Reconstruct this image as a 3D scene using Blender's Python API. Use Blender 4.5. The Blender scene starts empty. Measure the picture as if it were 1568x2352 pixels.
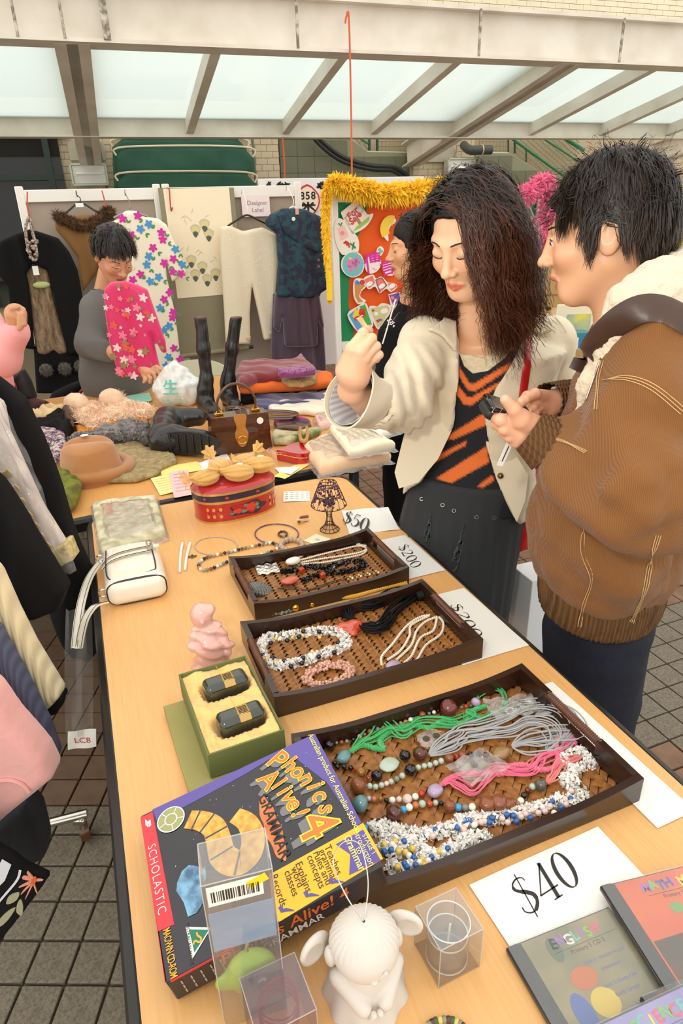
import bpy,math,random
import numpy as np
from mathutils import Vector,Matrix,Euler
random.seed(7);rng=np.random.default_rng(11)
S=bpy.context.scene;COL=S.collection
rad=math.radians
F_PX,PITCH,ROLL,EYE=1505.0,rad(24.68),rad(-1.73),1.52
_f=np.array([0,math.cos(PITCH),-math.sin(PITCH)]);_u=np.array([0,math.sin(PITCH),math.cos(PITCH)]);_r=np.array([1.,0,0])
RT=_r*math.cos(ROLL)+_u*math.sin(ROLL);UP=_u*math.cos(ROLL)-_r*math.sin(ROLL);FW=_f
cd=bpy.data.cameras.new('camera');cam=bpy.data.objects.new('camera',cd);COL.objects.link(cam)
cam.matrix_world=Matrix(((RT[0],UP[0],-FW[0],0),(RT[1],UP[1],-FW[1],0),(RT[2],UP[2],-FW[2],EYE),(0,0,0,1)))
cd.sensor_fit='VERTICAL';cd.sensor_height=36;cd.sensor_width=24;cd.lens=F_PX/2352*36
cd.clip_start=.02;cd.clip_end=200
S.camera=cam
wd=bpy.data.worlds.new('overcast_sky');S.world=wd;wd.use_nodes=True
nt=wd.node_tree;bg=nt.nodes['Background']
bg.inputs[0].default_value=(1.0,.985,.93,1);bg.inputs[1].default_value=1.6
def lamp(name,kind,loc,power,col,size,aim=None,**k):
 l=bpy.data.lights.new(name,kind);l.energy=power;l.color=col
 o=bpy.data.objects.new(name,l);COL.objects.link(o);o.location=loc
 if kind=='AREA':l.shape='RECTANGLE';l.size,l.size_y=size
 else:l.shadow_soft_size=size
 if aim is not None:o.rotation_euler=(Vector(aim)-Vector(loc)).to_track_quat('-Z','Y').to_euler()
 for a,b in k.items():setattr(l,a,b)
 return o
lamp('camera_flash','SPOT',(-.20,-.02,1.72),30,(1,.95,.88),.045,(.55,2.6,1.25),spot_size=rad(118),spot_blend=1.0)
V=S.view_settings
S.display_settings.display_device='sRGB';V.view_transform='Standard';V.look='None';V.gamma=1;V.use_curve_mapping=False
V.exposure=0
CAM=np.array([0,0,EYE])
def ray(px,py):return FW+RT*(px-784)/F_PX-UP*(py-1176)/F_PX
def zp(px,py,z):
 d=ray(px,py);return CAM+d*((z-EYE)/d[2])
def yp(px,py,y):
 d=ray(px,py);return CAM+d*(y/d[1])
def planep(px,py,P0,n):
 d=ray(px,py);n=np.array(n,float);return CAM+d*(((np.array(P0)-CAM)@n)/(d@n))
def lin(c):
 c=np.array(c[:3],float)/255;return tuple(np.where(c<=.04045,c/12.92,((c+.055)/1.055)**2.4))+(1.,)
def frame(o,yaw=0,pitch=0,roll=0):return Matrix.Translation(Vector(o))@Euler((rad(pitch),rad(roll),rad(yaw)),'XYZ').to_matrix().to_4x4()
def axes(o,x,y,z):return Matrix(((x[0],y[0],z[0],o[0]),(x[1],y[1],z[1],o[1]),(x[2],y[2],z[2],o[2]),(0,0,0,1)))
def unit(v):v=np.array(v,float);return v/np.linalg.norm(v)
def loc2(M,p):
 return np.array(M.inverted()@Vector(p))
class MB:
 def __init__(s,M=None):s.v=[];s.f=[];s.m=[];s.n=0;s.M=M;s.mi=0
 def add(s,vs,fs):
  vs=np.asarray(vs,float).reshape(-1,3)
  if s.M is not None:A=np.array(s.M);vs=vs@A[:3,:3].T+A[:3,3]
  s.v.append(vs);n=s.n
  s.f+=[tuple(i+n for i in f)for f in fs];s.m+=[s.mi]*len(fs);s.n+=len(vs);return s
 def box(s,c,d,b=0,R=None):
  c=np.array(c,float);h=np.array(d,float)/2
  if b<=0:
   v=[(x,y,z)for x in(-1,1)for y in(-1,1)for z in(-1,1)]
   v=np.array(v)*h;f=[(0,1,3,2),(4,6,7,5),(0,4,5,1),(2,3,7,6),(0,2,6,4),(1,5,7,3)]
  else:
   v=[];idx={}
   for x in(-1,1):
    for y in(-1,1):
     for z in(-1,1):
      sg=np.array((x,y,z))
      for a in range(3):
       e=h-b;e[a]=h[a];idx[(x,y,z,a)]=len(v);v.append(sg*e)
   f=[]
   for a in range(3):
    p,q=[(1,2),(2,0),(0,1)][a]
    for sa in(-1,1):
     L=[]
     for sp,sq in((-1,-1),(1,-1),(1,1),(-1,1)):
      k=[0,0,0];k[a]=sa;k[p]=sp;k[q]=sq;L.append(idx[(*k,a)])
     f.append(tuple(L if sa>0 else L[::-1]))
    for sp in(-1,1):
     for sq in(-1,1):
      k0=[0,0,0];k1=[0,0,0]
      k0[a]=-1;k1[a]=1;k0[p]=k1[p]=sp;k0[q]=k1[q]=sq
      L=[idx[(*k0,p)],idx[(*k1,p)],idx[(*k1,q)],idx[(*k0,q)]]
      f.append(tuple(L if sp*sq>0 else L[::-1])if False else tuple(L[::-1]if sp*sq>0 else L))
   for x in(-1,1):
    for y in(-1,1):
     for z in(-1,1):
      L=[idx[(x,y,z,a)]for a in range(3)]
      f.append(tuple(L if x*y*z>0 else L[::-1]))
   v=np.array(v)
  if R is not None:v=v@np.array(R)[:3,:3].T
  return s.add(v+c,f)
 def tube(s,pts,r,n=8,closed=False,caps=True,flat=1.,up=None):
  P=np.asarray(pts,float);K=len(P);r=np.broadcast_to(np.asarray(r,float),(K,))
  T=np.roll(P,-1,0)-np.roll(P,1,0)if closed else np.gradient(P,axis=0)
  T/=np.linalg.norm(T,axis=1)[:,None]+1e-12
  u=np.array(up,float)if up is not None else(np.array([0,0,1.])if abs(T[0][2])<.9 else np.array([1.,0,0]))
  V_=[];a=np.arange(n)*2*math.pi/n
  for k in range(K):
   if up is not None:u=np.array(up,float)
   x=np.cross(T[k],u);x/=np.linalg.norm(x)+1e-12;u=np.cross(x,T[k])
   V_.append(P[k]+r[k]*(np.cos(a)[:,None]*x+np.sin(a)[:,None]*u*flat))
  f=[];Q=K if closed else K-1
  for k in range(Q):
   A,B=k*n,((k+1)%K)*n
   for i in range(n):j=(i+1)%n;f.append((A+i,A+j,B+j,B+i))
  if caps and not closed:f.append(tuple(range(n))[::-1]);f.append(tuple(range((K-1)*n,K*n)))
  return s.add(np.concatenate(V_),f)
 def ball(s,c,r,nu=12,nv=8,R=None):
  r=np.broadcast_to(np.array(r,float),(3,));v=[(0,0,1)]
  for j in range(1,nv):
   t=math.pi*j/nv
   for i in range(nu):p=2*math.pi*i/nu;v.append((math.sin(t)*math.cos(p),math.sin(t)*math.sin(p),math.cos(t)))
  v.append((0,0,-1));v=np.array(v)*r;f=[]
  for i in range(nu):
   f.append((0,1+i,1+(i+1)%nu));e=1+(nv-2)*nu
   f.append((e+i,e+nu,e+(i+1)%nu))
   for j in range(nv-2):a=1+j*nu;b=a+nu;k=(i+1)%nu;f.append((a+i,b+i,b+k,a+k))
  if R is not None:v=v@np.array(R)[:3,:3].T
  return s.add(v+np.array(c),f)
 def lathe(s,prof,n=24,c=(0,0,0),sx=1,sy=1,fn=None):
  v=[];K=len(prof)
  for k,(r,z)in enumerate(prof):
   for i in range(n):
    a=2*math.pi*i/n;q=fn(a,k)if fn else 1
    v.append((c[0]+r*q*math.cos(a)*sx,c[1]+r*q*math.sin(a)*sy,c[2]+z))
  f=[(k*n+i,k*n+(i+1)%n,(k+1)*n+(i+1)%n,(k+1)*n+i)for k in range(K-1)for i in range(n)]
  f.append(tuple(range(n))[::-1]);f.append(tuple(range((K-1)*n,K*n)))
  return s.add(v,f)
 def prism(s,poly,z0,z1):
  a=sum(poly[i][0]*poly[(i+1)%len(poly)][1]-poly[(i+1)%len(poly)][0]*poly[i][1]for i in range(len(poly)))
  if a<0:poly=poly[::-1]
  n=len(poly);v=[(x,y,z0)for x,y in poly]+[(x,y,z1)for x,y in poly]
  f=[tuple(range(n))[::-1],tuple(range(n,2*n))]+[(i,(i+1)%n,n+(i+1)%n,n+i)for i in range(n)]
  return s.add(v,f)
 def sheet(s,fn,nu,nv,t=0):
  P=np.array([[fn(i/nu,j/nv)for j in range(nv+1)]for i in range(nu+1)],float)
  W=nv+1;f=[(i*W+j,(i+1)*W+j,(i+1)*W+j+1,i*W+j+1)for i in range(nu)for j in range(nv)]
  if not t:return s.add(P,f)
  N=np.cross(np.gradient(P,axis=0),np.gradient(P,axis=1));N/=np.linalg.norm(N,axis=2)[...,None]+1e-12
  B=P-N*t;o=(nu+1)*W;g=[tuple(o+k for k in q[::-1])for q in f]
  rim=[(i,0)for i in range(nu+1)]+[(nu,j)for j in range(1,nv+1)]+[(i,nv)for i in range(nu-1,-1,-1)]+[(0,j)for j in range(nv-1,0,-1)]
  id_=[i*W+j for i,j in rim];L=len(id_)
  e=[(id_[(k+1)%L],id_[k],o+id_[k],o+id_[(k+1)%L])for k in range(L)]
  return s.add(np.concatenate([P.reshape(-1,3),B.reshape(-1,3)]),f+g+e)
 def mesh(s,name,mats,smooth=38):
  me=bpy.data.meshes.new(name);me.from_pydata(np.concatenate(s.v).tolist()if s.v else[],[],s.f)
  for m in(mats if isinstance(mats,(list,tuple))else[mats]):me.materials.append(m)
  if any(s.m):me.polygons.foreach_set('material_index',s.m)
  if smooth:me.shade_smooth();me.set_sharp_from_angle(angle=rad(smooth))
  me.update();return me
 def build(s,name,mats,parent=None,smooth=38,world=False,**tags):
  me=s.mesh(name,mats,smooth);return put(me,name,parent,world,**tags)
MW={}
def put(me,name,parent=None,world=False,**tags):
 o=bpy.data.objects.new(name,me);COL.objects.link(o)
 if parent is not None:
  o.parent=parent;MW[o.name]=MW[parent.name]
  if world:me.transform(MW[parent.name].inverted())
 else:MW[o.name]=Matrix()
 for k,v in tags.items():o[k]=v
 return o
def thing(name,label,cat,M=None,group=None):
 o=bpy.data.objects.new(name,None);COL.objects.link(o);o.empty_display_size=.05
 if M is None:M=Matrix()
 if not isinstance(M,Matrix):M=frame(M)
 o.matrix_world=M;MW[o.name]=M.copy();o['label']=label;o['category']=cat
 if group:o['group']=group
 return o
def solo(o,label,cat,group=None,M=None):
 o['label']=label;o['category']=cat
 if group:o['group']=group
 return o
def recentre(o):
 me=o.data;n=len(me.vertices);a=np.empty(n*3);me.vertices.foreach_get('co',a);a=a.reshape(-1,3)
 c=Vector(((a[:,0].min()+a[:,0].max())/2,(a[:,1].min()+a[:,1].max())/2,a[:,2].min()))
 me.transform(Matrix.Translation(-c));o.location=c;MW[o.name]=Matrix.Translation(c);return o
f32=np.float32
def A3(*p):return np.array(p,f32)
def cap(P,a,b,ra,rb=None):
 rb=ra if rb is None else rb;a=np.asarray(a,f32);b=np.asarray(b,f32);pa=P-a;ba=b-a
 h=np.clip(pa@ba/(ba@ba+1e-12),0,1);return np.linalg.norm(pa-h[:,None]*ba,axis=1)-(ra+(rb-ra)*h)
def ell(P,c,r,R=None):
 q=P-np.asarray(c,f32)
 if R is not None:q=q@np.asarray(R,f32)
 r=np.asarray(r,f32);k0=np.linalg.norm(q/r,axis=1);k1=np.linalg.norm(q/(r*r),axis=1);return k0*(k0-1)/(k1+1e-9)
def rbox(P,c,h,r=0,R=None):
 q=P-np.asarray(c,f32)
 if R is not None:q=q@np.asarray(R,f32)
 q=np.abs(q)-np.asarray(h,f32)+r
 return np.linalg.norm(np.maximum(q,0),axis=1)+np.minimum(q.max(axis=1),0)-r
def smin(a,b,k):h=np.clip(.5+.5*(b-a)/k,0,1);return b+(a-b)*h-k*h*(1-h)
def smax(a,b,k):return-smin(-a,-b,k)
def chain(P,pts,k=.02):
 d=None
 for a,b in zip(pts[:-1],pts[1:]):
  e=cap(P,a[:3],b[:3],a[3],b[3]);d=e if d is None else smin(d,e,k)
 return d
def pdist(x,y,poly):
 poly=np.asarray(poly,f32);d=np.full(x.shape,1e9,f32);s=np.ones(x.shape,f32);n=len(poly)
 for i in range(n):
  a,b=poly[i],poly[i-1];e=b-a;wx=x-a[0];wy=y-a[1]
  h=np.clip((wx*e[0]+wy*e[1])/(e@e+1e-12),0,1);bx=wx-e[0]*h;by=wy-e[1]*h
  d=np.minimum(d,bx*bx+by*by);c1=y>=a[1];c2=y<b[1];c3=e[0]*wy>e[1]*wx
  s=np.where((c1&c2&c3)|(~c1&~c2&~c3),-s,s)
 return s*np.sqrt(d)
def rotm(yaw=0,pitch=0,roll=0):return np.array(Euler((rad(pitch),rad(roll),rad(yaw)),'XYZ').to_matrix(),f32)
_nr=np.random.default_rng(5);_nd=_nr.normal(size=(12,3));_nd/=np.linalg.norm(_nd,axis=1)[:,None];_np=_nr.uniform(0,6.28,12)
def noise(P,sc,seed=0):
 P=P/sc;o=0
 w=np.sin(P@_nd[seed%12]*2+_np[seed%12])*.9
 for k in range(4):i=(seed+k*3+1)%12;o=o+np.sin(P@_nd[i]*(2.2+1.3*k)+_np[i]+w*(1+k*.4))/(1+k*.5)
 return(o/2.2).astype(f32)
def nets(f,lo,hi,h,proj=True):
 lo=np.array(lo,f32);n=np.maximum(np.ceil((np.array(hi)-lo)/h/4).astype(int),1)*4+1;c=(n-1)//4
 g=[lo[i]+h*4*(np.arange(c[i])+.5).astype(f32)for i in range(3)]
 X=np.stack(np.meshgrid(*g,indexing='ij'),-1).reshape(-1,3);dc=f(X.astype(f32)).reshape(c)
 D=np.repeat(np.repeat(np.repeat(dc,4,0),4,1),4,2);D=np.pad(D,((0,1),)*3,mode='edge').astype(f32)
 nc=np.abs(dc)<h*5.5;N_=np.repeat(np.repeat(np.repeat(nc,4,0),4,1),4,2);N_=np.pad(N_,((0,1),)*3,mode='edge')
 N_[:-1]|=N_[1:];N_[:,:-1]|=N_[:,1:];N_[:,:,:-1]|=N_[:,:,1:];N_[1:]|=N_[:-1];N_[:,1:]|=N_[:,:-1];N_[:,:,1:]|=N_[:,:,:-1]
 I=np.argwhere(N_);D[N_]=f((lo+I*h).astype(f32))
 D[0]=np.maximum(D[0],.001);D[-1]=np.maximum(D[-1],.001);D[:,0]=np.maximum(D[:,0],.001);D[:,-1]=np.maximum(D[:,-1],.001);D[:,:,0]=np.maximum(D[:,:,0],.001);D[:,:,-1]=np.maximum(D[:,:,-1],.001)
 s=D<0;k=np.zeros(np.array(s.shape)-1,int)
 for a in(0,1):
  for b in(0,1):
   for e in(0,1):k+=s[a:s.shape[0]-1+a,b:s.shape[1]-1+b,e:s.shape[2]-1+e]
 act=np.argwhere((k>0)&(k<8));idx=-np.ones(k.shape,int);idx[tuple(act.T)]=np.arange(len(act))
 acc=np.zeros((len(act),3));cnt=np.zeros(len(act))
 for ax in range(3):
  o1,o2=[j for j in range(3)if j!=ax]
  for a in(0,1):
   for b in(0,1):
    p=act.copy();p[:,o1]+=a;p[:,o2]+=b;q=p.copy();q[:,ax]+=1
    dp=D[tuple(p.T)];dq=D[tuple(q.T)];m=(dp<0)!=(dq<0)
    t=dp/np.where(m,dp-dq,1);pos=p.astype(float);pos[:,ax]+=t
    acc[m]+=pos[m];cnt[m]+=1
 v=(lo+h*acc/cnt[:,None]).astype(f32);Q=[]
 for ax in range(3):
  o1,o2=(ax+1)%3,(ax+2)%3
  sl=[slice(None)]*3;sl2=[slice(None)]*3;sl[ax]=slice(0,-1);sl2[ax]=slice(1,None)
  A,B=s[tuple(sl)],s[tuple(sl2)];E=np.argwhere(A!=B);E=E[(E[:,o1]>0)&(E[:,o2]>0)&(E[:,o1]<k.shape[o1])&(E[:,o2]<k.shape[o2])]
  fl=A[tuple(E.T)];L=[]
  for a,b in((1,1),(0,1),(0,0),(1,0)):
   p=E.copy();p[:,o1]-=a;p[:,o2]-=b;L.append(idx[tuple(p.T)])
  q=np.stack(L,1);q[~fl]=q[~fl][:,::-1];Q.append(q)
 Q=np.concatenate(Q);Q=Q[(Q>=0).all(1)]
 if proj and len(v):
  e=h*.3;d=f(v);G=np.stack([f(v+A3(e,0,0))-d,f(v+A3(0,e,0))-d,f(v+A3(0,0,e))-d],1)/e
  G2=(G*G).sum(1)+1e-6;mv=np.clip(d/G2,-h,h)[:,None]*G;v=v-mv
 return v,Q
def rawmesh(name,v,q,mats,col=None,mi=None,smooth=True):
 me=bpy.data.meshes.new(name);k=q.shape[1];me.vertices.add(len(v));me.vertices.foreach_set('co',np.asarray(v,f32).ravel())
 me.loops.add(q.size);me.loops.foreach_set('vertex_index',q.ravel().astype(np.int32))
 me.polygons.add(len(q));me.polygons.foreach_set('loop_start',np.arange(len(q),dtype=np.int32)*k)
 if mi is not None:me.polygons.foreach_set('material_index',np.asarray(mi,np.int32))
 for m in(mats if isinstance(mats,(list,tuple))else[mats]):me.materials.append(m)
 me.update(calc_edges=True);me.validate()
 if smooth:me.shade_smooth()
 if col is not None:
  ca=me.color_attributes.new('Col','FLOAT_COLOR','POINT');c=np.ones((len(v),4),f32);c[:,:3]=col;ca.data.foreach_set('color',c.ravel())
 return me
def blob(name,f,lo,hi,h,mats,parent=None,M=None,col=None,mi=None,world=False,**tags):
 """one closed mesh from an implicit function; M places local results in the world"""
 v,q=nets(f,lo,hi,h);c=col(v)if col else None
 m_i=mi(v[q].mean(1))if mi else None
 me=rawmesh(name,v,q,mats,c,m_i)
 if M is not None:me.transform(M)
 return put(me,name,parent,world,**tags)
def soft(name,poly,t,h,mats,parent=None,M=None,folds=None,rnd=None,world=True,edge=0,**tags):
 """a cloth slab: outline poly in the local xy plane, half thickness t, relief folds(x, y) added to the +z face"""
 poly=np.array(poly,float);lo=poly.min(0);hi=poly.max(0);rnd=min(t*.95,.02)if rnd is None else rnd;mx=2*t+.02
 def f(P):
  d=pdist(P[:,0],P[:,1],poly)+rnd
  if edge:d=d+edge*noise(P,edge*6,3)
  w=P[:,2];tt=t
  if folds is not None:fo=folds(P[:,0],P[:,1]);w=np.where(w>0,w-np.maximum(fo,-t*.6),w-np.clip(fo,-t*.3,t*.3)*.3)
  w=np.abs(w)-tt+rnd
  o=np.sqrt(np.maximum(d,0)**2+np.maximum(w,0)**2)+np.minimum(np.maximum(d,w),0)-rnd
  return o*.8
 return blob(name,f,(*(lo-.01),-t-.012),(*(hi+.01),t+mx),h,mats,parent,M,world=world,**tags)
MATS={}
def mat(name,col,rough=.6,metal=0,bump=None,var=None,attr=False,wave=None,**k):
 """col in sRGB 0..255. bump=(scale, strength), var=(scale, other colour, contrast), wave=(scale, strength, axis, colour or None)"""
 if name in MATS:return MATS[name]
 m=bpy.data.materials.new(name);m.use_nodes=True;T=m.node_tree;N=T.nodes;L=T.links;b=N['Principled BSDF']
 b.inputs['Base Color'].default_value=lin(col);b.inputs['Roughness'].default_value=rough;b.inputs['Metallic'].default_value=metal
 tc=N.new('ShaderNodeTexCoord');src=tc.outputs['Object'];cur=None
 if attr:
  a=N.new('ShaderNodeVertexColor');a.layer_name='Col';cur=a.outputs[0]
 def mixc(fac,a,c):
  x=N.new('ShaderNodeMix');x.data_type='RGBA';L.new(fac,x.inputs[0])
  if a is None:x.inputs[6].default_value=lin(col)
  else:L.new(a,x.inputs[6])
  x.inputs[7].default_value=lin(c);return x.outputs[2]
 if var:
  n=N.new('ShaderNodeTexNoise');n.inputs['Scale'].default_value=var[0];n.inputs['Detail'].default_value=4
  if k.get('stretch'):
   mp=N.new('ShaderNodeMapping');mp.inputs['Scale'].default_value=k['stretch'];L.new(src,mp.inputs[0]);L.new(mp.outputs[0],n.inputs[0])
  else:L.new(src,n.inputs[0])
  r=N.new('ShaderNodeValToRGB');cth=var[2]if len(var)>2 else.25;r.color_ramp.elements[0].position=.5-cth/2;r.color_ramp.elements[1].position=.5+cth/2
  L.new(n.outputs[0],r.inputs[0]);cur=mixc(r.outputs[0],cur,var[1])
 hgt=None
 if wave:
  w=N.new('ShaderNodeTexWave');w.inputs['Scale'].default_value=wave[0];w.bands_direction=wave[2];w.inputs['Distortion'].default_value=wave[4]if len(wave)>4 else.6;w.inputs['Detail Scale'].default_value=1
  L.new(src,w.inputs[0]);hgt=(w.outputs[1],wave[1])
  if len(wave)>3 and wave[3]:cur=mixc(w.outputs[1],cur,wave[3])
 if cur is not None:L.new(cur,b.inputs['Base Color'])
 last=None
 for hh in([hgt]if hgt else[])+([bump]if bump else[]):
  if isinstance(hh[0],(int,float)):
   n=N.new('ShaderNodeTexNoise');n.inputs['Scale'].default_value=hh[0];n.inputs['Detail'].default_value=5
   if k.get('bstretch'):mp=N.new('ShaderNodeMapping');mp.inputs['Scale'].default_value=k['bstretch'];L.new(src,mp.inputs[0]);L.new(mp.outputs[0],n.inputs[0])
   else:L.new(src,n.inputs[0])
   out=n.outputs[0]
  else:out=hh[0]
  bp=N.new('ShaderNodeBump');bp.inputs['Strength'].default_value=min(hh[1],1);bp.inputs['Distance'].default_value=.002*max(1,hh[1]);L.new(out,bp.inputs['Height'])
  if last:L.new(last,bp.inputs['Normal'])
  last=bp.outputs[0]
 if last:L.new(last,b.inputs['Normal'])
 for a,v in dict(sheen='Sheen Weight',coat='Coat Weight',trans='Transmission Weight',sss='Subsurface Weight',spec='Specular IOR Level',alpha='Alpha',ior='IOR',coatr='Coat Roughness').items():
  if a in k:b.inputs[v].default_value=k[a]
 if 'sss' in k:b.inputs['Subsurface Radius'].default_value=(1,.35,.2);b.inputs['Subsurface Scale'].default_value=k.get('sscale',.01)
 if 'emit' in k:b.inputs['Emission Color'].default_value=lin(k.get('ecol',col));b.inputs['Emission Strength'].default_value=k['emit']
 MATS[name]=m;return m
def film(name,tint=(255,255,255),rough=.08,gloss=.18,haze=.06,bump=None):
 """thin clear film: mostly see-through, with gloss and a little milky haze"""
 if name in MATS:return MATS[name]
 m=bpy.data.materials.new(name);m.use_nodes=True;T=m.node_tree;N=T.nodes;L=T.links;N.remove(N['Principled BSDF']);out=N['Material Output']
 t=N.new('ShaderNodeBsdfTransparent');t.inputs[0].default_value=lin(tint);g=N.new('ShaderNodeBsdfGlossy');g.inputs['Roughness'].default_value=rough
 d=N.new('ShaderNodeBsdfDiffuse');d.inputs[0].default_value=(.9,.9,.9,1)
 fr=N.new('ShaderNodeLayerWeight');fr.inputs[0].default_value=.5;pw=N.new('ShaderNodeMath');pw.operation='POWER';pw.inputs[1].default_value=3.5;L.new(fr.outputs['Facing'],pw.inputs[0])
 a=N.new('ShaderNodeMath');a.operation='MULTIPLY_ADD';a.inputs[1].default_value=.55;a.inputs[2].default_value=gloss*.12;a.use_clamp=True;L.new(pw.outputs[0],a.inputs[0])
 m1=N.new('ShaderNodeMixShader');m1.inputs[0].default_value=haze;L.new(t.outputs[0],m1.inputs[1]);L.new(d.outputs[0],m1.inputs[2])
 m2=N.new('ShaderNodeMixShader');L.new(a.outputs[0],m2.inputs[0]);L.new(m1.outputs[0],m2.inputs[1]);L.new(g.outputs[0],m2.inputs[2]);L.new(m2.outputs[0],out.inputs[0])
 if bump:
  tc=N.new('ShaderNodeTexCoord');n=N.new('ShaderNodeTexNoise');n.inputs['Scale'].default_value=bump[0];L.new(tc.outputs['Object'],n.inputs[0])
  bp=N.new('ShaderNodeBump');bp.inputs['Strength'].default_value=bump[1];bp.inputs['Distance'].default_value=.004;L.new(n.outputs[0],bp.inputs['Height'])
  for q in(g,fr):L.new(bp.outputs[0],q.inputs['Normal'])
 MATS[name]=m;return m
def text_geo(s,size=1.,bold=0,shear=0,align='CENTER',space=1.):
 c=bpy.data.curves.new('t','FONT');c.body=s;c.size=size;c.shear=shear;c.offset=bold*size;c.align_x=align;c.align_y='CENTER';c.space_character=space;c.resolution_u=3
 o=bpy.data.objects.new('t',c);COL.objects.link(o);bpy.context.view_layer.update();me=bpy.data.meshes.new_from_object(o)
 v=np.array([x.co[:]for x in me.vertices]).reshape(-1,3);f=[tuple(p.vertices)for p in me.polygons]
 bpy.data.objects.remove(o);bpy.data.curves.remove(c);bpy.data.meshes.remove(me);return v,f
def put_text(mb,s,x,y,z=0,size=.01,ang=0,bold=0,shear=0,align='CENTER',space=1.,sx=1.,warp=None):
 v,f=text_geo(s,size,bold,shear,align,space)
 if not len(v):return
 v[:,0]*=sx
 if warp:v=warp(v)
 a=rad(ang);R=np.array([[math.cos(a),-math.sin(a),0],[math.sin(a),math.cos(a),0],[0,0,1]]);mb.add(v@R.T+np.array([x,y,z]),f)
def pen(mb,pts,w,z=0,M=None):
 P=np.array(pts,float);w=np.broadcast_to(np.array(w,float),(len(P),));T=np.gradient(P,axis=0);T/=np.linalg.norm(T,axis=1)[:,None]+1e-9
 n=np.stack([-T[:,1],T[:,0]],1);A=P+n*w[:,None]/2;B=P-n*w[:,None]/2;K=len(P)
 v=np.concatenate([np.c_[A,np.full(K,z)],np.c_[B,np.full(K,z)]]);mb.add(v,[(K+i,K+i+1,i+1,i)for i in range(K-1)])
def smooth(pts,n=8,closed=False):
 P=np.array(pts,float);K=len(P);o=[]
 for i in range(K if closed else K-1):
  a,b,c,d=(P[(i-1)%K],P[i],P[(i+1)%K],P[(i+2)%K])if closed else(P[max(i-1,0)],P[i],P[i+1],P[min(i+2,K-1)])
  for j in range(n):t=j/n;o.append(.5*((2*b)+(-a+c)*t+(2*a-5*b+4*c-d)*t*t+(-a+3*b-3*c+d)*t**3))
 if not closed:o.append(P[-1])
 return np.array(o)
# ================================================================ the covered yard: floor, walls, canopy
WY=18.0;WA=np.array([math.cos(rad(WY)),math.sin(rad(WY)),0]);WN=np.array([-math.sin(rad(WY)),math.cos(rad(WY)),0])
def wall_frame(d):return axes(WN*d,WA,np.array([0,0,1]),-WN)
def onwall(px,py,d):p=planep(px,py,WN*d,WN);return float(p@WA),float(p[2])
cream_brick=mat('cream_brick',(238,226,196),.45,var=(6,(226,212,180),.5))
shade_brick=mat('shaded_cream_brick',(206,190,158),.5,var=(6,(190,174,142),.5))  # cream brick with the shade under the canopy put into its colour
mortar=mat('mortar',(196,176,146),.9)
white_paint=mat('white_painted_steel',(232,224,210),.42,var=(3,(214,203,186),.35),bump=(60,.05))
floor_o=MB().box((1,4.5,-.03),(16,15,.036)).build('floor',mat('grout',(112,98,78),.95,bump=(90,.2)),kind='structure')
pv_b=mat('brown_paver',(124,99,77),.85,var=(14,(96,74,56),.6),bump=(260,.35))
pv_g=mat('grey_paver',(130,120,103),.85,var=(180,(100,91,78),.3),bump=(260,.35))
pv_t=mat('terracotta_paver',(142,110,88),.85,var=(14,(110,82,64),.6),bump=(260,.35))
tile_me=[MB().box((0,0,-.006),(.089,.089,.016),.0022).mesh('tile',m)for m in(pv_b,pv_g,pv_t)]
def pave(zones,limit):
 L=[]
 for yaw,o,x0,x1,y0,y1,rule in zones:
  M=frame((*o,0),yaw)
  for i in range(int(x0/.095),int(x1/.095)):
   for j in range(int(y0/.095),int(y1/.095)):
    p=M@Vector((i*.095+.0475,j*.095+.0475,0));k=rule(p.x,p.y,i,j)
    if k is not None:L.append((p.length,p,yaw,k))
 L.sort(key=lambda t:t[0]);r2=random.Random(3)
 for d,p,yaw,k in L[:limit]:
  t=put(tile_me[k],'tile',floor_o);t.location=(p.x,p.y,.0+r2.uniform(-.0008,.0008));t.rotation_euler=(r2.uniform(-.008,.008),r2.uniform(-.008,.008),rad(yaw))
 for k in range(3):
  mb=MB()
  for d,p,yaw,q in L[limit:]:
   if q==k:mb.M=frame(p,yaw);mb.box((0,0,-.006),(.089,.089,.016))
  if mb.n:o=mb.build('tile',(pv_b,pv_g,pv_t)[k],floor_o);o['kind']='stuff'
def rl(x,y,i,j):
 if x>-.1-.45*max(0,y-.4)+.1 or x<-1.25 or y<-.1:return None
 return(1 if y<1.4 else 0)
def rr(x,y,i,j):
 if x<.35-.36*(y-.9)or(x<.42 and y<1.0):return None
 if x>.55+y*.62:return None
 b=(y-.36*x>1.75)or(j in(4,5)and i<9)
 return 2 if b else 1
pave([(-2,(0,0),-1.4,.2,-.2,2.2,rl),(21,(.4,.7),-.8,4.5,-.4,6.5,rr)],300)
wb=MB(wall_frame(9.96)).box((4,3,-.1),(34,8,.2)).build('wall_back',mortar,smooth=0,kind='structure')
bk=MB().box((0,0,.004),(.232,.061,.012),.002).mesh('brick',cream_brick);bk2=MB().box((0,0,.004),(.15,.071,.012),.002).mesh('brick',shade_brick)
WR=wall_frame(9.95).to_3x3().to_4x4()
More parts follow.
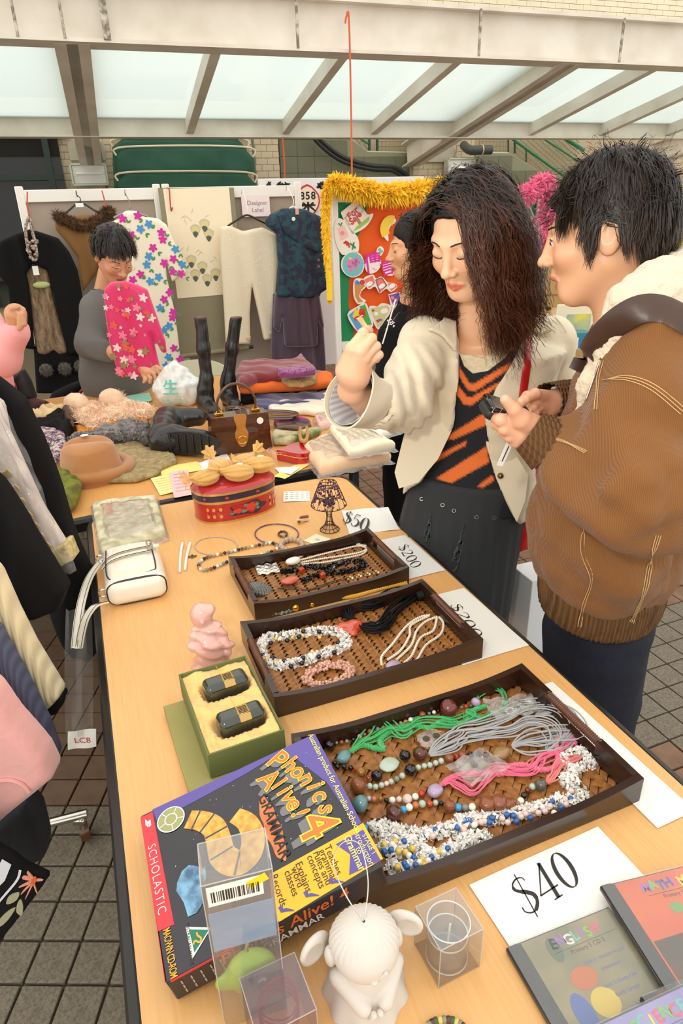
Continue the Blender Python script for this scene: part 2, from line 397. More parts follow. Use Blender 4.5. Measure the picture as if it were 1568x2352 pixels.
def lay(me,parent,d,s0,s1,z0,z1,bw,bh,limit=999):
 n=0;rest=MB();rows=int((z1-z0)/bh);M0=wall_frame(d)
 for r in range(rows):
  x=s0-(bw/2 if r%2 else 0)
  while x<s1:
   a,b=max(x,s0),min(x+bw-.005,s1);w=b-a
   if w>.02:
    p=M0@Vector(((a+b)/2,z0+(r+.5)*bh,.0))
    if n<limit:o=put(me,'brick',parent);o.matrix_local=MW[parent.name].inverted()@Matrix.Translation(p)@WR@Matrix.Diagonal((w/(bw-.005),1,1,1));n+=1
    else:rest.M=M0;rest.box(((a+b)/2,z0+(r+.5)*bh,.004),(w,bh-.005,.012))
   x+=bw
 if rest.n:o=rest.build('brick',me.materials[0],parent,world=True);o['kind']='stuff'
lay(bk,wb,9.95,.4,9.6,3.48,4.36,.237,.066,290)
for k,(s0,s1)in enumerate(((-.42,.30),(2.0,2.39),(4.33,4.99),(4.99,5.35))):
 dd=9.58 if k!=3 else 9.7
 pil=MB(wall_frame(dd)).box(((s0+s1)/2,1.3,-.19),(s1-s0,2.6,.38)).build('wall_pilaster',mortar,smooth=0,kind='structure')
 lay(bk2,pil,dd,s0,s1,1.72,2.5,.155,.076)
olive=mat('olive_tile',(112,112,84),.4,var=(3,(98,100,76),.5));ol_g=mat('olive_grout',(140,140,112),.8);cap_m=mat('parapet_coping',(188,182,156),.7)
def stairwall(px,d):
 P=[onwall(x,y,d)for x,y in px];P2=[(P[0][0],1.0)]+P+[(P[-1][0],1.0)]
 o=MB(wall_frame(d)).prism(P2,-.12,0).build('wall_stair',ol_g,smooth=0,kind='structure')
 A=np.array(P2,f32);tm=MB().box((0,0,.003),(.236,.196,.01),.002).mesh('tile',olive)
 for i in range(int((A[:,0].max()-A[:,0].min())/.24)+1):
  for j in range(9):
   c=(A[0,0]+.12+.24*i,1.5+.2*j);dd=pdist(np.array([c[0]-.11,c[0]+.11,c[0]+.11,c[0]-.11]),np.array([c[1]-.09,c[1]-.09,c[1]+.09,c[1]+.09]),A)
   if(dd<.03).all():t=put(tm,'tile',o);t.matrix_local=Matrix.Translation(wall_frame(d)@Vector((*c,0)))@WR
 C_=MB(wall_frame(d))
 for a,b in zip(P[:-1],P[1:]):C_.tube([(a[0],a[1],-.05),(b[0],b[1],-.05)],.018,4)
 C_.build('coping',cap_m,o,world=True)
 return o,P
stairwall([(636,250),(780,300),(845,349),(950,351)],9.7)
stairwall([(1045,350),(1170,352),(1262,408),(1330,460)],9.72)
gr_m=mat('green_painted_steel',(36,122,78),.45);gr_d=mat('dark_green_steel',(30,70,48),.5);wire_m=mat('mesh_wire',(150,146,110),.6)
def railing(P,rails,label,posts):
 t=thing('stair_railing',label,'railing',wall_frame(9.95)@Matrix.Translation((P[0][0],P[0][1],0)))
 for a,b,r in rails:MB(wall_frame(9.8)).tube([(*onwall(*a,9.8),0),(*onwall(*b,9.8),0)],r,8).build('rail',gr_m,t,world=True)
 for a,b,r in posts:MB(wall_frame(9.8)).tube([(*onwall(*a,9.8),0),(*onwall(*b,9.8),0)],r,6).build('post',gr_d,t,world=True)
 return t
def meshfill(t,poly,ang,step=.058):
 A=[onwall(x,y,9.8)for x,y in poly];A=np.array(A);c=A.mean(0);a=rad(ang);mb=MB(wall_frame(9.8))
 for q in(a,a+math.pi/2)if ang else(0,math.pi/2):
  dx=np.array([math.cos(q),math.sin(q)]);nn=np.array([-dx[1],dx[0]])
  for k in range(-30,31):
   o=c+nn*k*step;ts=[]
   for i in range(len(A)):
    p,r=A[i-1],A[i];e=r-p;den=dx[0]*e[1]-dx[1]*e[0]
    if abs(den)>1e-9:
     w=p-o;tt=(w[0]*e[1]-w[1]*e[0])/den;uu=(w[0]*dx[1]-w[1]*dx[0])/den
     if 0<=uu<=1:ts.append(tt)
   if len(ts)>=2:u,v=o+dx*min(ts),o+dx*max(ts);mb.tube([(*u,0),(*v,0)],.006,4,caps=False)
 o=mb.build('wire_mesh',wire_m,t,world=True);o['kind']='stuff'
t=railing([onwall(830,340,9.8)],[((800,300),(845,330),.014)],'green steel stair railing with wire mesh behind the hanging orange rope',[((848,316),(848,349),.02),((866,316),(866,349),.02)])
meshfill(t,[(805,300),(846,300),(846,349),(830,340)],35);meshfill(t,[(868,300),(937,300),(937,350),(868,349)],0)
t=railing([onwall(1200,360,9.8)],[((1150,300),(1300,408),.02),((1220,300),(1330,372),.014),((1270,300),(1340,345),.03)],'green sloping stair railing with wire mesh right of the second pilaster',[((1182,300),(1182,352),.02),((1167,300),(1167,350),.014),((1208,340),(1208,372),.014)])
meshfill(t,[(1100,300),(1165,300),(1165,351),(1100,349)],0);meshfill(t,[(1185,300),(1330,300),(1330,460),(1262,404),(1185,356)],-32)
wf=wall_frame(9.5);dk=mat('dark_green_frame',(22,44,34),.5);a0=onwall(-160,330,9.5)[0]
win=MB(wf).box((a0+.55,2.46,0),(1.9,.1,.08)).box((-.455,1.4,0),(.07,2.2,.08)).box((a0+.5,1.98,0),(1.7,.06,.07)).build('window_1',dk,smooth=0,kind='structure')
film('dark_glass',(70,84,74),.05,.25,.02)
MB(wf).box((a0+.5,2.2,-.02),(1.7,.42,.008)).build('pane',MATS['dark_glass'],win,world=True);MB(wf).box((a0+.5,1.4,-.02),(1.7,1.12,.008)).build('pane',MATS['dark_glass'],win,world=True)
MB(wf).box((a0+.5,1.6,-.30),(1.9,2.2,.02)).build('wall_interior',mat('dim_interior',(84,94,78),.9,var=(1.2,(24,32,27),.2)),smooth=0,kind='structure')
can=thing('ceiling','','');del can['label'],can['category'];can['kind']='structure'
D1,D2=8.27,6.05;Z1=onwall(784,317,D1)[1];Z2=onwall(784,125,D2)[1];SL=(Z2-Z1)/(D1-D2)
zat=lambda d:Z1+(D1-d)*SL
def cbeam(s0,s1,d,z,h,fl):
 mb=MB(axes(WN*d+np.array([0,0,z]),WA,WN,np.array([0,0,1])))
 mb.box(((s0+s1)/2,.09,h/2),(s1-s0,.15,h-.02),.006);mb.box(((s0+s1)/2,.05,.012),(s1-s0,fl,.024));mb.box(((s0+s1)/2,.05,h-.012),(s1-s0,fl,.024))
 return mb
cbeam(-5,12,D1,Z1,.235,.2).build('beam',white_paint,can,world=True);cbeam(-5,12,D2,Z2,.36,.24).build('beam',white_paint,can,world=True)
jt=MB(axes(WN*(D2-.07)+np.array([0,0,Z2+.18]),WA,WN,np.array([0,0,1])))
for s in(-.33,.27,-.02,1.7,3.3,4.75,6.3):jt.box((s,0,0),(.02 if s!=.27 else.05,.02,.33),.003)
jt.build('joint_strip',mat('worn_strip',(206,196,178),.6,var=(20,(120,112,96),.2)),can,world=True)
shadow_paint=mat('shaded_painted_steel',(186,178,158),.45,var=(5,(168,160,140),.5))  # white steel paint darkened in its colour to stand for shade
def rafter(s,w,h,d0,d1,drop,name):
 n=math.hypot(1,SL);dv=(WN-np.array([0,0,SL]))/n;L=(d1-d0)*n
 up=np.cross(WA,dv);M=axes(WA*s+WN*d0+np.array([0,0,zat(d0)-drop]),WA,dv,up)
 mb=MB(M);mb.box((0,L/2,h/2),(w*.35 if w>.15 else w,L,h),.003)
 if w>.15:mb.box((0,L/2,.01),(w,L,.02));mb.box((0,L/2,h-.01),(w,L,.02))
 mb.build(name,white_paint,can,world=True)
for k in range(-5,10):
 s=.02+1.072*k
 if k%4==0:rafter(s,.25,.30,D2+.01,9.62,.0,'main_rafter')
 else:rafter(s,.085,.13,D2+.14,D1+.05,-.04,'rafter')
gl=film('canopy_glass',(226,246,238),.03,.1,.10)
_T=gl.node_tree;_d=next(n for n in _T.nodes if n.type=='BSDF_DIFFUSE');_tl=_T.nodes.new('ShaderNodeBsdfTranslucent');_tl.inputs[0].default_value=(.82,.95,.96,1)
for _l in list(_d.outputs[0].links):_s=_l.to_socket;_T.links.new(_tl.outputs[0],_s);next(n for n in _T.nodes if n.type=='MIX_SHADER' and abs(n.inputs[0].default_value-.10)<1e-4).inputs[0].default_value=.9
for k in range(-5,10):
 n=math.hypot(1,SL);dv=(WN-np.array([0,0,SL]))/n;up=np.cross(WA,dv)
 for(u0,u1)in((D2+.18,D1+.02),):
  M=axes(WA*(.02+1.072*(k+.5))+WN*u0+np.array([0,0,zat(u0)+.17]),WA,dv,up);L=(u1-u0)*n
  MB(M).sheet(lambda u,v:((u-.5)*1.05,L*v,0),1,1).build('glass_pane',gl,can,world=True)
MB(wall_frame(9.56)).box((0,2.26,.03),(.42,.2,.02),.004).box((4.72,2.22,.03),(.42,.22,.02),.004).build('bracket_plate',shadow_paint,can,world=True)
def floodlight(px,py,label):
 s,z=onwall(px,py,9.4);M=wall_frame(9.4)@Matrix.Translation((s,z,0));t=thing('floodlight',label,'light',M)
 MB().box((0,0,-.04),(.42,.24,.12),.015).build('housing',mat('grey_housing',(196,192,176),.5),t)
 MB().box((0,.11,.03),(.42,.02,.03)).box((0,-.11,.03),(.42,.02,.03)).box((.2,0,.03),(.02,.24,.03)).box((-.2,0,.03),(.02,.24,.03)).build('frame',mat('pale_green_frame',(196,204,184),.5),t)
 MB().box((0,0,.022),(.37,.19,.01),.003).build('reflector',mat('ribbed_glass',(222,222,214),.25,wave=(14,.6,'Y')),t)
 MB().tube([(-.15,.01,.034),(.15,.01,.034)],.012,8).build('lamp_tube',mat('lamp_tube',(244,244,238),.2),t)
 MB().tube([(0,.12,-.04),(0,.2,-.1),(0,.2,-.15)],.012,6).build('arm',shadow_paint,t)
floodlight(205,401,'rectangular grey floodlight on the wall above the brown fur-collared top')
floodlight(1056,385,"rectangular grey floodlight on the pilaster above the curly-haired woman's head")
def wallpipe(pts,r,m,name,label,cat,d=9.45):
 o=MB(wall_frame(d)).tube(smooth([(*onwall(x,y,d),0)for x,y in pts],6),r,8).build(name,m);solo(o,label,cat);return o
cb=mat('black_cable',(36,38,34),.5);cg=mat('grey_conduit',(104,102,92),.5)
wallpipe([(222,300),(229,345),(240,400),(247,450)],.017,cg,'conduit','thin grey conduit right of the left floodlight','pipe')
wallpipe([(577,300),(583,360),(588,440)],.017,cg,'conduit','thin grey conduit right of the green canvas cover','pipe')
wallpipe([(716,300),(745,330),(790,362),(850,380),(905,385),(938,405)],.03,cb,'cable','thick black cable sagging across the olive wall, upper of the pair','cable')
wallpipe([(712,306),(738,336),(785,370),(848,388),(900,392),(930,412)],.026,cb,'cable','thick black cable sagging across the olive wall, lower of the pair','cable')
pt=thing('drain_pipe','dark bent pipe sticking out under the canopy beside the green railing','pipe',wall_frame(9.3)@Matrix.Translation((*onwall(1100,345,9.3),0)))
MB().tube(smooth([(-.14,.08,-.2),(-.14,0,0),(0,0,.05),(.16,0,.05)],6),.06,12).build('pipe',mat('dark_pipe',(70,72,68),.45),pt)
MB().tube([(.0,0,.05),(.02,0,.05)],.066,12).build('pipe_collar',mat('pale_collar',(196,180,130),.5),pt);MB().tube([(-.13,0,.06),(.12,0,.06)],.03,8).build('side_pipe',MATS['dark_pipe'],pt)
gc=mat('green_canvas',(46,96,74),.75,var=(4,(38,82,62),.5),bump=(20,.4));pp=mat('pale_piping',(226,214,184),.6)
def cover(d,x0,y0,x1,y1,name,label,sign=False):
 P=[onwall(x0,y1,d),onwall(x0-4,y0+20,d),onwall(x0+20,y0,d),onwall(x1-22,y0,d),onwall(x1,y0+24,d),onwall(x1+4,y1,d)];c=np.mean(P,0)
 M=wall_frame(d)@Matrix.Translation((c[0],c[1],0));t=thing(name,label,'cover',M);Q=[(a-c[0],b-c[1])for a,b in P]
 soft('canvas',Q,.05,.014,gc,t,M,folds=lambda x,y:.006*np.sin(x*9+y*6)*np.sin(y*17+x*3),rnd=.04)
 MB(M).tube(smooth([(q[0],q[1],.045)for q in Q[1:5]],6),.011,6).build('piping',pp,t,world=True)
 if sign:
  MB(M).box((Q[4][0]-.10,Q[4][1]-.13,.065),(.17,.09,.006)).build('label',mat('label_white',(216,208,196),.6),t,world=True)
  k=MB(M)
  for j in range(2):
   for i in range(5):k.box((Q[4][0]-.15+i*.026,Q[4][1]-.115-j*.03,.069),(.016,.012,.001))
  k.build('lettering',mat('print_grey',(120,112,106),.7),t,world=True)
cover(9.25,262,318,566,450,'canvas_cover','green canvas cover with pale piping, rearmost of the pair against the wall')
cover(9.05,270,338,580,400,'canvas_cover','green canvas cover, middle one with a curved pale piped edge')
cover(8.9,274,396,584,462,'canvas_cover','green canvas cover, lowest and nearest, with a small white printed label',True)
for x0,x1,y0,y1,lb in((801,808,46,414,'long orange wire hanging from the upper canopy beam down to the yellow boa'),(649,654,318,414,'short orange wire hanging beside the olive wall above the white poster board')):
 if y0<100:p0=planep(x0,y0,WN*(D2-.1),WN);y_=p0@WN
 else:p0=planep(x0,y0,WN*7.0,WN)
 p1=planep(x1,y1,WN*(p0@WN),WN);mid=(p0+p1)/2+np.array([.004,0,0]);pts=[p0,mid,p1]
 if y0<100:pts=[p0+np.array([-.03,0,-.02]),p0+np.array([-.02,0,.02]),p0+np.array([.0,0,.01])]+[mid,p1]
 solo(MB().tube(smooth(pts,6),.0085,6).build('hanging_wire',mat('orange_wire',(214,92,46),.5)),lb,'wire')
sx,sz=onwall(1500,420,7.5)
solo(MB(wall_frame(7.5)).box((sx+1.2,1.2,0),(2.1,1.0,.03)).build('notice_board',mat('yellow_board',(222,206,84),.7)),'yellow notice board at the right edge behind the boy','board')
solo(MB(wall_frame(7.5)).box((sx+1.2,1.72,0),(2.3,.05,.06)).build('board_rail',mat('pale_rail',(220,218,206),.6)),'pale rail along the top of the yellow notice board','rail')
# ================================================================ tables
def woodmat(name,col,c2):
 m=mat(name,col,.33,var=(9,c2,.55),stretch=(26,1.1,5),coat=.12,coatr=.2,bump=(240,.05));return m
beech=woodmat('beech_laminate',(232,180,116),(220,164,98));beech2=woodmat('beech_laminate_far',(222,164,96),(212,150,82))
black_edge=mat('black_plastic_edge',(26,25,24),.35);blk_metal=mat('black_metal',(24,24,24),.4)
def rrect(x0,x1,y0,y1,r,n=6):
 o=[]
 for cx,cy,a in((x1-r,y1-r,0),(x0+r,y1-r,90),(x0+r,y0+r,180),(x1-r,y0+r,270)):
  for i in range(n+1):t=rad(a+90*i/n);o.append((cx+r*math.cos(t),cy+r*math.sin(t)))
 return o
TH=.74
def table(M,x0,x1,y0,y1,m,label,r=.06,legs=True,grp=None):
 t=thing('folding_table',label,'table',M,grp)
 MB().prism(rrect(x0,x1,y0,y1,r),-.026,0).build('tabletop',m,t)
 q=rrect(x0-.002,x1+.002,y0-.002,y1+.002,r);MB().tube([(a,b,-.0135)for a,b in q],.0145,8,closed=True).build('edge_trim',black_edge,t)
 if legs:
  lx=(x1-x0)>(y1-y0)
  for e in(0,1):
   for s in(0,1):
    px=(x0+.12+(x1-x0-.24)*e)if lx else(x0+.07+(x1-x0-.14)*s);py=(y0+.07+(y1-y0-.14)*s)if lx else(y0+.12+(y1-y0-.24)*e)
    MB().box((px,py,-.38),(.03,.03,.715),.004).build('leg',blk_metal,t)
   a=(x0+.12+(x1-x0-.24)*e)if lx else 0
   b=MB()
   if lx:b.box((a,(y0+y1)/2,-.05),(.03,y1-y0-.14,.04)).box((a,(y0+y1)/2,-.6),(.025,y1-y0-.14,.025))
   else:yy=y0+.12+(y1-y0-.24)*e;b.box(((x0+x1)/2,yy,-.05),(x1-x0-.14,.03,.04)).box(((x0+x1)/2,yy,-.6),(x1-x0-.14,.025,.025))
   b.build('crossbar',blk_metal,t)
  b=MB()
  for s in(0,1):
   if lx:b.box(((x0+x1)/2,y0+.05+(y1-y0-.1)*s,-.045),(x1-x0-.2,.02,.04))
   else:b.box((x0+.05+(x1-x0-.1)*s,(y0+y1)/2,-.045),(.02,y1-y0-.2,.04))
  b.build('apron_rail',blk_metal,t)
 return t
TM=frame((0,0,TH),20.6)
_a=lambda p:loc2(TM,p)
xl=(_a((-.476,1.065,TH))[0]+_a((-.229,.409,TH))[0])/2;xr=(_a((.157,1.577,TH))[0]+_a((.489,.701,TH))[0])/2;ye=_a((-.28,1.881,TH))[1]
table(TM,xl,xr,ye-1.8,ye,beech,'long beech-topped table with black edging carrying the three jewellery trays')
FM=frame((*zp(345,1160,TH)[:2],TH),27.2)
table(FM,-1.0,.86,.02,.76,beech2,'beech table behind the near one, nearer of the two holding hats, handbags and papers')
table(FM,-1.0,.86,.80,1.54,beech2,'beech table at the back under the folded clothes, furs and shoes')
# ================================================================ display panels
felt_g=mat('grey_felt',(172,156,140),.95,bump=(300,.2),var=(3,(164,148,130),.4));wf_m=mat('white_frame',(236,230,220),.4)
def panel(px0,px1,d,z0,z1,felt,label,name='display_panel',fw=.045,post=True,cat='display panel'):
 s0=onwall(px0,440,d)[0];s1=onwall(px1,440,d)[0];M=wall_frame(d)@Matrix.Translation((s0,0,0));w=s1-s0;t=thing(name,label,cat,M)
 MB().box((w/2,(z0+z1)/2,-.012),(w-.02,z1-z0-.02,.012)).build('felt_panel',felt,t)
 for a in(0,1):
  MB().box((fw/2 if a==0 else w-fw/2,(z1+.02)/2 if post else(z0+z1)/2,0),(fw,z1+.02 if post else z1-z0,.035),.004).build('post',wf_m,t)
 for z in(z0+fw/2,z1-fw*.75):MB().box((w/2,z,0),(w-2*fw,fw*1.5,.03),.003).build('frame_rail',wf_m,t)
 if post:
  for x in(.03,w-.03):MB().box((x,.02,.0),(.05,.04,.4),.005).build('foot',wf_m,t)
 return t
PZ=onwall(200,434,4.72)[1]
panel(35,368,4.72,.35,PZ,felt_g,'grey felt display panel with white frame behind the black and brown clothes')
panel(372,690,4.72,.35,PZ,felt_g,'grey felt display panel with white frame behind the scroll and ivory trousers')
def on(d):
 return lambda x,y:onwall(x,y,d)
def z3(x,y):return(x/3.136,400+y/3.136)
def z4(x,y):return(350+x/3.136,400+y/3.136)
class Garment:
 def __init__(g,name,label,cat,d=4.60,group=None,c=None):
  g.d=d;s,z=onwall(*c,d);g.c=(s,z);g.M=wall_frame(d)@Matrix.Translation((s,z,0));g.t=thing(name,label,cat,g.M,group)
 def p(g,x,y):s,z=onwall(x,y,g.d);return(s-g.c[0],z-g.c[1])
 def part(g,name,pts,t,m,folds=None,h=.013,off=0,rnd=None,**k):
  Q=[g.p(*q)for q in pts];g.fo=folds;g.tt=t;g.off=off
  return soft(name,Q,t,h,m,g.t,g.M@Matrix.Translation((0,0,off)),folds=folds,rnd=rnd,**k)
 def z(g,x,y,e=.003):
  f=0 if g.fo is None else float(np.maximum(g.fo(np.array([x]),np.array([y])),-g.tt*.6)[0]);return g.off+g.tt+f+e
 def hanger(g,px,py,w,drop,m,hook_to=None,hm=None):
  x,y=g.p(px,py);mb=MB(g.M)
  mb.tube(smooth([(x-w,y-drop,.0),(x-w*.5,y-drop*.45,.0),(x,y,.0),(x+w*.5,y-drop*.45,.0),(x+w,y-drop,.0)],5),[.006]*21,6,flat=1.6,up=(0,0,1));mb.build('hanger',m,g.t,world=True)
  if hook_to:
   u,v=g.p(*hook_to);MB(g.M).tube(smooth([(x,y,0),(x+.006,y+(v-y)*.35,0),(u,v-.02,-.03),(u,v,-.06),(u,v-.03,-.10)],5),.0028,6).build('hook',hm or m,g.t,world=True)
vf=lambda k,a,ph=0,sl=0:(lambda x,y:a*np.sin(k*(x+sl*y)+ph+1.3*np.sin(3.1*y+k*.3*x)))
white_pl=mat('white_plastic',(236,234,226),.35);red_wire=mat('red_wire',(168,58,44),.5);blk_pl=mat('black_plastic',(22,21,22),.35)
black_cloth=mat('black_cloth',(15,13,14),.9,bump=(120,.3),spec=.25)
brown_fur=mat('mottled_brown_fur',(160,134,104),.95,var=(26,(94,70,52),.4),stretch=(2.6,.6,1),bump=(90,2.5));tan_cloth=mat('tan_knit',(146,104,56),.9,bump=(160,.3),var=(5,(128,88,46),.5))
def fur(mb,pts,r,ln,n,rs=3,w=.0016):
 R_=np.random.default_rng(rs);P=np.array(pts,float)
 for _ in range(n):
  k=R_.integers(0,len(P)-1);t=R_.random();p=P[k]*(1-t)+P[k+1]*t;a=unit(R_.normal(size=3));q=p+a*r*.9;e=unit(a+R_.normal(size=3)*.45)*ln*R_.uniform(.5,1.1);s=unit(np.cross(e,R_.normal(size=3)))*w
  mb.add([q-s,q+s,q+e*.6+s*.7,q+e],[(0,1,2),(0,2,3)])
g=Garment('hanging_outfit','black ruffled coat over a mottled fur waistcoat, hanging at the far left of the panels','clothes',4.5,c=z3(330,900))
g.part('coat',[z3(*q)for q in[(215,395),(300,420),(420,460),(500,560),(560,690),(590,850),(610,1000),(635,1250),(500,1300),(440,1080),(390,880),(345,690),(240,640),(190,715),(220,880),(250,1260),(150,1240),(100,1100),(60,800),(-30,690),(-30,500),(90,440),(180,410)]],.035,black_cloth,vf(55,.010),off=.02)
g.part('skirt',[z3(*q)for q in[(240,1240),(630,1200),(665,1480),(655,1580),(262,1580),(250,1400)]],.02,black_cloth,vf(40,.006),off=-.01)
g.part('waistcoat',[z3(*q)for q in[(190,700),(240,640),(345,670),(385,880),(440,1080),(495,1280),(430,1300),(385,1270),(330,1300),(268,1290),(235,1100),(215,880)]],.02,brown_fur,vf(50,.008),off=.0)
for c_ in((335,1405),(468,1395),(580,1378)):
 x,y=g.p(*z3(*c_));mb=MB(g.M);mb.ball((x,y,.03),(.042,.042,.03),10,8);fur(mb,[(x,y,.03),(x+.001,y,.03)],.038,.02,160,4)
 mb.build('pompom',mat('grey_fur',(98,92,82),.95,var=(60,(60,54,48),.4)),g.t,world=True)
x,y=g.p(*z3(262,690));MB(g.M).box((x,y,.05),(.032,.05,.002)).build('price_tag',mat('paper_white',(240,238,230),.7),g.t,world=True)
x,y=g.p(*z3(300,795));MB(g.M).ball((x,y,.03),(.05,.02,.012),10,6).build('green_bow',mat('pale_green_cloth',(176,186,120),.8),g.t,world=True)
mb=MB(g.M);mb.tube(smooth([(*g.p(*z3(*q)),.08)for q in[(215,310),(195,380),(205,500),(240,600),(272,600),(262,500),(240,400),(225,320)]],5),.009,6)
for k in range(26):u=random.uniform(205,275);v=random.uniform(470,620);mb.ball((*g.p(*z3(u,v)),.09),.010,6,4)
mb.build('beaded_scarf',mat('bead_dark_red',(96,52,48),.3,var=(90,(190,176,160),.2)),g.t,world=True)
MB(g.M).tube([(*g.p(*z3(185,125)),-.1),(*g.p(*z3(195,210)),.0),(*g.p(*z3(215,300)),.06)],.004,6).build('hook',red_wire,g.t,world=True)
g=Garment('fur_trimmed_blouse','tan brown top with a dark mottled fur collar on a black hanger','clothes',4.60,c=z3(620,500))
g.part('body',[z3(*q)for q in[(395,330),(520,300),(640,295),(800,300),(850,340),(840,600),(720,640),(690,720),(600,840),(575,760),(560,600),(470,480),(400,400)]],.022,tan_cloth,vf(42,.008))
mb=MB(g.M);cl=[(*g.p(*z3(*q)),.035)for q in[(415,300),(470,330),(540,360),(630,372),(700,340),(760,280),(800,280)]];cl=smooth(cl,4);mb.tube(cl,.026,8);fur(mb,cl,.024,.034,3200,8,.002)
mb.build('fur_collar',mat('dark_brown_fur',(112,78,44),.9,var=(34,(58,38,24),.4)),g.t,world=True)
g.hanger(*z3(575,205),.14,.09,blk_pl,z3(545,118))
MB(g.M).box((*g.p(*z3(573,223)),.014),(.045,.022,.002)).build('hanger_label',white_pl,g.t,world=True)
for q in((735,118,765,240),):solo(MB(g.M).tube(smooth([(*g.p(*z3(q[0],q[1])),-.06),(*g.p(*z3(q[0]+4,q[1]+20)),.012),(*g.p(*z3(q[2],q[3])),.05)],5),.004,6).build('wire_hook',red_wire),'red wire hook between the fur collar and the floral dress','hook')
g=Garment('floral_dress','white mandarin-collared dress printed with magenta and blue flowers, hanging on a wire hanger','dress',4.50,c=z3(1030,800))
ivory=mat('ivory_cloth',(240,228,204),.8,bump=(160,.2))
g.part('dress',[z3(*q)for q in[(868,290),(900,264),(985,266),(1012,300),(1140,320),(1200,365),(1260,500),(1320,640),(1345,705),(1240,775),(1190,620),(1205,760),(1250,950),(1280,1150),(1305,1380),(1140,1450),(900,1440),(850,1200),(760,900),(740,500),(745,400),(790,350),(850,320)]],.024,ivory,vf(30,.008))
mag=mat('print_magenta',(214,44,160),.8);blu=mat('print_blue',(74,150,206),.8);grn=mat('print_green',(66,150,78),.8);ins=[g.p(*z3(*q))for q in[(868,290),(900,264),(985,266),(1012,300),(1140,320),(1200,365),(1260,500),(1320,640),(1345,705),(1240,775),(1190,620),(1205,760),(1250,950),(1280,1150),(1305,1380),(1140,1450),(900,1440),(850,1200),(760,900),(740,500),(745,400),(790,350),(850,320)]]
def petals(mb,g,x,y,n,l,w,a0,mi,spread=360):
 for k in range(n):
  a=rad(a0+spread*k/n);cx,cy=x+math.cos(a)*l*.55,y+math.sin(a)*l*.55;V_=[]
  for j in range(8):b=2*math.pi*j/8;u,v=l*.5*math.cos(b),w*.5*math.sin(b);X=cx+u*math.cos(a)-v*math.sin(a);Y=cy+u*math.sin(a)+v*math.cos(a);V_.append((X,Y,g.z(X,Y)))
  mb.mi=mi;mb.add(V_,[tuple(range(8))])
mb=MB(g.M);R_=random.Random(4)
for q,m_ in[((880,320),0),((850,385),0),((990,300),0),((1010,395),1),((1070,360),1),((820,420),1),((1160,420),0),((1170,470),0),((1100,530),0),((1070,590),1),((1055,650),1),((1180,640),0),((1245,610),0),((1260,540),1),((1310,650),1),((1080,770),1),((1140,740),1),((1010,720),0),((955,760),0),((1300,715),0),((1220,850),0),((1180,900),0),((1150,960),1),((1245,990),0),((1240,1030),0),((1180,1120),1),((1215,1090),1),((1110,1190),0),((1250,1250),0),((1210,1310),1),((1195,1370),1),((1295,1330),0),((945,440),0),((1240,700),0)]:
 x,y=g.p(*z3(*q));petals(mb,g,x,y,5,.026,.017,R_.uniform(0,60),m_);petals(mb,g,x+.026,y-.026,2,.024,.011,R_.uniform(0,360),2,120)
mb.build('floral_print',[mag,blu,grn],g.t,smooth=0,world=True)
g.hanger(*z3(935,262),.1,.035,mat('wire_metal',(150,146,138),.3,1),z3(900,110));
g=Garment('scroll_painting','pale hanging scroll painted with faint grey and yellow blossoms','painting',4.66,c=z4(330,600))
silk=mat('olive_silk',(142,134,106),.75,bump=(200,.1));rice=mat('rice_paper',(246,230,198),.85)
sh=MB(g.M);A=[g.p(*z4(*q))for q in[(38,100),(585,97),(690,1240),(200,1320)]]
q4=lambda A:(lambda u,v:tuple((np.array(A[0])*(1-u)+np.array(A[1])*u)*(1-v)+(np.array(A[3])*(1-u)+np.array(A[2])*u)*v)+(.0,))
sh.sheet(q4(A),10,14,.002).build('silk_mount',silk,g.t,world=True)
B=[g.p(*z4(*q))for q in[(75,105),(550,97),(622,858),(180,895)]];bf=q4(B);MB(g.M).sheet(lambda u,v:(lambda p:(p[0],p[1],.003))(bf(u,v)),10,14,.0015).build('paper',rice,g.t,world=True)
mb=MB(g.M);MB(g.M).tube([(*g.p(*z4(196,1312)),.01),(*g.p(*z4(690,1245)),.01)],.016,10).build('roller',silk,g.t,world=True);MB(g.M).tube([(*g.p(*z4(690,1245)),.01),(*g.p(*z4(722,1241)),.01)],.012,10).build('roller_knob',blk_pl,g.t,world=True)
inks=[mat('ink_grey',(96,98,90),.9),mat('ink_pale',(206,196,164),.9),mat('ink_yellow',(222,210,150),.9)];R_=random.Random(9)
for cx,cy in((375,385),(310,425),(405,455),(280,645),(360,690),(310,745),(395,780),(455,740)):
 for mi,dy,r,zz in((1,-22,.032,.0046),(2,-18,.024,.005),(0,8,.016,.0055)):
  x,y=g.p(*z4(cx,cy+dy));mb.mi=mi;mb.add([(x+r*math.cos(a)*(1+.25*math.sin(3*a)),y+r*1.15*math.sin(a),zz)for a in np.linspace(0,6.28,13)[:-1]],[tuple(range(12))])
for _ in range(16):
 cx,cy=R_.choice([(250,300),(340,550),(400,620),(230,580),(330,260)]);x,y=g.p(*z4(cx+R_.uniform(-50,60),cy+R_.uniform(-50,50)));a=R_.uniform(0,6);mb.mi=1
 pen(mb,[(x+math.cos(a)*t*.04,y+math.sin(a)*t*.04)for t in(0,.5,1)],[.004,.006,.001],.0047)
mb.build('ink_blossoms',inks,g.t,smooth=0,world=True)
solo(MB(g.M).tube(smooth([(*g.p(*z4(105,100)),-.06),(*g.p(*z4(118,110)),.02),(*g.p(*z4(124,200)),.025),(*g.p(*z4(132,265)),.025),(*g.p(*z4(140,240)),.03)],5),.004,6).build('wire_hook',red_wire),'red wire hook at the top left of the scroll painting','hook')
g=Garment('ivory_trousers','sparkling ivory trousers clipped on a black hanger','trousers',4.58,c=z4(690,700))
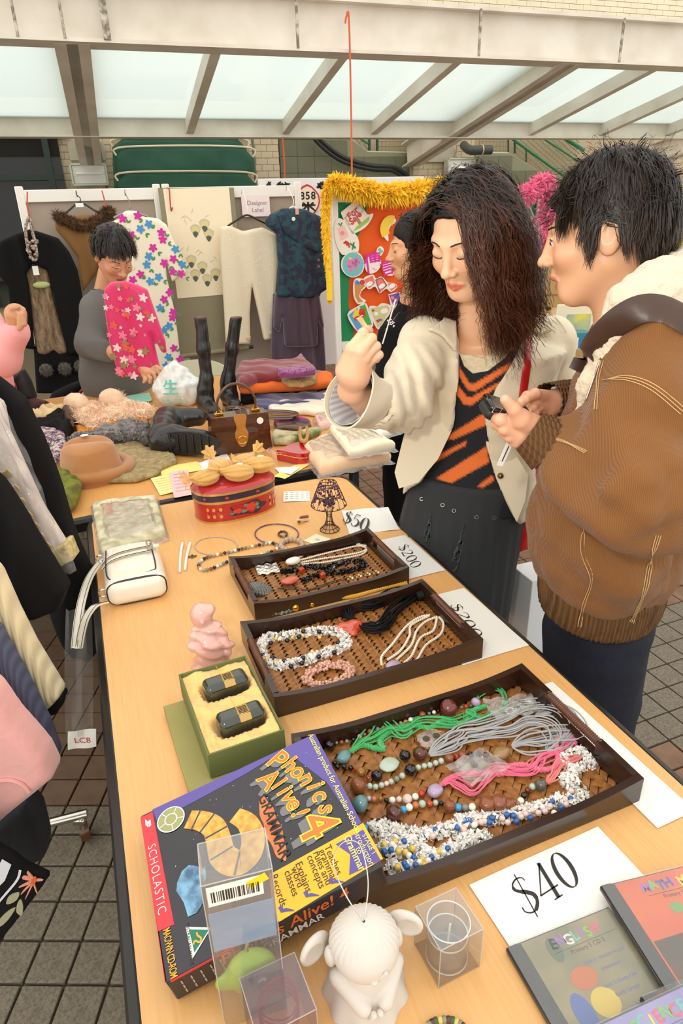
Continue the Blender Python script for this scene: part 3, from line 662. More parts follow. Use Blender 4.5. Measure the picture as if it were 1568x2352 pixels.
spark=mat('ivory_knit',(234,220,190),.8,bump=(220,.25),sheen=.3)
pts=[(485,378),(560,370),(650,410),(790,380),(880,430),(900,640),(880,900),(858,1190),(800,1195),(760,1000),(715,800),(702,1000),(705,1225),(527,1222),(510,900),(490,600)]
g.part('trousers',[z4(*q)for q in pts],.02,spark,vf(34,.006));lace=mat('lace_beige',(216,196,158),.9,bump=(70,1.2))
for a in([(526,1155),(706,1160),(705,1200),(527,1197)],[(790,1130),(862,1128),(860,1165),(796,1168)]):g.part('lace_hem',[z4(*q)for q in a],.021,lace,None,rnd=.006);g.fo=vf(34,.006);g.tt=.02
g.hanger(*z4(680,295),.13,.06,blk_pl,z4(660,100),white_pl)
mb=MB(g.M);R_=random.Random(2)
for _ in range(120):
 u,v=R_.uniform(500,880),R_.uniform(430,1150);x,y=g.p(*z4(u,v))
 if pdist(np.array([u]),np.array([v]),np.array(pts))[0]<-25:mb.ball((x,y,g.z(x,y,.001)),.0028,5,3)
mb.build('sequins',mat('sequin',(255,252,240),.1,.6),g.t,world=True,kind='stuff')
g=Garment('velvet_outfit','dark blue patterned wrap jacket hanging over a purple velvet skirt and top','clothes',4.52,c=z4(1040,700))
bluep=mat('blue_brocade',(34,40,62),.7,var=(26,(30,74,84),.12),bump=(60,.5));velv=mat('purple_velvet',(58,38,56),.55,sheen=.9,var=(9,(74,50,70),.3),stretch=(3,.5,1))
g.part('skirt',[z4(*q)for q in[(872,860),(1195,860),(1225,1000),(1240,1200),(1252,1425),(856,1400),(860,1100)]],.024,velv,vf(46,.011),off=-.01)
g.part('velvet_top',[z4(*q)for q in[(880,850),(1190,850),(1232,1090),(1215,1120),(1180,1040),(1182,1230),(1060,1242),(945,1235),(930,1020),(910,1145),(865,1100),(870,950)]],.022,velv,vf(52,.009),off=.02)
jp=[(805,330),(840,290),(930,245),(1080,250),(1200,305),(1225,400),(1250,600),(1280,800),(1200,855),(1195,880),(1050,890),(890,878),(900,700),(885,430),(810,370)]
g.part('jacket',[z4(*q)for q in jp],.028,bluep,vf(28,.008),off=.03)
g.part('lapel',[z4(*q)for q in[(880,300),(930,262),(975,330),(1060,440),(1180,510),(1185,570),(1060,520),(930,420)]],.012,bluep,None,off=.055,rnd=.008)
x,y=g.p(*z4(994,322));MB(g.M).lathe([(.0,0),(.012,0),(.012,.002),(0,.002)],12,(x,y,.075)).build('round_tag',MATS['paper_white'],g.t,world=True)
for yy in(615,660):x,y=g.p(*z4(1177,yy));MB(g.M).lathe([(.004,0),(.010,0),(.010,.004),(.004,.004)],10,(x,y,.062)).build('button',mat('dusty_pink_button',(150,92,108),.4),g.t,world=True)
g.hanger(*z4(1010,235),.05,.03,white_pl,z4(985,80),white_pl);mb=MB(g.M);x,y=g.p(*z4(1020,270));mb.box((x,y,.07),(.02,.035,.01));mb.build('pink_clip',mat('pale_pink',(238,170,160),.5),g.t,world=True)
M=wall_frame(4.69);c=onwall(*z4(745,230),4.69)
o=thing('paper_sign','pink-edged paper sign reading Designer Label above the trousers','sign',M@Matrix.Translation((*c,0)))
MB().box((0,0,0),(.188,.125,.0015)).build('paper',mat('pinkish_paper',(240,222,220),.8),o)
k=MB();put_text(k,'Designer',.01,.018,.0015,.038);put_text(k,'Label',.01,-.024,.0015,.038);k.build('lettering',mat('grey_print',(136,124,126),.8),o,smooth=0)
t=thing('poster_board','white board with black brush characters standing behind the panels','board',wall_frame(5.5)@Matrix.Translation((*onwall(780,430,5.5),0)))
s0,z_=onwall(592,411,5.5);s1=onwall(972,411,5.5)[0];c0=onwall(780,430,5.5)
M5=wall_frame(5.5);MB(M5).box(((s0+s1)/2,(z_+.3)/2,0),(s1-s0,z_-.3,.03),.004).build('board',mat('white_board',(226,224,222),.6),t,world=True)
[MB(M5).box((x_,z_/2,.0),(.04,z_,.035)).build('leg',wf_m,t,world=True)for x_ in(s0+.03,s1-.03)]
k=MB(M5);R_=random.Random(8)
for bx in(612,640,648,655,727,735,742):
 for j in range(3):s,z=onwall(bx+R_.uniform(-4,6),424+R_.uniform(-1,6),5.5);a=R_.uniform(0,3);pen(k,[(s-.03*math.cos(a),z-.025*math.sin(a)),(s,z),(s+.03*math.cos(a),z+.025*math.sin(a))],[.012,.022,.006],.017)
k.build('brush_strokes',mat('ink_black',(20,20,22),.6),t,smooth=0,world=True)
s,z=onwall(704,462,5.5);M=wall_frame(5.47)@Matrix.Translation((s,z,0));t=thing('emblem_sign','red-rimmed sign with the numbers 858 above a black brush character','sign',M)
pl=[(.085*math.cos(a)*(1+.06*math.sin(3*a+1)),.105*math.sin(a)*(1+.05*math.cos(4*a)))for a in np.linspace(0,6.283,17)[:-1]]
MB().prism([(a*1.12,b*1.08)for a,b in pl],0,.006).build('rim',mat('red_card',(186,40,34),.6),t,smooth=0);MB().prism([(a*.98,b*.95)for a,b in pl],.006,.008).build('face',mat('cream_card',(232,216,190),.6),t,smooth=0)
k=MB()
for x,c_ in((-.045,'8'),(.0,'5'),(.045,'8')):put_text(k,c_,x,.035,.0085,.075,0,.03)
for a,b,w in(((-.06,-.03),(.06,-.03),.016),((0,-.005),(0,-.09),.017),((-.01,-.035),(-.06,-.075),.014),((.01,-.035),(.06,-.075),.014),((-.045,-.012),(-.02,-.026),.014),((.045,-.012),(.02,-.026),.014)):pen(k,[a,((a[0]+b[0])/2,(a[1]+b[1])/2),b],[w,w*1.1,w*.7],.0085)
k.build('characters',MATS['ink_black'],t,smooth=0)
# ================================================================ felt boards with feather boas
green_f=mat('green_felt',(32,134,84),.9,bump=(200,.1));orange_f=mat('orange_felt',(232,92,28),.9,bump=(200,.1));DB=4.15
def feltboard(px0,px1,name,label,greenpoly,ztop):
 zb=onwall(779,803,DB)[1];t=panel(px0,px1,DB,zb,ztop,orange_f,label,name,.04,cat='board')
 MB(wall_frame(DB)).prism([onwall(*q,DB)for q in greenpoly],-.004,.0015).build('green_felt',green_f,t,smooth=0,world=True);return t
zt=onwall(765,440,DB)[1]
fb1=feltboard(759,1030,'notice_board','orange and green felt notice board with white frame under the yellow boa',[(768,440),(850,440),(838,500),(815,560),(802,620),(800,700),(815,780),(820,806),(783,806)],zt)
fb2=feltboard(1034,1246,'notice_board','orange and green felt notice board under the pink boa, behind the two shoppers',[(1205,440),(1236,440),(1228,745),(1180,745),(1212,700),(1205,640),(1224,560)],onwall(1150,428,DB)[1])
def boa(pts,d,m,name,label,n,rs,w=None):
 P=smooth([(*onwall(x,y,d),0)for x,y in pts],8);mb=MB(wall_frame(d));mb.tube(P,.02,6);R_=np.random.default_rng(rs)
 for _ in range(n):
  k=R_.integers(0,len(P)-1);p=P[k]+(P[k+1]-P[k])*R_.random();sc_=1 if w is None else float(np.interp(k/len(P),w[0],w[1]));a=unit(R_.normal(size=3)*[1,1,.8]+[0,-.35,.1]);L=R_.uniform(.035,.095)*sc_;side=unit(np.cross(a,R_.normal(size=3)));q=p+a*L*.5+side*R_.uniform(-.012,.012);e=p+a*L+np.array([0,-.018,0])+side*R_.uniform(-.02,.02);ww=R_.uniform(.003,.008)
  mb.add([p,q-side*ww,q+side*ww,e],[(0,1,3),(0,3,2)])
 return solo(mb.build(name,m,smooth=0),label,'boa')
boa([(757,690),(756,640),(751,580),(748,520),(748,470),(752,435),(768,416),(795,424),(835,432),(880,440),(930,438),(980,432),(1030,422)],4.05,mat('yellow_feathers',(255,212,52),.8),'feather_boa','yellow feather boa draped along the orange notice board',9000,3,([0,.15,.35,.45,.55,1],[.12,.35,.45,.6,1,1]))
boa([(1130,448),(1160,452),(1190,450),(1220,435),(1250,415),(1258,440),(1256,520),(1252,600)],4.02,mat('pink_feathers',(250,138,178),.8),'feather_boa','pink feather boa draped over the right-hand notice board',4200,5)
card=mat('sticker_card',(236,226,214),.6)
def sticker(name,label,outline,draws,parent=None,d=DB-.022,base=card):
 c=np.mean(np.array(outline),0);s,z=onwall(*c,d);t=thing(name,label,'cut-out',wall_frame(d)@Matrix.Translation((s,z,0)))
 W_=wall_frame(d);P=[onwall(*q,d)[:2]for q in(outline if len(outline)<6 else smooth(outline,3,True))]
 MB(W_).prism([tuple(p)for p in P],0,.003).build('card',base,t,smooth=0,world=True)
 for i,(nm,m,shp)in enumerate(draws):
  k=MB(W_);zz=.0036+.0003*i
  for q in shp:
   if q[0]=='poly':k.prism([onwall(*p,d)for p in q[1]],zz-.0004,zz)
   elif q[0]=='line':pen(k,[onwall(*p,d)for p in q[1]],q[2],zz)
   elif q[0]=='ell':
    (x,y),rx,ry,a=q[1:5];a=rad(a);k.prism([onwall(x+rx*math.cos(b)*math.cos(a)-ry*math.sin(b)*math.sin(a),y+rx*math.cos(b)*math.sin(a)+ry*math.sin(b)*math.cos(a),d)for b in np.linspace(0,6.283,17)[:-1]],zz-.0004,zz)
   elif q[0]=='text':s,z=onwall(*q[2],d);put_text(k,q[1],s,z,zz,q[3],q[4],q[5]if len(q)>5 else.01)
  k.build(nm,m,t,smooth=0,world=True)
 return t
C_=lambda n,c:mat('print_'+n,c,.6)
z5=lambda x,y:(700+x/3.92,380+y/3.92)
Z=lambda L:[z5(*q)for q in L]
sticker('for_sale_sticker','cut-out picture of a For Sale signpost in grass',Z([(325,435),(350,400),(470,310),(500,340),(560,440),(612,430),(600,480),(540,560),(430,618),(410,590),(380,540)]),[('signboard',C_('sand',(206,160,110)),[('poly',Z([(352,470),(490,345),(535,400),(400,545)]))]),('sign_face',C_('pale_blue',(206,226,226)),[('poly',Z([(366,472),(488,362),(520,402),(402,528)]))]),('lettering',C_('red',(214,52,40)),[('text','For',z5(430,430),.055,40,.03),('text','Sale',z5(452,472),.055,40,.03)]),('post',C_('wood',(176,128,90)),[('line',Z([(468,480),(500,530)]),.02)]),('grass',C_('grass',(150,196,70)),[('poly',Z([(430,595),(470,545),(580,455),(575,500),(500,560)]))])])
sticker('gift_sticker','oval cut-out picture of a gift bag and tied boxes',Z([(275,500),(310,475),(360,500),(400,560),(470,640),(487,720),(470,790),(400,800),(330,800),(280,700),(262,590)]),[('gift_bag',C_('pink',(240,192,178)),[('poly',Z([(290,570),(350,535),(395,640),(320,680)]))]),('heart',C_('rose',(236,140,150)),[('ell',z5(335,610),5,5,0)]),('ribbon',C_('red',(214,52,40)),[('line',Z([(345,700),(385,690),(400,740)]),.012),('line',Z([(360,680),(385,720)]),.016)]),('sprig',C_('green',(70,150,84)),[('line',Z([(300,520),(322,545),(330,515)]),.01),('line',Z([(400,700),(430,720),(455,745)]),.012),('line',Z([(440,690),(425,760)]),.01)])])
sticker('piggy_bank_sticker','round cut-out picture of a pink piggy bank on a blue disc',Z([(430,776),(500,800),(535,890),(510,970),(440,1008),(370,985),(326,920),(340,830)]),[('disc',C_('teal',(110,188,188)),[('ell',z5(431,892),24.5,28,0)]),('piggy_bank',C_('pig_pink',(214,124,180)),[('ell',z5(425,880),14,10,-8),('ell',z5(470,868),7,7,0),('poly',Z([(385,900),(400,960),(430,955),(425,910)])),('poly',Z([(440,900),(450,945),(475,945),(465,890)])),('poly',Z([(440,850),(462,815),(478,845)]))]),('coin',C_('yellow',(240,206,60)),[('ell',z5(405,838),4,2.5,10)]),('outline',C_('maroon',(120,60,100)),[('line',Z([(425,865),(432,888),(455,885)]),.005),('ell',z5(486,872),1.2,1.2,0)])])
sticker('character_sticker','pink-lettered cut-out of one Chinese character beside the piggy bank',Z([(545,850),(590,800),(650,798),(682,850),(680,900),(650,950),(590,975),(545,940)]),[('character',C_('magenta',(206,62,150)),[('text','傳',z5(612,885),.125,8,.02)])])
sticker('character_sticker','pink-lettered cut-out half hidden behind the smiling woman',Z([(700,900),(740,860),(800,880),(800,980),(740,990),(705,950)]),[('character',C_('magenta',(206,62,150)),[('text','言',z5(742,930),.1,12,.02)])])
sticker('letter_sticker','yellow letter C cut-out edged in white',Z([(760,475),(812,478),(815,515),(775,540),(748,600),(750,680),(715,650),(684,570),(700,500)]),[('letter',C_('yellow',(240,206,60)),[('line',[z5(*q)for q in smooth([(798,498),(765,492),(728,520),(712,575),(728,630)],4)],.055)])])
sticker('flower_sticker','tiny cut-out of a bunch of flowers on the orange felt',Z([(645,760),(675,726),(705,745),(705,780),(680,815),(650,800)]),[('flowers',C_('teal',(110,188,188)),[('ell',z5(672,760),4,4,0),('ell',z5(690,775),3,3,0)]),('stems',C_('grass',(150,196,70)),[('line',Z([(672,770),(678,800)]),.008)])])
sticker('candy_sticker','row of three red diamond cut-outs with white bows',Z([(525,1020),(610,982),(640,1020),(690,1000),(740,1050),(800,1060),(832,1090),(775,1140),(730,1110),(670,1150),(630,1090),(570,1115)]),[('diamonds',C_('coral',(232,120,108)),[('poly',Z([(535,1025),(608,990),(630,1060),(575,1108)])),('poly',Z([(635,1030),(690,1010),(735,1080),(672,1140)])),('poly',Z([(742,1060),(810,1060),(825,1090),(775,1132)]))]),*[('bow',C_('white',(244,238,232)),[('ell',z5(*q),8,5,-30)])for q in((580,1065),(690,1085),(782,1085))],('outline',C_('maroon',(120,60,100)),[('line',Z([(635,1030),(690,1010),(735,1080),(672,1140),(635,1030)]),.006)])])
sticker('cornucopia_sticker','cut-out picture of a horn of plenty full of fruit',Z([(440,1040),(470,1015),(540,1030),(550,1090),(510,1130),(498,1180),(550,1220),(480,1250),(440,1190),(432,1100)]),[('horn',C_('tan',(206,140,66)),[('poly',Z([(445,1060),(545,1080),(505,1120),(485,1180),(520,1225),(480,1235),(450,1180)]))]),('berries',C_('blue',(64,92,180)),[('ell',z5(465,1052),5,5,0),('ell',z5(485,1062),4,4,0)]),('apple',C_('red',(214,52,40)),[('ell',z5(515,1052),6,6,0)])])
sticker('mask_sticker','cut-out picture of a red feathered mask on blue and green cards',Z([(380,1345),(470,1270),(545,1238),(580,1320),(615,1440),(550,1480),(470,1495)]),[('blue_card',C_('sky',(90,160,214)),[('poly',Z([(392,1348),(470,1280),(530,1440),(470,1485)]))]),('green_card',C_('leaf',(70,170,70)),[('poly',Z([(490,1270),(540,1250),(600,1430),(548,1440)]))]),('feathers',C_('yellow',(240,206,60)),[('poly',Z([(425,1360),(450,1290),(510,1310),(520,1380),(470,1400)]))]),('mask',C_('red',(214,52,40)),[('ell',z5(470,1375),8,5,-20),('ell',z5(515,1350),8,5,-20),('poly',Z([(480,1340),(490,1290),(545,1290),(535,1340)]))]),('eyes',C_('white',(244,238,232)),[('ell',z5(468,1378),3,1.6,-20),('ell',z5(512,1352),3,1.6,-20)])])
sticker('picnic_sticker','cream cut-out picture of cakes and flowers behind the raised hand',Z([(575,1280),(620,1262),(650,1270),(690,1240),(750,1250),(780,1290),(700,1440),(655,1475),(610,1400)]),[('ground',C_('khaki',(208,200,140)),[('poly',Z([(585,1290),(640,1275),(740,1255),(765,1290),(695,1430),(655,1460)]))]),('cake',C_('white',(244,238,232)),[('ell',z5(712,1310),9,6,-15),('ell',z5(640,1335),5,4,0)]),('cherries',C_('red',(214,52,40)),[('ell',z5(612,1305),3,3,0),('ell',z5(655,1400),4,3,20)]),('plums',C_('purple',(140,90,170)),[('ell',z5(675,1390),5,3,0)])])
sticker('letter_sticker','purple letter cut-out edged in white above the curly hair',Z([(995,450),(1020,400),(1110,370),(1120,420),(1080,440),(1075,520),(1040,500),(1040,445)]),[('letter',C_('violet',(116,84,170)),[('poly',Z([(1005,445),(1025,410),(1110,380),(1112,412),(1070,432),(1068,505),(1048,495),(1050,440)]))])])
sticker('flower_card_sticker','violet cut-out with pink flowers left of the black jacket',Z([(750,1160),(850,1135),(870,1200),(800,1290),(770,1260)]),[('violet_card',C_('violet',(116,84,170)),[('poly',Z([(756,1168),(845,1145),(858,1200),(798,1275)]))]),('blossoms',C_('rose',(236,140,150)),[('ell',z5(785,1190),4,4,0),('ell',z5(815,1210),4,4,0),('ell',z5(800,1240),3,3,0)])])
z1_=lambda x,y:(740+x/2.8,380+y/2.8);Y_=lambda L:[z1_(*q)for q in L]
sticker('postcard_sticker','grey stamp-like cut-out high on the right-hand board',Y_([(1275,270),(1330,245),(1365,330),(1320,350)]),[('picture',C_('grey_green',(120,124,104)),[('poly',Y_([(1285,275),(1325,258),(1348,320),(1312,335)]))])])
sticker('bow_sticker','white cut-out crossed by a crimson ribbon bow',Y_([(1260,400),(1340,340),(1375,335),(1375,400),(1330,465),(1290,480)]),[('ribbon',C_('crimson',(196,36,60)),[('line',Y_([(1370,345),(1310,410),(1260,400)]),.022),('ell',z1_(1310,415),6,8,30)])])
sticker('teaset_sticker','cut-out with a yellow disc of cups beside the curly hair',Y_([(1310,500),(1360,440),(1415,450),(1425,510),(1350,590),(1280,610)]),[('disc',C_('amber',(226,180,80)),[('ell',z1_(1360,505),17,14,-20)]),('cups',C_('lilac',(190,170,200)),[('ell',z1_(1345,520),7,4,0),('ell',z1_(1375,510),6,4,20)])])
sticker('fruit_sticker','white cut-out of fruit and leaves half hidden by brown curls',Y_([(1300,660),(1345,625),(1360,680),(1330,740),(1295,760)]),[('leaves',C_('leaf',(70,170,70)),[('ell',z1_(1325,680),6,4,-50)]),('fruit',C_('amber',(226,180,80)),[('ell',z1_(1330,705),5,5,0)])])
# ================================================================ things on the near table
tp=lambda x,y,h=0:zp(x,y,TH+h)
paper=mat('paper_white',(240,238,230),.7);ink=mat('printed_black',(38,38,36),.5)
def plane3(o,x,y,h0=0,hx=None,hy=None):
 a,b,c=tp(*o,h0),tp(*x,h0 if hx is None else hx),tp(*y,h0 if hy is None else hy);X=unit(b-a);N=unit(np.cross(X,c-a));
 if N[2]<0:N=-N
 Y=np.cross(N,X);return axes(a,X,Y,N),float(np.linalg.norm(b-a)),float((c-a)@Y)
GL={'$':(.52,[(smooth([(.43,.80),(.40,.90),(.26,.95),(.11,.88),(.09,.74),(.20,.62),(.34,.52),(.46,.38),(.45,.2),(.32,.06),(.18,.06),(.06,.16),(.05,.28)],5),[.03]*8+[.04]*10+[.08]*8+[.11]*12+[.08]*8+[.035]*15),([(.27,1.08),(.27,-.1)],[.03,.03])]),'2':(.5,[(smooth([(.06,.72),(.10,.9),(.25,.98),(.41,.88),(.42,.7),(.28,.45),(.08,.08)],6),[.03]*8+[.04]*8+[.10]*9+[.045]*12),([(.04,.04),(.42,.04)],[.075,.075]),([(.42,.02),(.46,.22)],[.03,.03])]),'0':(.52,[([(.27+.21*math.cos(a),.5+.49*math.sin(a))for a in np.linspace(0,6.283,33)],[.015+.09*abs(math.cos(a))for a in np.linspace(0,6.283,33)])]),'4':(.56,[([(.40,.98),(.02,.27)],[.035,.03]),([(.0,.27),(.54,.27)],[.035,.035]),([(.39,1.0),(.39,.0)],[.095,.095]),([(.27,.01),(.51,.01)],[.03,.03])]),'5':(.5,[([(.40,.97),(.12,.97)],[.06,.06]),([(.12,.98),(.08,.55)],[.03,.03]),(smooth([(.08,.55),(.25,.62),(.42,.48),(.43,.25),(.30,.05),(.12,.04),(.03,.18)],5),[.03]*6+[.05]*5+[.10]*10+[.035]*10)])}
def numeral(mb,s,M2,gap=.06,z=.0009):
 x=0
 for ch in s:
  w,st=GL[ch]
  for pts,ws in st:
   P=np.array(pts)+[x,0];Q=P@np.array(M2[1:3])+np.array(M2[0]);sc=(np.linalg.norm(M2[1])+np.linalg.norm(M2[2]))/2;k=np.interp(np.linspace(0,1,len(Q)),np.linspace(0,1,len(ws)),ws)*sc;pen(mb,Q,k,z)
  x+=w+gap
def sign(label,o,x,y,w,h,txt,t0,t1,t2,m=paper):
 M,_,_=plane3(o,x,y,.0016);t=thing('price_sign',label,'sign',M)
 MB().sheet(lambda u,v:(u*w,v*h,.0004*math.sin(6*u+4*v)),8,6,.0004).build('sheet',m,t)
 if txt:
  p=[loc2(M,tp(*q,.0016))[:2]for q in(t0,t1,t2)];n=sum(GL[c][0]for c in txt)+.06*(len(txt)-1);k=MB();numeral(k,txt,(p[0],(p[1]-p[0])/n,p[2]-p[0]));k.build('price_lettering',ink,t,smooth=0)
 return t
sign('white paper sign reading $40 in large numerals, beside the disc cases',(1077,2033),(1373,1898),(1150,2160),.208,-.20,'$40',(1208,2112),(1338,2026),(1163,2028))
zz2=lambda x,y:(880+x/4.356,1160+y/4.356)
sleeve=mat('plastic_sleeve_paper',(236,236,232),.16)
sign('paper sign reading $200 beside the smallest tray, partly in a plastic sleeve',zz2(215,300),zz2(630,660),zz2(10,350),.205,-.12,'$200',zz2(140,420),zz2(290,640),zz2(235,385),sleeve)
sign('paper sign reading $200 half tucked under the middle tray',zz2(805,830),zz2(1375,1330),zz2(570,895),.235,-.15,'$200',zz2(655,1000),zz2(890,1325),zz2(765,985))
sign('blank strip of white paper showing beside the largest tray',(1268,1566),(1474,1752),(1251,1571),.305,-.07,None,0,0,0)
z8=lambda x,y:(180+x/2.0103,1020+y/2.0103)
M,a_,b_=plane3(z8(1250,415),z8(1482,395),z8(1175,310),.0016)
t=thing('price_sign','sign reading $50 in a glossy plastic sleeve at the far corner of the table','sign',M);MB().sheet(lambda u,v:(u*a_,v*b_,.0012*math.sin(9*u+3*v)),10,8,.0005).build('sheet',sleeve,t)
k=MB();p=[loc2(M,tp(*z8(*q),.0016))[:2]for q in((1215,362),(1330,408),(1240,310))];numeral(k,'$50',(p[0],(p[1]-p[0])/1.7,p[2]-p[0]),z=.003);k.build('price_lettering',ink,t,smooth=0)
dkwood=mat('dark_stained_wood',(52,26,14),.3,var=(7,(32,17,11),.5),stretch=(1,8,8),coat=.35,coatr=.2);rattan=mat('woven_rattan',(168,112,54),.38,var=(90,(118,68,26),.5));wrap_m=mat('rattan_wrap',(108,62,36),.4,var=(60,(80,44,26),.5))
HT=.046
def tray(label,o,x,w,d,cell,ang):
 a=tp(*o,HT);b=tp(*x,HT);X=unit((b-a)*[1,1,0]);Y=np.cross([0,0,1],X);O=a*[1,1,0]+np.array([0,0,TH]);M=axes(O,X,Y,(0,0,1))
 t=thing('jewellery_tray',label,'tray',M);th=.011;n=24
 hh=lambda u:HT-.013*(1-max(0,(abs(u-.5)*2-.45)/.55)**1.6)if abs(u-.5)*2>.45 else HT-.013
 for y0 in(0,-d+th):
  P=[(0,.001)]+[(w*i/n,hh(i/n))for i in range(n+1)]+[(w,.001)]
  A=axes(O+Y*(y0),X,(0,0,1),-Y);MB(A).prism(P[::-1],0,th).build('long_side',dkwood,t,world=True)
 for x0 in(0,w-th):
  A=axes(O+X*(x0+th)-Y*th,-Y,(0,0,1),-X);L=d-2*th;c=L/2;g=.058
  mb=MB(A);mb.prism([(0,.001),(L,.001),(L,HT),(c+g,HT),(c+g,.021),(c-g,.021),(c-g,HT),(0,HT)],0,th);mb.build('short_side',dkwood,t,world=True)
  P=[(c-g-.004+(2*g+.008)*i/66,HT-.0058,th/2)for i in range(67)];MB(A).tube(P,[.0074 if i%2 else.0061 for i in range(67)],8).build('wrapped_handle',wrap_m,t,world=True)
 MB().box((w/2,-d/2,.0025),(w-.012,d-.012,.004)).build('base',mat('tray_base',(46,26,12),.6),t)
 mb=MB();ca,sa=math.cos(rad(ang)),math.sin(rad(ang));N=int((w+d)/cell)
 for i in range(-N,N):
  for j in range(-N,N):
   k=(i-j)%4
   if k not in(0,3):continue
   hz=k==0;l,s=(2*cell,cell*.92)if hz else(cell*.92,2*cell)
   cx,cy=(i*cell+(cell if hz else cell/2)),(j*cell+(cell/2 if hz else cell));X_,Y_=w/2+cx*ca-cy*sa,-d/2+cx*sa+cy*ca
   if not(.012<X_<w-.012 and-d+.012<Y_<-.012):continue
   e=[(-l/2,-s/2),(l/2,-s/2),(l/2,s/2),(-l/2,s/2)];L_,S_=(0,1)if hz else(1,0)
   pts=[]
   for f in(-1,-.35,.35,1):
    zt_=.0048+(.0030 if abs(f)<.5 else-.0006)
    for g_ in(-1,1):u,v=(f*l/2,g_*s/2)if hz else(g_*s/2,f*s/2 if False else f*2*cell/2);pts.append((X_+u*ca-v*sa,Y_+u*sa+v*ca,zt_))
   F=[(0,2,3,1),(2,4,5,3),(4,6,7,5)]
   mb.add(pts,F if hz else[q[::-1]for q in F])
 mb.build('woven_mat',rattan,t,kind='stuff');return t,M
T1,M1=tray('smallest dark wooden rattan tray, farthest of the three, holding black chip and white bead necklaces',(524,1278),(835,1213),.362,.225,.0085,45)
T2,M2=tray('middle dark wooden rattan tray holding the red heart pendant and crystal chip necklaces',(550.5,1427),(963,1330),.406,.243,.0085,45)
T3,M3=tray('largest dark wooden rattan tray, nearest, full of corded bead necklaces',(668,1685),(1198,1523),.428,.282,.0115,45)
bm={}
def beadmat(n):
 c=dict(black=((16,15,16),.15),white=((232,228,216),.2),cream=((240,232,212),.3),jade=((176,190,172),.2),green=((128,136,112),.25),brown=((132,72,38),.3),dkbrown=((84,40,28),.25),red=((178,52,24),.25),dkred=((96,34,24),.2),grey=((126,122,118),.3),tiger=((150,96,30),.2),turq=((128,184,190),.3),cyan=((50,156,206),.25),rose=((226,196,184),.2),lilac=((180,180,200),.2),ameth=((176,152,180),.15),blue=((40,92,160),.15),yellow=((222,186,84),.15),orange=((190,108,60),.25),unak=((128,124,66),.3),purple=((100,66,104),.2),olive=((84,80,70),.2),quartz=((186,160,132),.08),coral=((200,96,70),.25),gold=((220,170,50),.25),pearl=((226,178,148),.15))[n]
 m=mat('bead_'+n,c[0],c[1],1 if n=='gold' else 0,coat=.4,**(dict(var=(260,(54,46,36),.12))if n in('turq',)else dict(var=(150,(168,108,82),.3))if n=='unak' else{}))
 return m
_sph={}
def bead(parent,M,px,py,d,n,h=.009,shape='round',name='bead',ang=0):
 key=(n,shape)
 if key not in _sph:
  mb=MB()
  if shape=='round':mb.ball((0,0,0),.5,12,8)
  elif shape=='disc':mb.ball((0,0,0),(.22,.5,.5),12,8)
  else:
   R_=np.random.default_rng(hash(n)%99 if False else len(_sph)+3);mb.ball((0,0,0),.5,14,10);v=mb.v[0];amp=.10 if shape=='carved' else.16;v*=(1+amp*noise(v,.30 if shape=='carved' else.62,len(_sph)))[:,None]
  _sph[key]=mb.mesh('bead',beadmat(n))
 o=put(_sph[key],name,parent);d=np.broadcast_to(np.array(d,float),(3,));p=tp(px,py,h+d[2]/2)
 o.location=MW[parent.name].inverted()@Vector(p);o.scale=d;o.rotation_euler=(0,0,rad(ang));return o
def necklace(label,M,group=None,name='necklace',cat='necklace'):return thing(name,label,cat,M,group)
def path3(pts,h=.012,n=6,closed=False):return np.array([tp(*q[:2],h if len(q)<3 else q[2])for q in smooth([q[:2]for q in pts],n,closed)])
def bundle(t,pts,n,spread,r,m,name='cord',h=.011,seed=1,lift=.006):
 P=path3(pts,h);K=len(P);T_=np.gradient(P,axis=0);T_/=np.linalg.norm(T_,axis=1)[:,None];S_=np.cross(T_,[0,0,1]);R_=np.random.default_rng(seed);u=np.linspace(0,1,K)[:,None]
 for i in range(n):
  a=R_.uniform(-1,1);env=np.minimum(1,6*u*(1-u)+.12);ph,fr=R_.uniform(0,6),R_.uniform(4,9)
  Q=P+S_*spread*env*(a+.25*np.sin(u*fr+ph))+np.array([0,0,1])*(lift*R_.random()*env+.001*np.sin(u*fr*2+ph));MB().tube(Q,r,6).build(name,m,t,world=True)
def braid(t,pts,r,m,name='braided_cord',h=.012,pitch=.0055):
 P=path3(pts,h,10);L=np.r_[0,np.cumsum(np.linalg.norm(np.diff(P,axis=0),axis=1))];n=max(int(L[-1]/pitch*4),8);s=np.linspace(0,L[-1],n);Q=np.stack([np.interp(s,L,P[:,i])for i in range(3)],1);T_=np.gradient(Q,axis=0);S_=np.cross(T_/np.linalg.norm(T_,axis=1)[:,None],[0,0,1])
 mb=MB()
 for ph in(0,math.pi):a=s/pitch*math.pi+ph;mb.tube(Q+S_*np.sin(a)[:,None]*r*.55+np.array([0,0,1])*np.cos(a)[:,None]*r*.5,r*.62,6)
 mb.build(name,m,t,world=True)
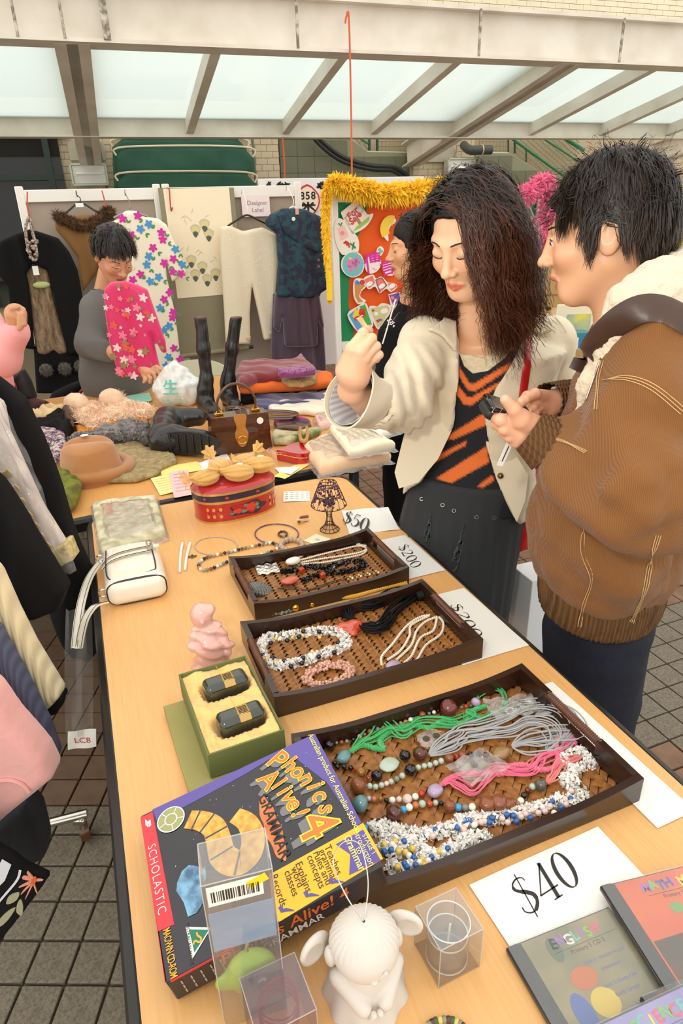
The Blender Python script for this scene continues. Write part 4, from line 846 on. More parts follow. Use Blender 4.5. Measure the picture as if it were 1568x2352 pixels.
def chips(t,paths,r,size,m,n,name='chips',seed=1,h=.010,flat=.8):
 R_=np.random.default_rng(seed);mb=MB();Ps=[path3(p,h,8)for p in paths];L=[np.linalg.norm(np.diff(P,axis=0),axis=1).sum()for P in Ps]
 for P,l in zip(Ps,L):
  for _ in range(int(n*l/sum(L))):
   k=R_.integers(0,len(P)-1);p=P[k]+(P[k+1]-P[k])*R_.random();a=R_.uniform(0,6.28);T_=unit(P[k+1]-P[k]);S_=np.cross(T_,[0,0,1]);q=p+S_*math.cos(a)*r*R_.uniform(.5,1)+np.array([0,0,max(math.sin(a)*r*flat,-h+.007)]);e=R_.normal(size=(3,3));e/=np.linalg.norm(e,axis=1)[:,None];e*=size*R_.uniform(.5,1,(3,1))
   mb.add([q+e[0],q-e[0],q+e[1],q-e[1],q+e[2]*.6,q-e[2]*.6],[(0,2,4),(2,1,4),(1,3,4),(3,0,4),(2,0,5),(1,2,5),(3,1,5),(0,3,5)])
 o=mb.build(name,m,t,smooth=0,world=True);o['kind']='stuff';return o
crystal=mat('crystal_chips',(246,244,238),.06,spec=.9,coat=.6,coatr=.05,var=(60,(214,208,200),.5));blackchip=mat('black_chips',(16,15,16),.2,coat=.5)
a4=lambda x,y:(620+x/3.136,1560+y/3.136);a5=lambda x,y:(1000+x/3.92,1560+y/3.92);a6=lambda x,y:(620+x/3.136,1780+y/3.136)
green_c=mat('green_silk_cord',(52,168,88),.35,sheen=.5);pink_c=mat('pink_silk_cord',(222,96,128),.35,sheen=.5);grey_c=mat('silver_grey_cord',(164,164,164),.4,sheen=.5);silver=mat('silver',(210,208,200),.22,1);gold=mat('gold',(224,172,70),.22,1)
t=necklace('long mixed-bead necklace along the far wall of the largest tray, ending in green cords',M3)
for x,y,d,n,*s in[(425,475,26,'black','carved'),(480,458,8,'green'),(515,455,12,'brown'),(553,448,11,'grey'),(600,436,12,'black'),(645,413,12,'rose'),(682,397,9,'orange'),(722,380,17,'brown','carved'),(775,360,12,'grey'),(815,345,10,'tiger'),(880,320,9,'black','disc'),(908,328,12,'red'),(941,317,11,'green'),(975,305,11,'orange'),(1012,292,13,'white'),(1048,279,9,'olive'),(1097,256,19,'brown','carved'),(1145,247,10,'grey'),(1180,238,11,'white'),(1208,230,13,'black','disc'),(1285,206,44,'dkred','carved'),(1380,202,8,'green'),(1411,198,12,'red'),(1445,192,11,'olive'),(1480,165,26,'ameth','nugget')]:bead(t,M3,*a4(x,y),d*.00064,n,shape=s[0]if s else 'round')
bundle(t,[a4(1505,140),a5(400,150),a5(500,95),a5(590,130),a5(610,220),a5(560,300),a5(470,290)],6,.006,.0011,green_c,seed=3)
t=necklace('necklace with a turquoise nugget and a fan of green silk cords',M3)
bead(t,M3,*a4(528,557),(.025,.020,.016),'turq',shape='nugget',ang=20)
for x,y,d,n,*s in[(465,605,13,'black','carved'),(485,632,13,'black'),(533,632,13,'black'),(580,640,13,'black'),(610,652,14,'red','disc'),(655,668,22,'tiger','nugget'),(703,714,15,'red','disc'),(768,695,27,'black','carved'),(972,550,27,'black','carved'),(1080,535,35,'dkbrown','carved')]:bead(t,M3,*a4(x,y),d*.00064,n,shape=s[0]if s else 'round')
bead(t,M3,*a4(858,614),(.034,.028,.010),'jade',shape='carved',ang=10,name='jade_pendant')
bundle(t,[a4(590,520),a4(650,470),a4(740,440),a4(850,370),a4(960,380),a4(1080,320),a4(1220,320),a4(1330,330),a4(1450,280),a5(280,330),a5(420,370),a5(500,300)],9,.013,.0012,green_c,seed=5,lift=.01);bundle(t,[a4(590,520),a4(690,430),a4(760,320),a4(850,340),a4(950,430),a4(1020,370)],4,.008,.0012,green_c,seed=9,lift=.01)
braid(t,[a4(580,525),a4(660,475),a4(760,500),a4(820,500),a4(790,440),a4(900,360),a4(1040,335),a4(1150,350),a4(1250,300),a4(1400,320),a5(330,290),a5(460,240)],.0042,green_c)
bundle(t,[a4(1150,550),a4(1230,490),a4(1350,430),a5(250,490),a5(420,460),a5(640,380),a5(800,300),a5(1000,280),a5(1160,350),a5(1210,480),a5(1130,580)],11,.016,.0012,grey_c,seed=6,lift=.012)
bundle(t,[a4(1150,552),a4(1300,500),a5(200,560),a5(450,520),a5(680,500),a5(840,430),a5(1000,450),a5(1060,560),a5(1000,640)],7,.014,.0012,grey_c,seed=16,lift=.012)
t=necklace('pale jade bead strand with a speckled green nugget and silvery grey cords',M3)
for x,y,d,n,*s in[(635,765,38,'brown','carved'),(718,770,14,'jade'),(760,775,14,'jade'),(802,763,14,'jade'),(838,752,12,'rose'),(870,738,14,'jade'),(912,718,14,'green'),(952,695,15,'jade'),(1010,655,28,'black','carved'),(1068,635,14,'jade'),(1110,625,14,'jade'),(1150,618,14,'jade'),(1192,604,14,'jade'),(1232,589,15,'jade'),(1290,570,22,'brown'),(1340,562,18,'red','disc'),(1385,549,20,'brown'),(1445,545,16,'black'),(1500,543,16,'black'),(1552,545,16,'black')]:bead(t,M3,*a4(x,y),d*.00064,n,shape=s[0]if s else 'round')
bead(t,M3,*a5(585,668),(.030,.022,.017),'unak',shape='nugget',ang=15)
bundle(t,[a5(690,612),a5(800,570),a5(950,540),a5(1100,520),a5(1240,500),a5(1260,430),a5(1180,330),a5(1060,300),a5(900,330)],10,.014,.0012,grey_c,seed=7,lift=.010);bundle(t,[a5(690,612),a5(850,640),a5(1000,630),a5(1160,580),a5(1220,480)],6,.012,.0012,grey_c,seed=8,lift=.010)
t=necklace('bead necklace with an amethyst nugget and pink silk cords across the largest tray',M3)
for x,y,d,n,*s in[(645,205,36,'turq','nugget'),(712,170,12,'lilac'),(747,173,14,'orange'),(795,172,13,'tiger'),(836,182,11,'black'),(880,180,15,'white'),(930,175,14,'rose'),(988,172,22,'rose'),(1046,156,16,'cream'),(1091,134,16,'red')]:bead(t,M3,*a6(x,y),d*.00064,n,shape=s[0]if s else 'round')
bead(t,M3,*a6(1188,115),(.027,.022,.017),'ameth',shape='nugget',ang=30)
bundle(t,[a5(40,960),a5(130,910),a5(240,960),a5(330,1010),a5(420,920),a5(520,820),a5(660,820),a5(850,820),a5(960,690),a5(1150,650)],8,.010,.0012,pink_c,seed=11);bundle(t,[a5(40,960),a5(200,880),a5(420,850),a5(560,800),a5(800,840),a5(900,760),a5(1120,660),a5(1200,560),a5(1160,500)],6,.008,.0012,pink_c,seed=12)
braid(t,[a5(60,950),a5(160,880),a5(300,855),a5(450,845),a5(590,850),a5(680,785),a5(800,775),a5(930,815),a5(1060,800),a5(1100,720),a5(1090,560),a5(1200,500),a5(1260,590)],.0042,pink_c)
t=necklace('bead necklace with a large carved brown centrepiece near the middle of the largest tray',M3)
for x,y,d,n,*s in[(690,378,14,'cyan'),(738,357,16,'cream'),(780,341,16,'black'),(828,318,16,'dkbrown','carved'),(893,272,35,'dkbrown','carved'),(960,249,16,'cyan'),(1002,233,17,'cream'),(1048,218,16,'orange'),(1096,208,17,'jade'),(1150,207,15,'red','carved'),(1192,200,13,'jade'),(1234,204,11,'black'),(1292,222,28,'brown','carved'),(1353,233,17,'cyan'),(1403,233,16,'grey'),(1456,231,17,'cream')]:bead(t,M3,*a6(x,y),d*.00064,n,shape=s[0]if s else 'round')
for x,y,d,n,*s in[(735,1122,15,'tiger'),(766,1095,18,'white'),(795,1046,17,'black'),(826,1000,15,'dkred'),(872,967,18,'jade'),(945,950,32,'olive','carved')]:bead(t,M3,*a5(x,y),d*.00056,n,shape=s[0]if s else 'round')
bead(t,M3,*a5(470,1120),(.027,.024,.020),'brown',shape='carved',ang=18,name='carved_bead');bead(t,M3,*a5(570,1110),(.027,.024,.022),'brown',shape='carved',ang=40,name='carved_bead');bead(t,M3,*a5(660,1120),(.022,.017,.016),'brown',shape='carved',ang=12,name='carved_bead')
bundle(t,[a5(1000,935),a5(1060,880),a5(1120,780),a5(1200,740),a5(1310,700)],9,.008,.0013,mat('salmon_cord',(222,120,112),.4,sheen=.4),seed=14)
t=necklace('crystal chip rope with rose, white and blue beads along the front of the largest tray',M3)
chips(t,[[a6(720,400),a6(800,370),a6(900,400),a6(1000,420),a6(1120,430),a6(1250,400),a6(1380,370),a6(1480,330)],[a5(200,1290),a5(330,1260),a5(520,1260),a5(700,1215),a5(850,1190),a5(1000,1140),a5(1160,1080)],[a5(1160,1080),a5(1250,1130),a5(1310,1080),a5(1290,980),a5(1200,900),a5(1150,900)]],.010,.0052,crystal,1700,seed=2)
chips(t,[[a5(1150,900),a5(1190,960),a5(1240,880),a5(1200,800),a5(1150,720),a5(1180,680),a5(1260,660),a5(1320,640),a5(1370,700),a5(1400,770),a5(1270,800),a5(1230,850)]],.008,.0048,crystal,700,name='crystal_tail',seed=4)
R_=random.Random(6)
for x,y,n in[(1190,395,'blue'),(1230,365,'rose'),(1345,380,'blue'),(1395,390,'rose'),(1435,330,'blue'),(1470,360,'white'),(1500,300,'rose'),(1520,340,'rose'),(1410,325,'blue'),(1170,440,'rose'),(1280,350,'rose')]:bead(t,M3,*a6(x,y),.0088,n,h=.012)
for x,y,n in[(270,1275,'blue'),(305,1280,'blue'),(350,1235,'rose'),(400,1240,'rose'),(360,1300,'rose'),(440,1280,'rose'),(485,1290,'blue'),(510,1250,'blue'),(600,1255,'rose'),(650,1290,'rose'),(640,1220,'blue'),(702,1230,'blue'),(728,1282,'blue'),(770,1240,'rose'),(810,1215,'rose'),(800,1170,'rose'),(855,1250,'blue'),(870,1180,'rose'),(925,1205,'rose'),(960,1150,'white'),(985,1190,'rose'),(1030,1145,'rose'),(1050,1100,'blue'),(1068,1205,'white'),(1132,1155,'blue'),(1165,1080,'rose'),(1218,1078,'blue'),(1175,1130,'rose'),(1220,1005,'rose')]:bead(t,M3,*a5(x,y),.0088,n,h=.012)
t=necklace('clear crystal chip rope with blue and yellow beads beside the software box',M3)
chips(t,[[a6(800,500),a6(880,570),a6(960,500),a6(1040,480),a6(1100,560),a6(1220,590),a6(1350,540),a6(1500,480),a6(1565,430)],[a6(850,650),a6(930,700),a6(1020,660),a6(1110,640),a6(1200,610),a6(1350,500),a6(1480,440)],[a6(790,430),a6(900,440),a6(1000,500)]],.010,.0052,crystal,1900,seed=12)
for x,y,n in[(900,477,'yellow'),(965,478,'blue'),(873,540,'blue'),(925,550,'yellow'),(975,557,'yellow'),(1026,530,'yellow'),(880,500,'white'),(820,500,'yellow'),(822,552,'blue'),(1000,580,'white'),(1035,597,'blue'),(1050,652,'blue'),(1095,610,'yellow'),(1112,650,'yellow'),(1162,594,'blue'),(968,640,'blue'),(985,665,'blue'),(918,665,'yellow'),(1075,630,'white'),(1140,620,'white'),(1220,556,'yellow'),(1280,532,'blue'),(1180,560,'white'),(1250,560,'white')]:bead(t,M3,*a6(x,y),.0088,n,h=.014)
for i,(fx,pos,lb)in enumerate(((a4,(1160,440),'small banded agate brooch with a gold rim lying near the green cords'),(a5,(345,800),'larger agate brooch with a gold rim in a clear packet under the pink cords'))):
 q=tp(*fx(*pos),.008);t=thing('agate_brooch',lb,'brooch',frame(q,20));s=.024 if i==0 else.028
 wob=lambda a,k:1+.08*math.sin(5*a+k)+.05*math.sin(9*a)
 MB().lathe([(s*.2,0),(s,.0),(s,.004),(s*.85,.006),(s*.1,.006)],26,sy=.8,fn=wob).build('stone',mat('agate',(176,158,150),.12,var=(90,(120,104,92),.4),coat=.5),t)
 MB().tube([(s*1.03*wob(a,1)*math.cos(a),s*.83*wob(a,1)*math.sin(a),.004)for a in np.linspace(0,6.283,33)[:-1]],.0014,6,closed=True).build('gold_rim',gold,t)
 for sx in([-1,1]if i==0 else[0]):MB().lathe([(.001,0),(.006,0),(.006,.0012),(.001,.0012)],12,(sx*.009,0,.006)).lathe([(.0005,.0012),(.0025,.0012),(.0025,.002),(.0005,.002)],10,(sx*.009,0,.006)).build('ring_marking',mat('agate_dark',(84,74,62),.2),t)
clear=film('clear_bag',(252,252,250),.1,.3,.10,(60,.8))
def bag_sheet(mb,pts,h,amp=.003,n=10,rs=0):
 a,b,c,d=[tp(*q,h)for q in pts];R_=np.random.default_rng(rs);
 mb.sheet(lambda u,v:(a*(1-u)+b*u)*(1-v)+(d*(1-u)+c*u)*v+np.array([0,0,amp*(math.sin(17*u+5*v+rs)+math.sin(23*v+9*u*u+rs))]),n,n,.0004);return mb
t=thing('plastic_packet','clear packet under the pink cords around the larger agate brooch','packet',frame(tp(*a5(345,800),.006)));bag_sheet(MB(),[a5(80,790),a5(420,610),a5(680,790),a5(330,950)],.020,.002).build('film',clear,t,world=True)
t=thing('bracelet_packet','clear packet with a silver flower charm bracelet in the corner of the largest tray','packet',frame(tp(*a5(680,280),.008)))
bag_sheet(MB(),[a5(420,190),a5(850,125),a5(960,290),a5(560,380)],.022,.003,rs=2).build('film',clear,t,world=True)
for k in range(5):MB().tube([tp(*a5(830+95*math.cos(a)-6*k,240+62*math.sin(a)+5*k),.011+.0012*k)for a in np.linspace(0,6.283,25)[:-1]],.0009,5,closed=True).build('bangle',silver,t,world=True)
mb=MB()
for k in range(9):a=k*.7;mb.ball(tp(*a5(670+34*math.cos(a),285+28*math.sin(a)),.014),(.004,.004,.003),8,6)
mb.build('flower_charm',silver,t,world=True);MB().box(tp(*a5(790,250),.013),(.008,.020,.0006),R=rotm(30)).build('tag',paper,t,world=True)
b4=lambda x,y:(540+x/2.3758,1280+y/2.3758)
t=necklace('crystal chip rope necklace with black and yellow beads in the middle tray',M2)
lp=[b4(*q)for q in[(140,480),(180,440),(300,430),(420,410),(540,405),(600,440),(590,490),(500,520),(400,560),(300,585),(220,590),(150,545)]]
chips(t,[lp+[lp[0]]],.011,.0055,crystal,1700,seed=21)
for x,y,n in[(193,468,'black'),(283,453,'black'),(372,404,'black'),(348,433,'black'),(458,406,'black'),(203,547,'black'),(222,444,'yellow'),(312,438,'yellow'),(370,428,'yellow'),(460,437,'yellow'),(528,493,'yellow'),(540,519,'black'),(561,465,'black'),(455,542,'black'),(420,515,'yellow'),(370,549,'black'),(268,566,'black'),(304,595,'black'),(363,578,'black'),(172,555,'yellow'),(150,535,'black'),(135,510,'yellow'),(220,570,'yellow')]:bead(t,M2,*b4(x,y),.0098 if n=='black' else.0082,n,h=.014)
t=necklace('black silk strand necklace with a polished red heart pendant',M2)
q=tp(*b4(625,385),.013);hs=.033;HM=frame(q,20)
v,qd=nets(lambda P:smin(smin(ell(P,(-.38,.12,0),(.62,.52,.30),rotm(35)),ell(P,(.38,.12,0),(.62,.52,.30),rotm(-35)),.12),ell(P,(0,-.22,0),(.42,.62,.26)),.15),(-1.1,-1.0,-.5),(1.1,.9,.5),.07);me=rawmesh('heart_pendant',v*hs,qd,mat('red_jasper',(200,84,56),.12,coat=.6,var=(60,(186,66,40),.5)));o=put(me,'heart_pendant',t);o.matrix_local=MW[t.name].inverted()@HM
blk_silk=mat('black_silk',(10,11,11),.6,spec=.25)
bundle(t,[b4(680,375),b4(720,395),b4(765,405),b4(815,375),b4(860,310),b4(940,250),b4(1000,215)],24,.015,.0014,blk_silk,seed=31,lift=.018,name='silk_strand');bundle(t,[b4(640,350),b4(615,320),b4(635,275),b4(740,272),b4(840,225),b4(920,205),b4(1000,208)],24,.013,.0014,blk_silk,seed=32,lift=.016,name='silk_strand');MB().tube([tp(*b4(990,215),.02),tp(*b4(1025,205),.022)],.011,10).build('binding',blk_silk,t,world=True);MB().ball(tp(*b4(1033,210),.02),(.003,.01,.012),8,6).build('silver_clasp',silver,t,world=True)
t=necklace('five-strand white seed bead necklace with a lilac crystal in the middle tray',M2)
wsb=mat('white_seed_beads',(226,216,196),.3)
def seedstrand(t,pts,r,m,h=.010,name='strand'):
 P=path3(pts,h,10);L=np.r_[0,np.cumsum(np.linalg.norm(np.diff(P,axis=0),axis=1))];n=int(L[-1]/(r*.9));s=np.linspace(0,L[-1],n);Q=np.stack([np.interp(s,L,P[:,i])for i in range(3)],1);MB().tube(Q,[r if i%2 else r*.62 for i in range(n)],6).build(name,m,t,world=True)
for a in([(800,590),(800,540),(860,470),(930,380),(1000,330),(1060,315)],[(830,560),(900,510),(950,430),(960,370),(1060,318)],[(880,560),(960,480),(990,400),(1040,350),(1100,325)],[(900,590),(960,540),(1010,440),(1080,400),(1100,330)],[(930,600),(990,560),(1040,480),(1120,420),(1135,360),(1110,325)]):seedstrand(t,[b4(*q)for q in a],.0030,wsb)
bead(t,M2,*b4(862,592),(.034,.026,.016),'ameth',shape='nugget',ang=20,name='crystal_pendant')
for x,y in((815,600),(905,585)):MB().tube([tp(*b4(x+10*math.cos(a),y+22*math.sin(a)),.014)for a in np.linspace(0,6.283,13)[:-1]],.0015,6,closed=True).build('gold_wire',gold,t,world=True)
t=necklace('pink pearl cluster bracelet at the front of the middle tray',M2,name='bracelet',cat='bracelet');mb=MB();R_=np.random.default_rng(4)
for k in range(330):
 a=R_.uniform(0,6.28);rr_=R_.uniform(-1,1);x,y=508+(118+26*rr_)*math.cos(a),640+(52+20*rr_)*math.sin(a)-.16*(118*math.cos(a));mb.ball(tp(*b4(x,y),.010+.012*R_.random()*(1-abs(rr_)*.6)),R_.uniform(.0028,.0040),7,5)
mb.build('pearls',mat('pink_pearl',(228,178,152),.15,var=(200,(182,128,110),.5),coat=.6),t,world=True,kind='stuff');bundle(t,[b4(390,640),b4(430,620),b4(500,600),b4(570,580),b4(600,600)],3,.003,.0012,mat('pink_thread',(236,170,160),.5),seed=5)
t=necklace('many-strand white seed bead necklace with a white stone, in the smallest tray',M1)
for k,a in enumerate(([(1000,530),(1080,500),(1180,480),(1260,462),(1330,470)],[(1010,540),(1100,515),(1200,490),(1290,470),(1330,480)],[(1020,548),(1120,530),(1220,515),(1300,500),(1332,485)],[(1030,555),(1140,545),(1240,525),(1310,508),(1332,488)],[(1000,525),(1090,492),(1200,470),(1300,460)])):seedstrand(t,[z8(*q)for q in a],.0028,wsb)
bead(t,M1,*z8(992,540),(.036,.026,.018),'white',shape='nugget',name='stone_pendant')
for x in(966,1018):MB().tube([tp(*z8(x+7*math.cos(a),548+12*math.sin(a)),.014)for a in np.linspace(0,6.283,11)[:-1]],.0014,6,closed=True).build('gold_wire',gold,t,world=True)
t=necklace('black chip rope necklace with red stone cubes and a red oval pendant',M1)
chips(t,[[z8(*q)for q in[(935,590),(1000,583),(1080,568),(1150,572),(1220,548),(1310,540)]],[z8(*q)for q in[(1035,635),(1090,612),(1150,600),(1230,590),(1310,570),(1310,545)]]],.008,.0055,blackchip,900,seed=41)
bead(t,M1,*z8(975,630),(.046,.030,.014),'coral',shape='nugget',ang=5,name='oval_pendant')
for x,y in((1030,583),(1127,607)):MB().box(tp(*z8(x,y),.016),(.012,.012,.012),.001,R=rotm(30)).build('red_cube',beadmat('red'),t,world=True)
t=necklace('thin brown cord necklace with amber beads by the front wall of the smallest tray',M1);bundle(t,[z8(*q)for q in[(920,670),(990,672),(1060,680),(1160,648),(1250,620)]],3,.006,.0009,mat('brown_cord',(70,42,26),.6),seed=43)
for k in range(16):bead(t,M1,*z8(1235+10*k,622-2.2*k+(4 if k%2 else-4)),.006,('tiger','quartz','yellow','white')[k%4],h=.008)
v,qd=nets(lambda P:smax(ell(P,(0,0,0),(.034,.022,.012))+.0018*np.sin(P[:,0]*900+P[:,1]*300),-ell(P,(0,0,-.01),(.034,.02,.012)),.003),(-.04,-.03,-.02),(.04,.03,.02),.0022)
o=put(rawmesh('shell',v,qd,mat('dark_shell',(62,66,62),.25,coat=.7,var=(120,(110,104,90),.4))),'shell');o.matrix_world=frame(tp(*z8(835,672),.014),20,10,25);MW[o.name]=o.matrix_world.copy();solo(o,'dark ridged shell ornament at the near left corner of the smallest tray','shell')
t=thing('silver_packet','small crinkled silver packet lying in the smallest tray','packet',frame(tp(*z8(870,577),.008)));bag_sheet(MB(),[z8(815,562),z8(915,548),z8(930,590),z8(828,604)],.012,.0016,rs=5).build('foil',mat('silver_foil',(216,212,204),.2,.8,bump=(160,.8)),t,world=True)
t=necklace('long multicoloured round bead necklace curling left of the smallest tray',TM)
P=path3([z8(*q)for q in[(686,552),(650,568),(610,584),(572,588),(556,570),(566,548),(600,528),(660,514),(720,500),(780,484),(840,472),(890,464),(914,472),(916,492),(890,504),(860,512),(840,520)]],0,8);L=np.r_[0,np.cumsum(np.linalg.norm(np.diff(P,axis=0),axis=1))];cs=['black','white','green','orange','jade','brown','cream','green','black','quartz']
for k,s in enumerate(np.arange(0,L[-1],.0092)):
 p=[np.interp(s,L,P[:,i])for i in range(3)];n=cs[(k*7)%10];bead(t,TM,0,0,.0088,n).location=MW[t.name].inverted()@Vector((p[0],p[1],TH+.0048))
def ring(label,cx,cy,rx,ry,m,r,name,cat,knob=False,n=40,tilt=0):
 t=thing(name,label,cat,frame(tp(*z8(cx,cy))));pts=[tp(*z8(cx+rx*math.cos(a),cy+ry*math.sin(a)-tilt*math.cos(a)*rx),r+.0006)for a in np.linspace(0,6.283,n+1)[:-1]]
 if knob:
  for p in pts:MB().ball(p,r,7,5).build('bead',m,t,world=True)
 else:MB().tube(pts,[r if i%2 else r*.7 for i in range(n)],6,closed=True).build('strand',m,t,world=True)
 return t
t=ring('thin pale bead choker with a small cross charm, left of the tin',635,470,98,42,mat('pale_choker',(196,178,162),.3),.0017,'choker','necklace',n=120)
mb=MB();c=tp(*z8(525,518),.003);mb.box(c,(.022,.005,.003),.0008,R=rotm(10));mb.box(c,(.005,.016,.003),.0008,R=rotm(10));mb.build('cross_charm',mat('pewter',(110,112,104),.35,1),t,world=True)
ring('thin purple bead choker right of the painted tin',915,415,100,46,beadmat('purple'),.0020,'choker','necklace',n=130);ring('small dark bead ring inside the purple choker',943,415,20,12,beadmat('dkbrown'),.0032,'bead_ring','ring',n=16)
ring('smoky quartz ball bracelet behind the smallest tray',985,466,50,26,beadmat('quartz'),.0078,'bracelet','bracelet',True,15)
t=necklace('two short strands of white pearls lying left of the pale choker',TM)
for a,b in(((480,455),(468,590)),((516,455),(492,580))):seedstrand(t,[z8(*a),z8((a[0]+b[0])/2-4,(a[1]+b[1])/2),z8(*b)],.0040,mat('white_pearl',(240,232,220),.2,coat=.5),.004,'pearl_strand')
t=thing('hair_clip','small brown and cream hair clip left of the beaded lamp','clip',frame(tp(*z8(1035,362)),40));MB().box((0,0,.008),(.04,.010,.004),.001,R=rotm(0,0,20)).build('blade',mat('cream_horn',(226,204,166),.3),t);MB().tube([(-.014,0,.004),(.0,.006,.014),(.02,0,.012)],.004,8).build('jaw',beadmat('brown'),t)
M,a_,b_=plane3(z8(1040,447),z8(1110,472),z8(1085,412),.001);t=thing('price_card','small cream price card in front of the beaded lamp','card',M);MB().box((a_/2,b_/2,.0005),(a_,b_,.001)).build('card',mat('cream_paper',(236,228,196),.7),t);k=MB();put_text(k,'50',a_*.5,b_*.5,.0012,.014);k.build('lettering',MATS['grey_print'],t,smooth=0)
t=necklace('gold silk cord necklace with chips and red beads lying between the two farther trays',TM)
braid(t,[z8(*q)for q in[(1075,742),(1130,722),(1200,710),(1280,700),(1350,680),(1430,658),(1515,640)]],.0044,mat('gold_silk',(226,172,30),.35,sheen=.4),h=.006)
for x,y,d,n in[(1000,754,.018,'gold'),(1028,750,.011,'coral'),(1046,746,.011,'coral'),(1062,742,.010,'coral'),(1076,738,.014,'gold')]:bead(t,TM,*z8(x,y),d,n,h=.001,shape='carved' if n=='gold' else 'round')
chips(t,[[z8(850,792),z8(910,782),z8(960,772),z8(985,762)]],.006,.005,mat('mixed_chips',(150,132,110),.2,coat=.5,var=(70,(96,150,160),.2)),220,seed=51,h=.006)
A_,B_,C2_,D_=tp(323,1873,.04),tp(721,1684,.09),tp(886,1985,.09),tp(380,2256,.04);X=unit(D_-A_);N=unit(np.cross(X,B_-A_));N=N if N[2]>0 else-N;Y=np.cross(N,X);BW=.231;BH=.259;BD=.038
BM=axes(A_,X,Y,N);BI=BM.inverted();t=thing('software_box','glossy black and purple boxed grammar software with yellow band, leaning on the largest tray','box',BM)
bk_c=mat('box_black',(30,28,32),.3,coat=.3,var=(8,(44,38,48),.4));MB().box((BW/2,BH/2,-BD/2),(BW,BH,BD),.0015).build('carton',bk_c,t)
def bp(x,y):p=planep(300+x/2.6133,1500+y/2.6133,A_,N);q=BI@Vector(p);return(q.x,q.y)
def flat(name,m,polys,z):k=MB();[k.prism(p,z-.0003,z)for p in polys];return k.build(name,m,t,smooth=0)
pur=mat('print_box_purple',(88,72,152),.3,coat=.3);yel=mat('print_box_yellow',(250,200,20),.3,coat=.3,var=(3,(246,150,26),.3));redp=mat('print_box_red',(216,40,50),.3,coat=.3);wht=mat('print_box_white',(240,236,228),.4)
flat('purple_panel',pur,[[bp(*q)for q in[(130,940),(160,1010),(610,770),(700,720),(830,640),(1000,640),(1180,780),(1300,960),(1345,1045),(1385,1020),(1105,485)]]],.0004)
flat('red_band',redp,[[bp(*q)for q in[(58,990),(132,955),(262,1630),(165,1672)]]],.0005)
flat('yellow_band',yel,[[bp(*q)for q in[(835,1330),(1345,1050),(1395,1020),(1515,1235),(890,1615),(850,1520)]]],.0005)
flat('purple_flag',pur,[[bp(*q)for q in[(1230,1150),(1395,1062),(1500,1245),(1312,1335),(1318,1210)]]],.0009)
def btxt(name,m,items,z):
 k=MB()
 for s,c,size,*r in items:x,y=bp(*c);put_text(k,s,x,y,z,size,*(r if r else[]))
 return k.build(name,m,t,smooth=0)
btxt('white_lettering',wht,[('SCHOLASTIC',(155,1350),.0150,0,-.012,0,'CENTER',1.18)],.0009)
flat('book_emblem',wht,[[bp(*q)for q in[(88,1000),(103,1012),(108,1048),(90,1035)]],[bp(*q)for q in[(106,1012),(120,1002),(124,1035),(111,1046)]]],.0009)
btxt('yellow_lettering',mat('print_pale_yellow',(236,226,110),.4),[('Australian product for Australian Schools',(1212,760),.0108,0,.008)],.0009);btxt('gold_lettering',mat('print_gold',(244,176,40),.4),[('MAC/WIN CD-ROM',(236,1800),.0115,0,.008,0,'CENTER',.9,.62)],.0009)
for nm,m,z,off,sc in(('title_shadow',mat('print_grey_block',(120,116,118),.4),.0008,(.002,-.010),.02),('title_edge',mat('print_title_yellow',(250,220,50),.4),.0014,(0,0),.030),('title',mat('print_title_orange',(238,118,48),.35),.0018,(0,0),.0)):
 k=MB()
 for i,ch in enumerate('Phonics'):
  f=i/6;c=[(880,650),(960,675),(1010,715),(1060,760),(1110,800),(1145,860),(1180,940)][i];x,y=bp(*c)
  for rp in range(5 if nm=='title_shadow' else 1):put_text(k,ch,x+off[0]*(rp+1)/5,y+off[1]*(rp+1)/5,z-.00005*rp,.044 if i==0 else.036,22-46*f,sc)
 for i,ch in enumerate('Alive!'):
  c=[(830,765),(890,790),(925,830),(955,865),(985,910),(1015,965)][i];x,y=bp(*c)
  for rp in range(5 if nm=='title_shadow' else 1):put_text(k,ch,x+off[0]*(rp+1)/5,y+off[1]*(rp+1)/5,z-.00005*rp,.040 if i==0 else.034,16-26*i/5,sc)
 x,y=bp(1115,1040);[put_text(k,'4',x+off[0]*(rp+1)/5*1.3,y+off[1]*(rp+1)/5*1.3,z-.00005*rp,.072,0,sc)for rp in range(5 if nm=='title_shadow' else 1)]
 k.build(nm,m,t,smooth=0)
k=MB();x,y=bp(858,1040);k.prism([(x+.052*math.cos(a)*(1+.05*math.sin(7*a)),y-.002+.010*math.sin(a)*(1+.12*math.cos(9*a)))for a in np.linspace(0,6.283,40)[:-1]],.0005,.0007);k.build('fiery_glow',mat('print_fire',(240,150,80),.4,var=(60,(180,60,40),.5)),t,smooth=0)
btxt('grammar_lettering',ink,[('GRAMMAR',(858,1035),.0215,0,.012)],.0011)
btxt('band_lettering',mat('print_brown',(64,48,40),.4),[('Teaches',(1215,1242),.0125),('grammar',(1185,1275),.0125),('rules and',(1150,1290),.0125),('concepts',(1112,1312),.0125),('Explains',(1038,1345),.0125),('word',(1000,1345),.0125),('classes',(965,1382),.0125),('Records',(888,1425),.0125)],.0009)
btxt('flag_lettering',MATS['print_pale_yellow'],[('STAGE 1',(1430,1150),.0080),('Introduction',(1398,1168),.0105),('to',(1372,1188),.0105),('Grammar',(1343,1200),.0128,0,.012)],.0012)
k=MB()
for x0,y0 in((1240,1375),(1090,1455),(940,1545)):pen(k,[bp(x0-42,y0-22),bp(x0-30,y0+5),bp(x0-8,y0-2),bp(x0+42,y0+2)],[.005,.0045,.004,.001],.001)
k.build('tick_marks',pur,t,smooth=0)
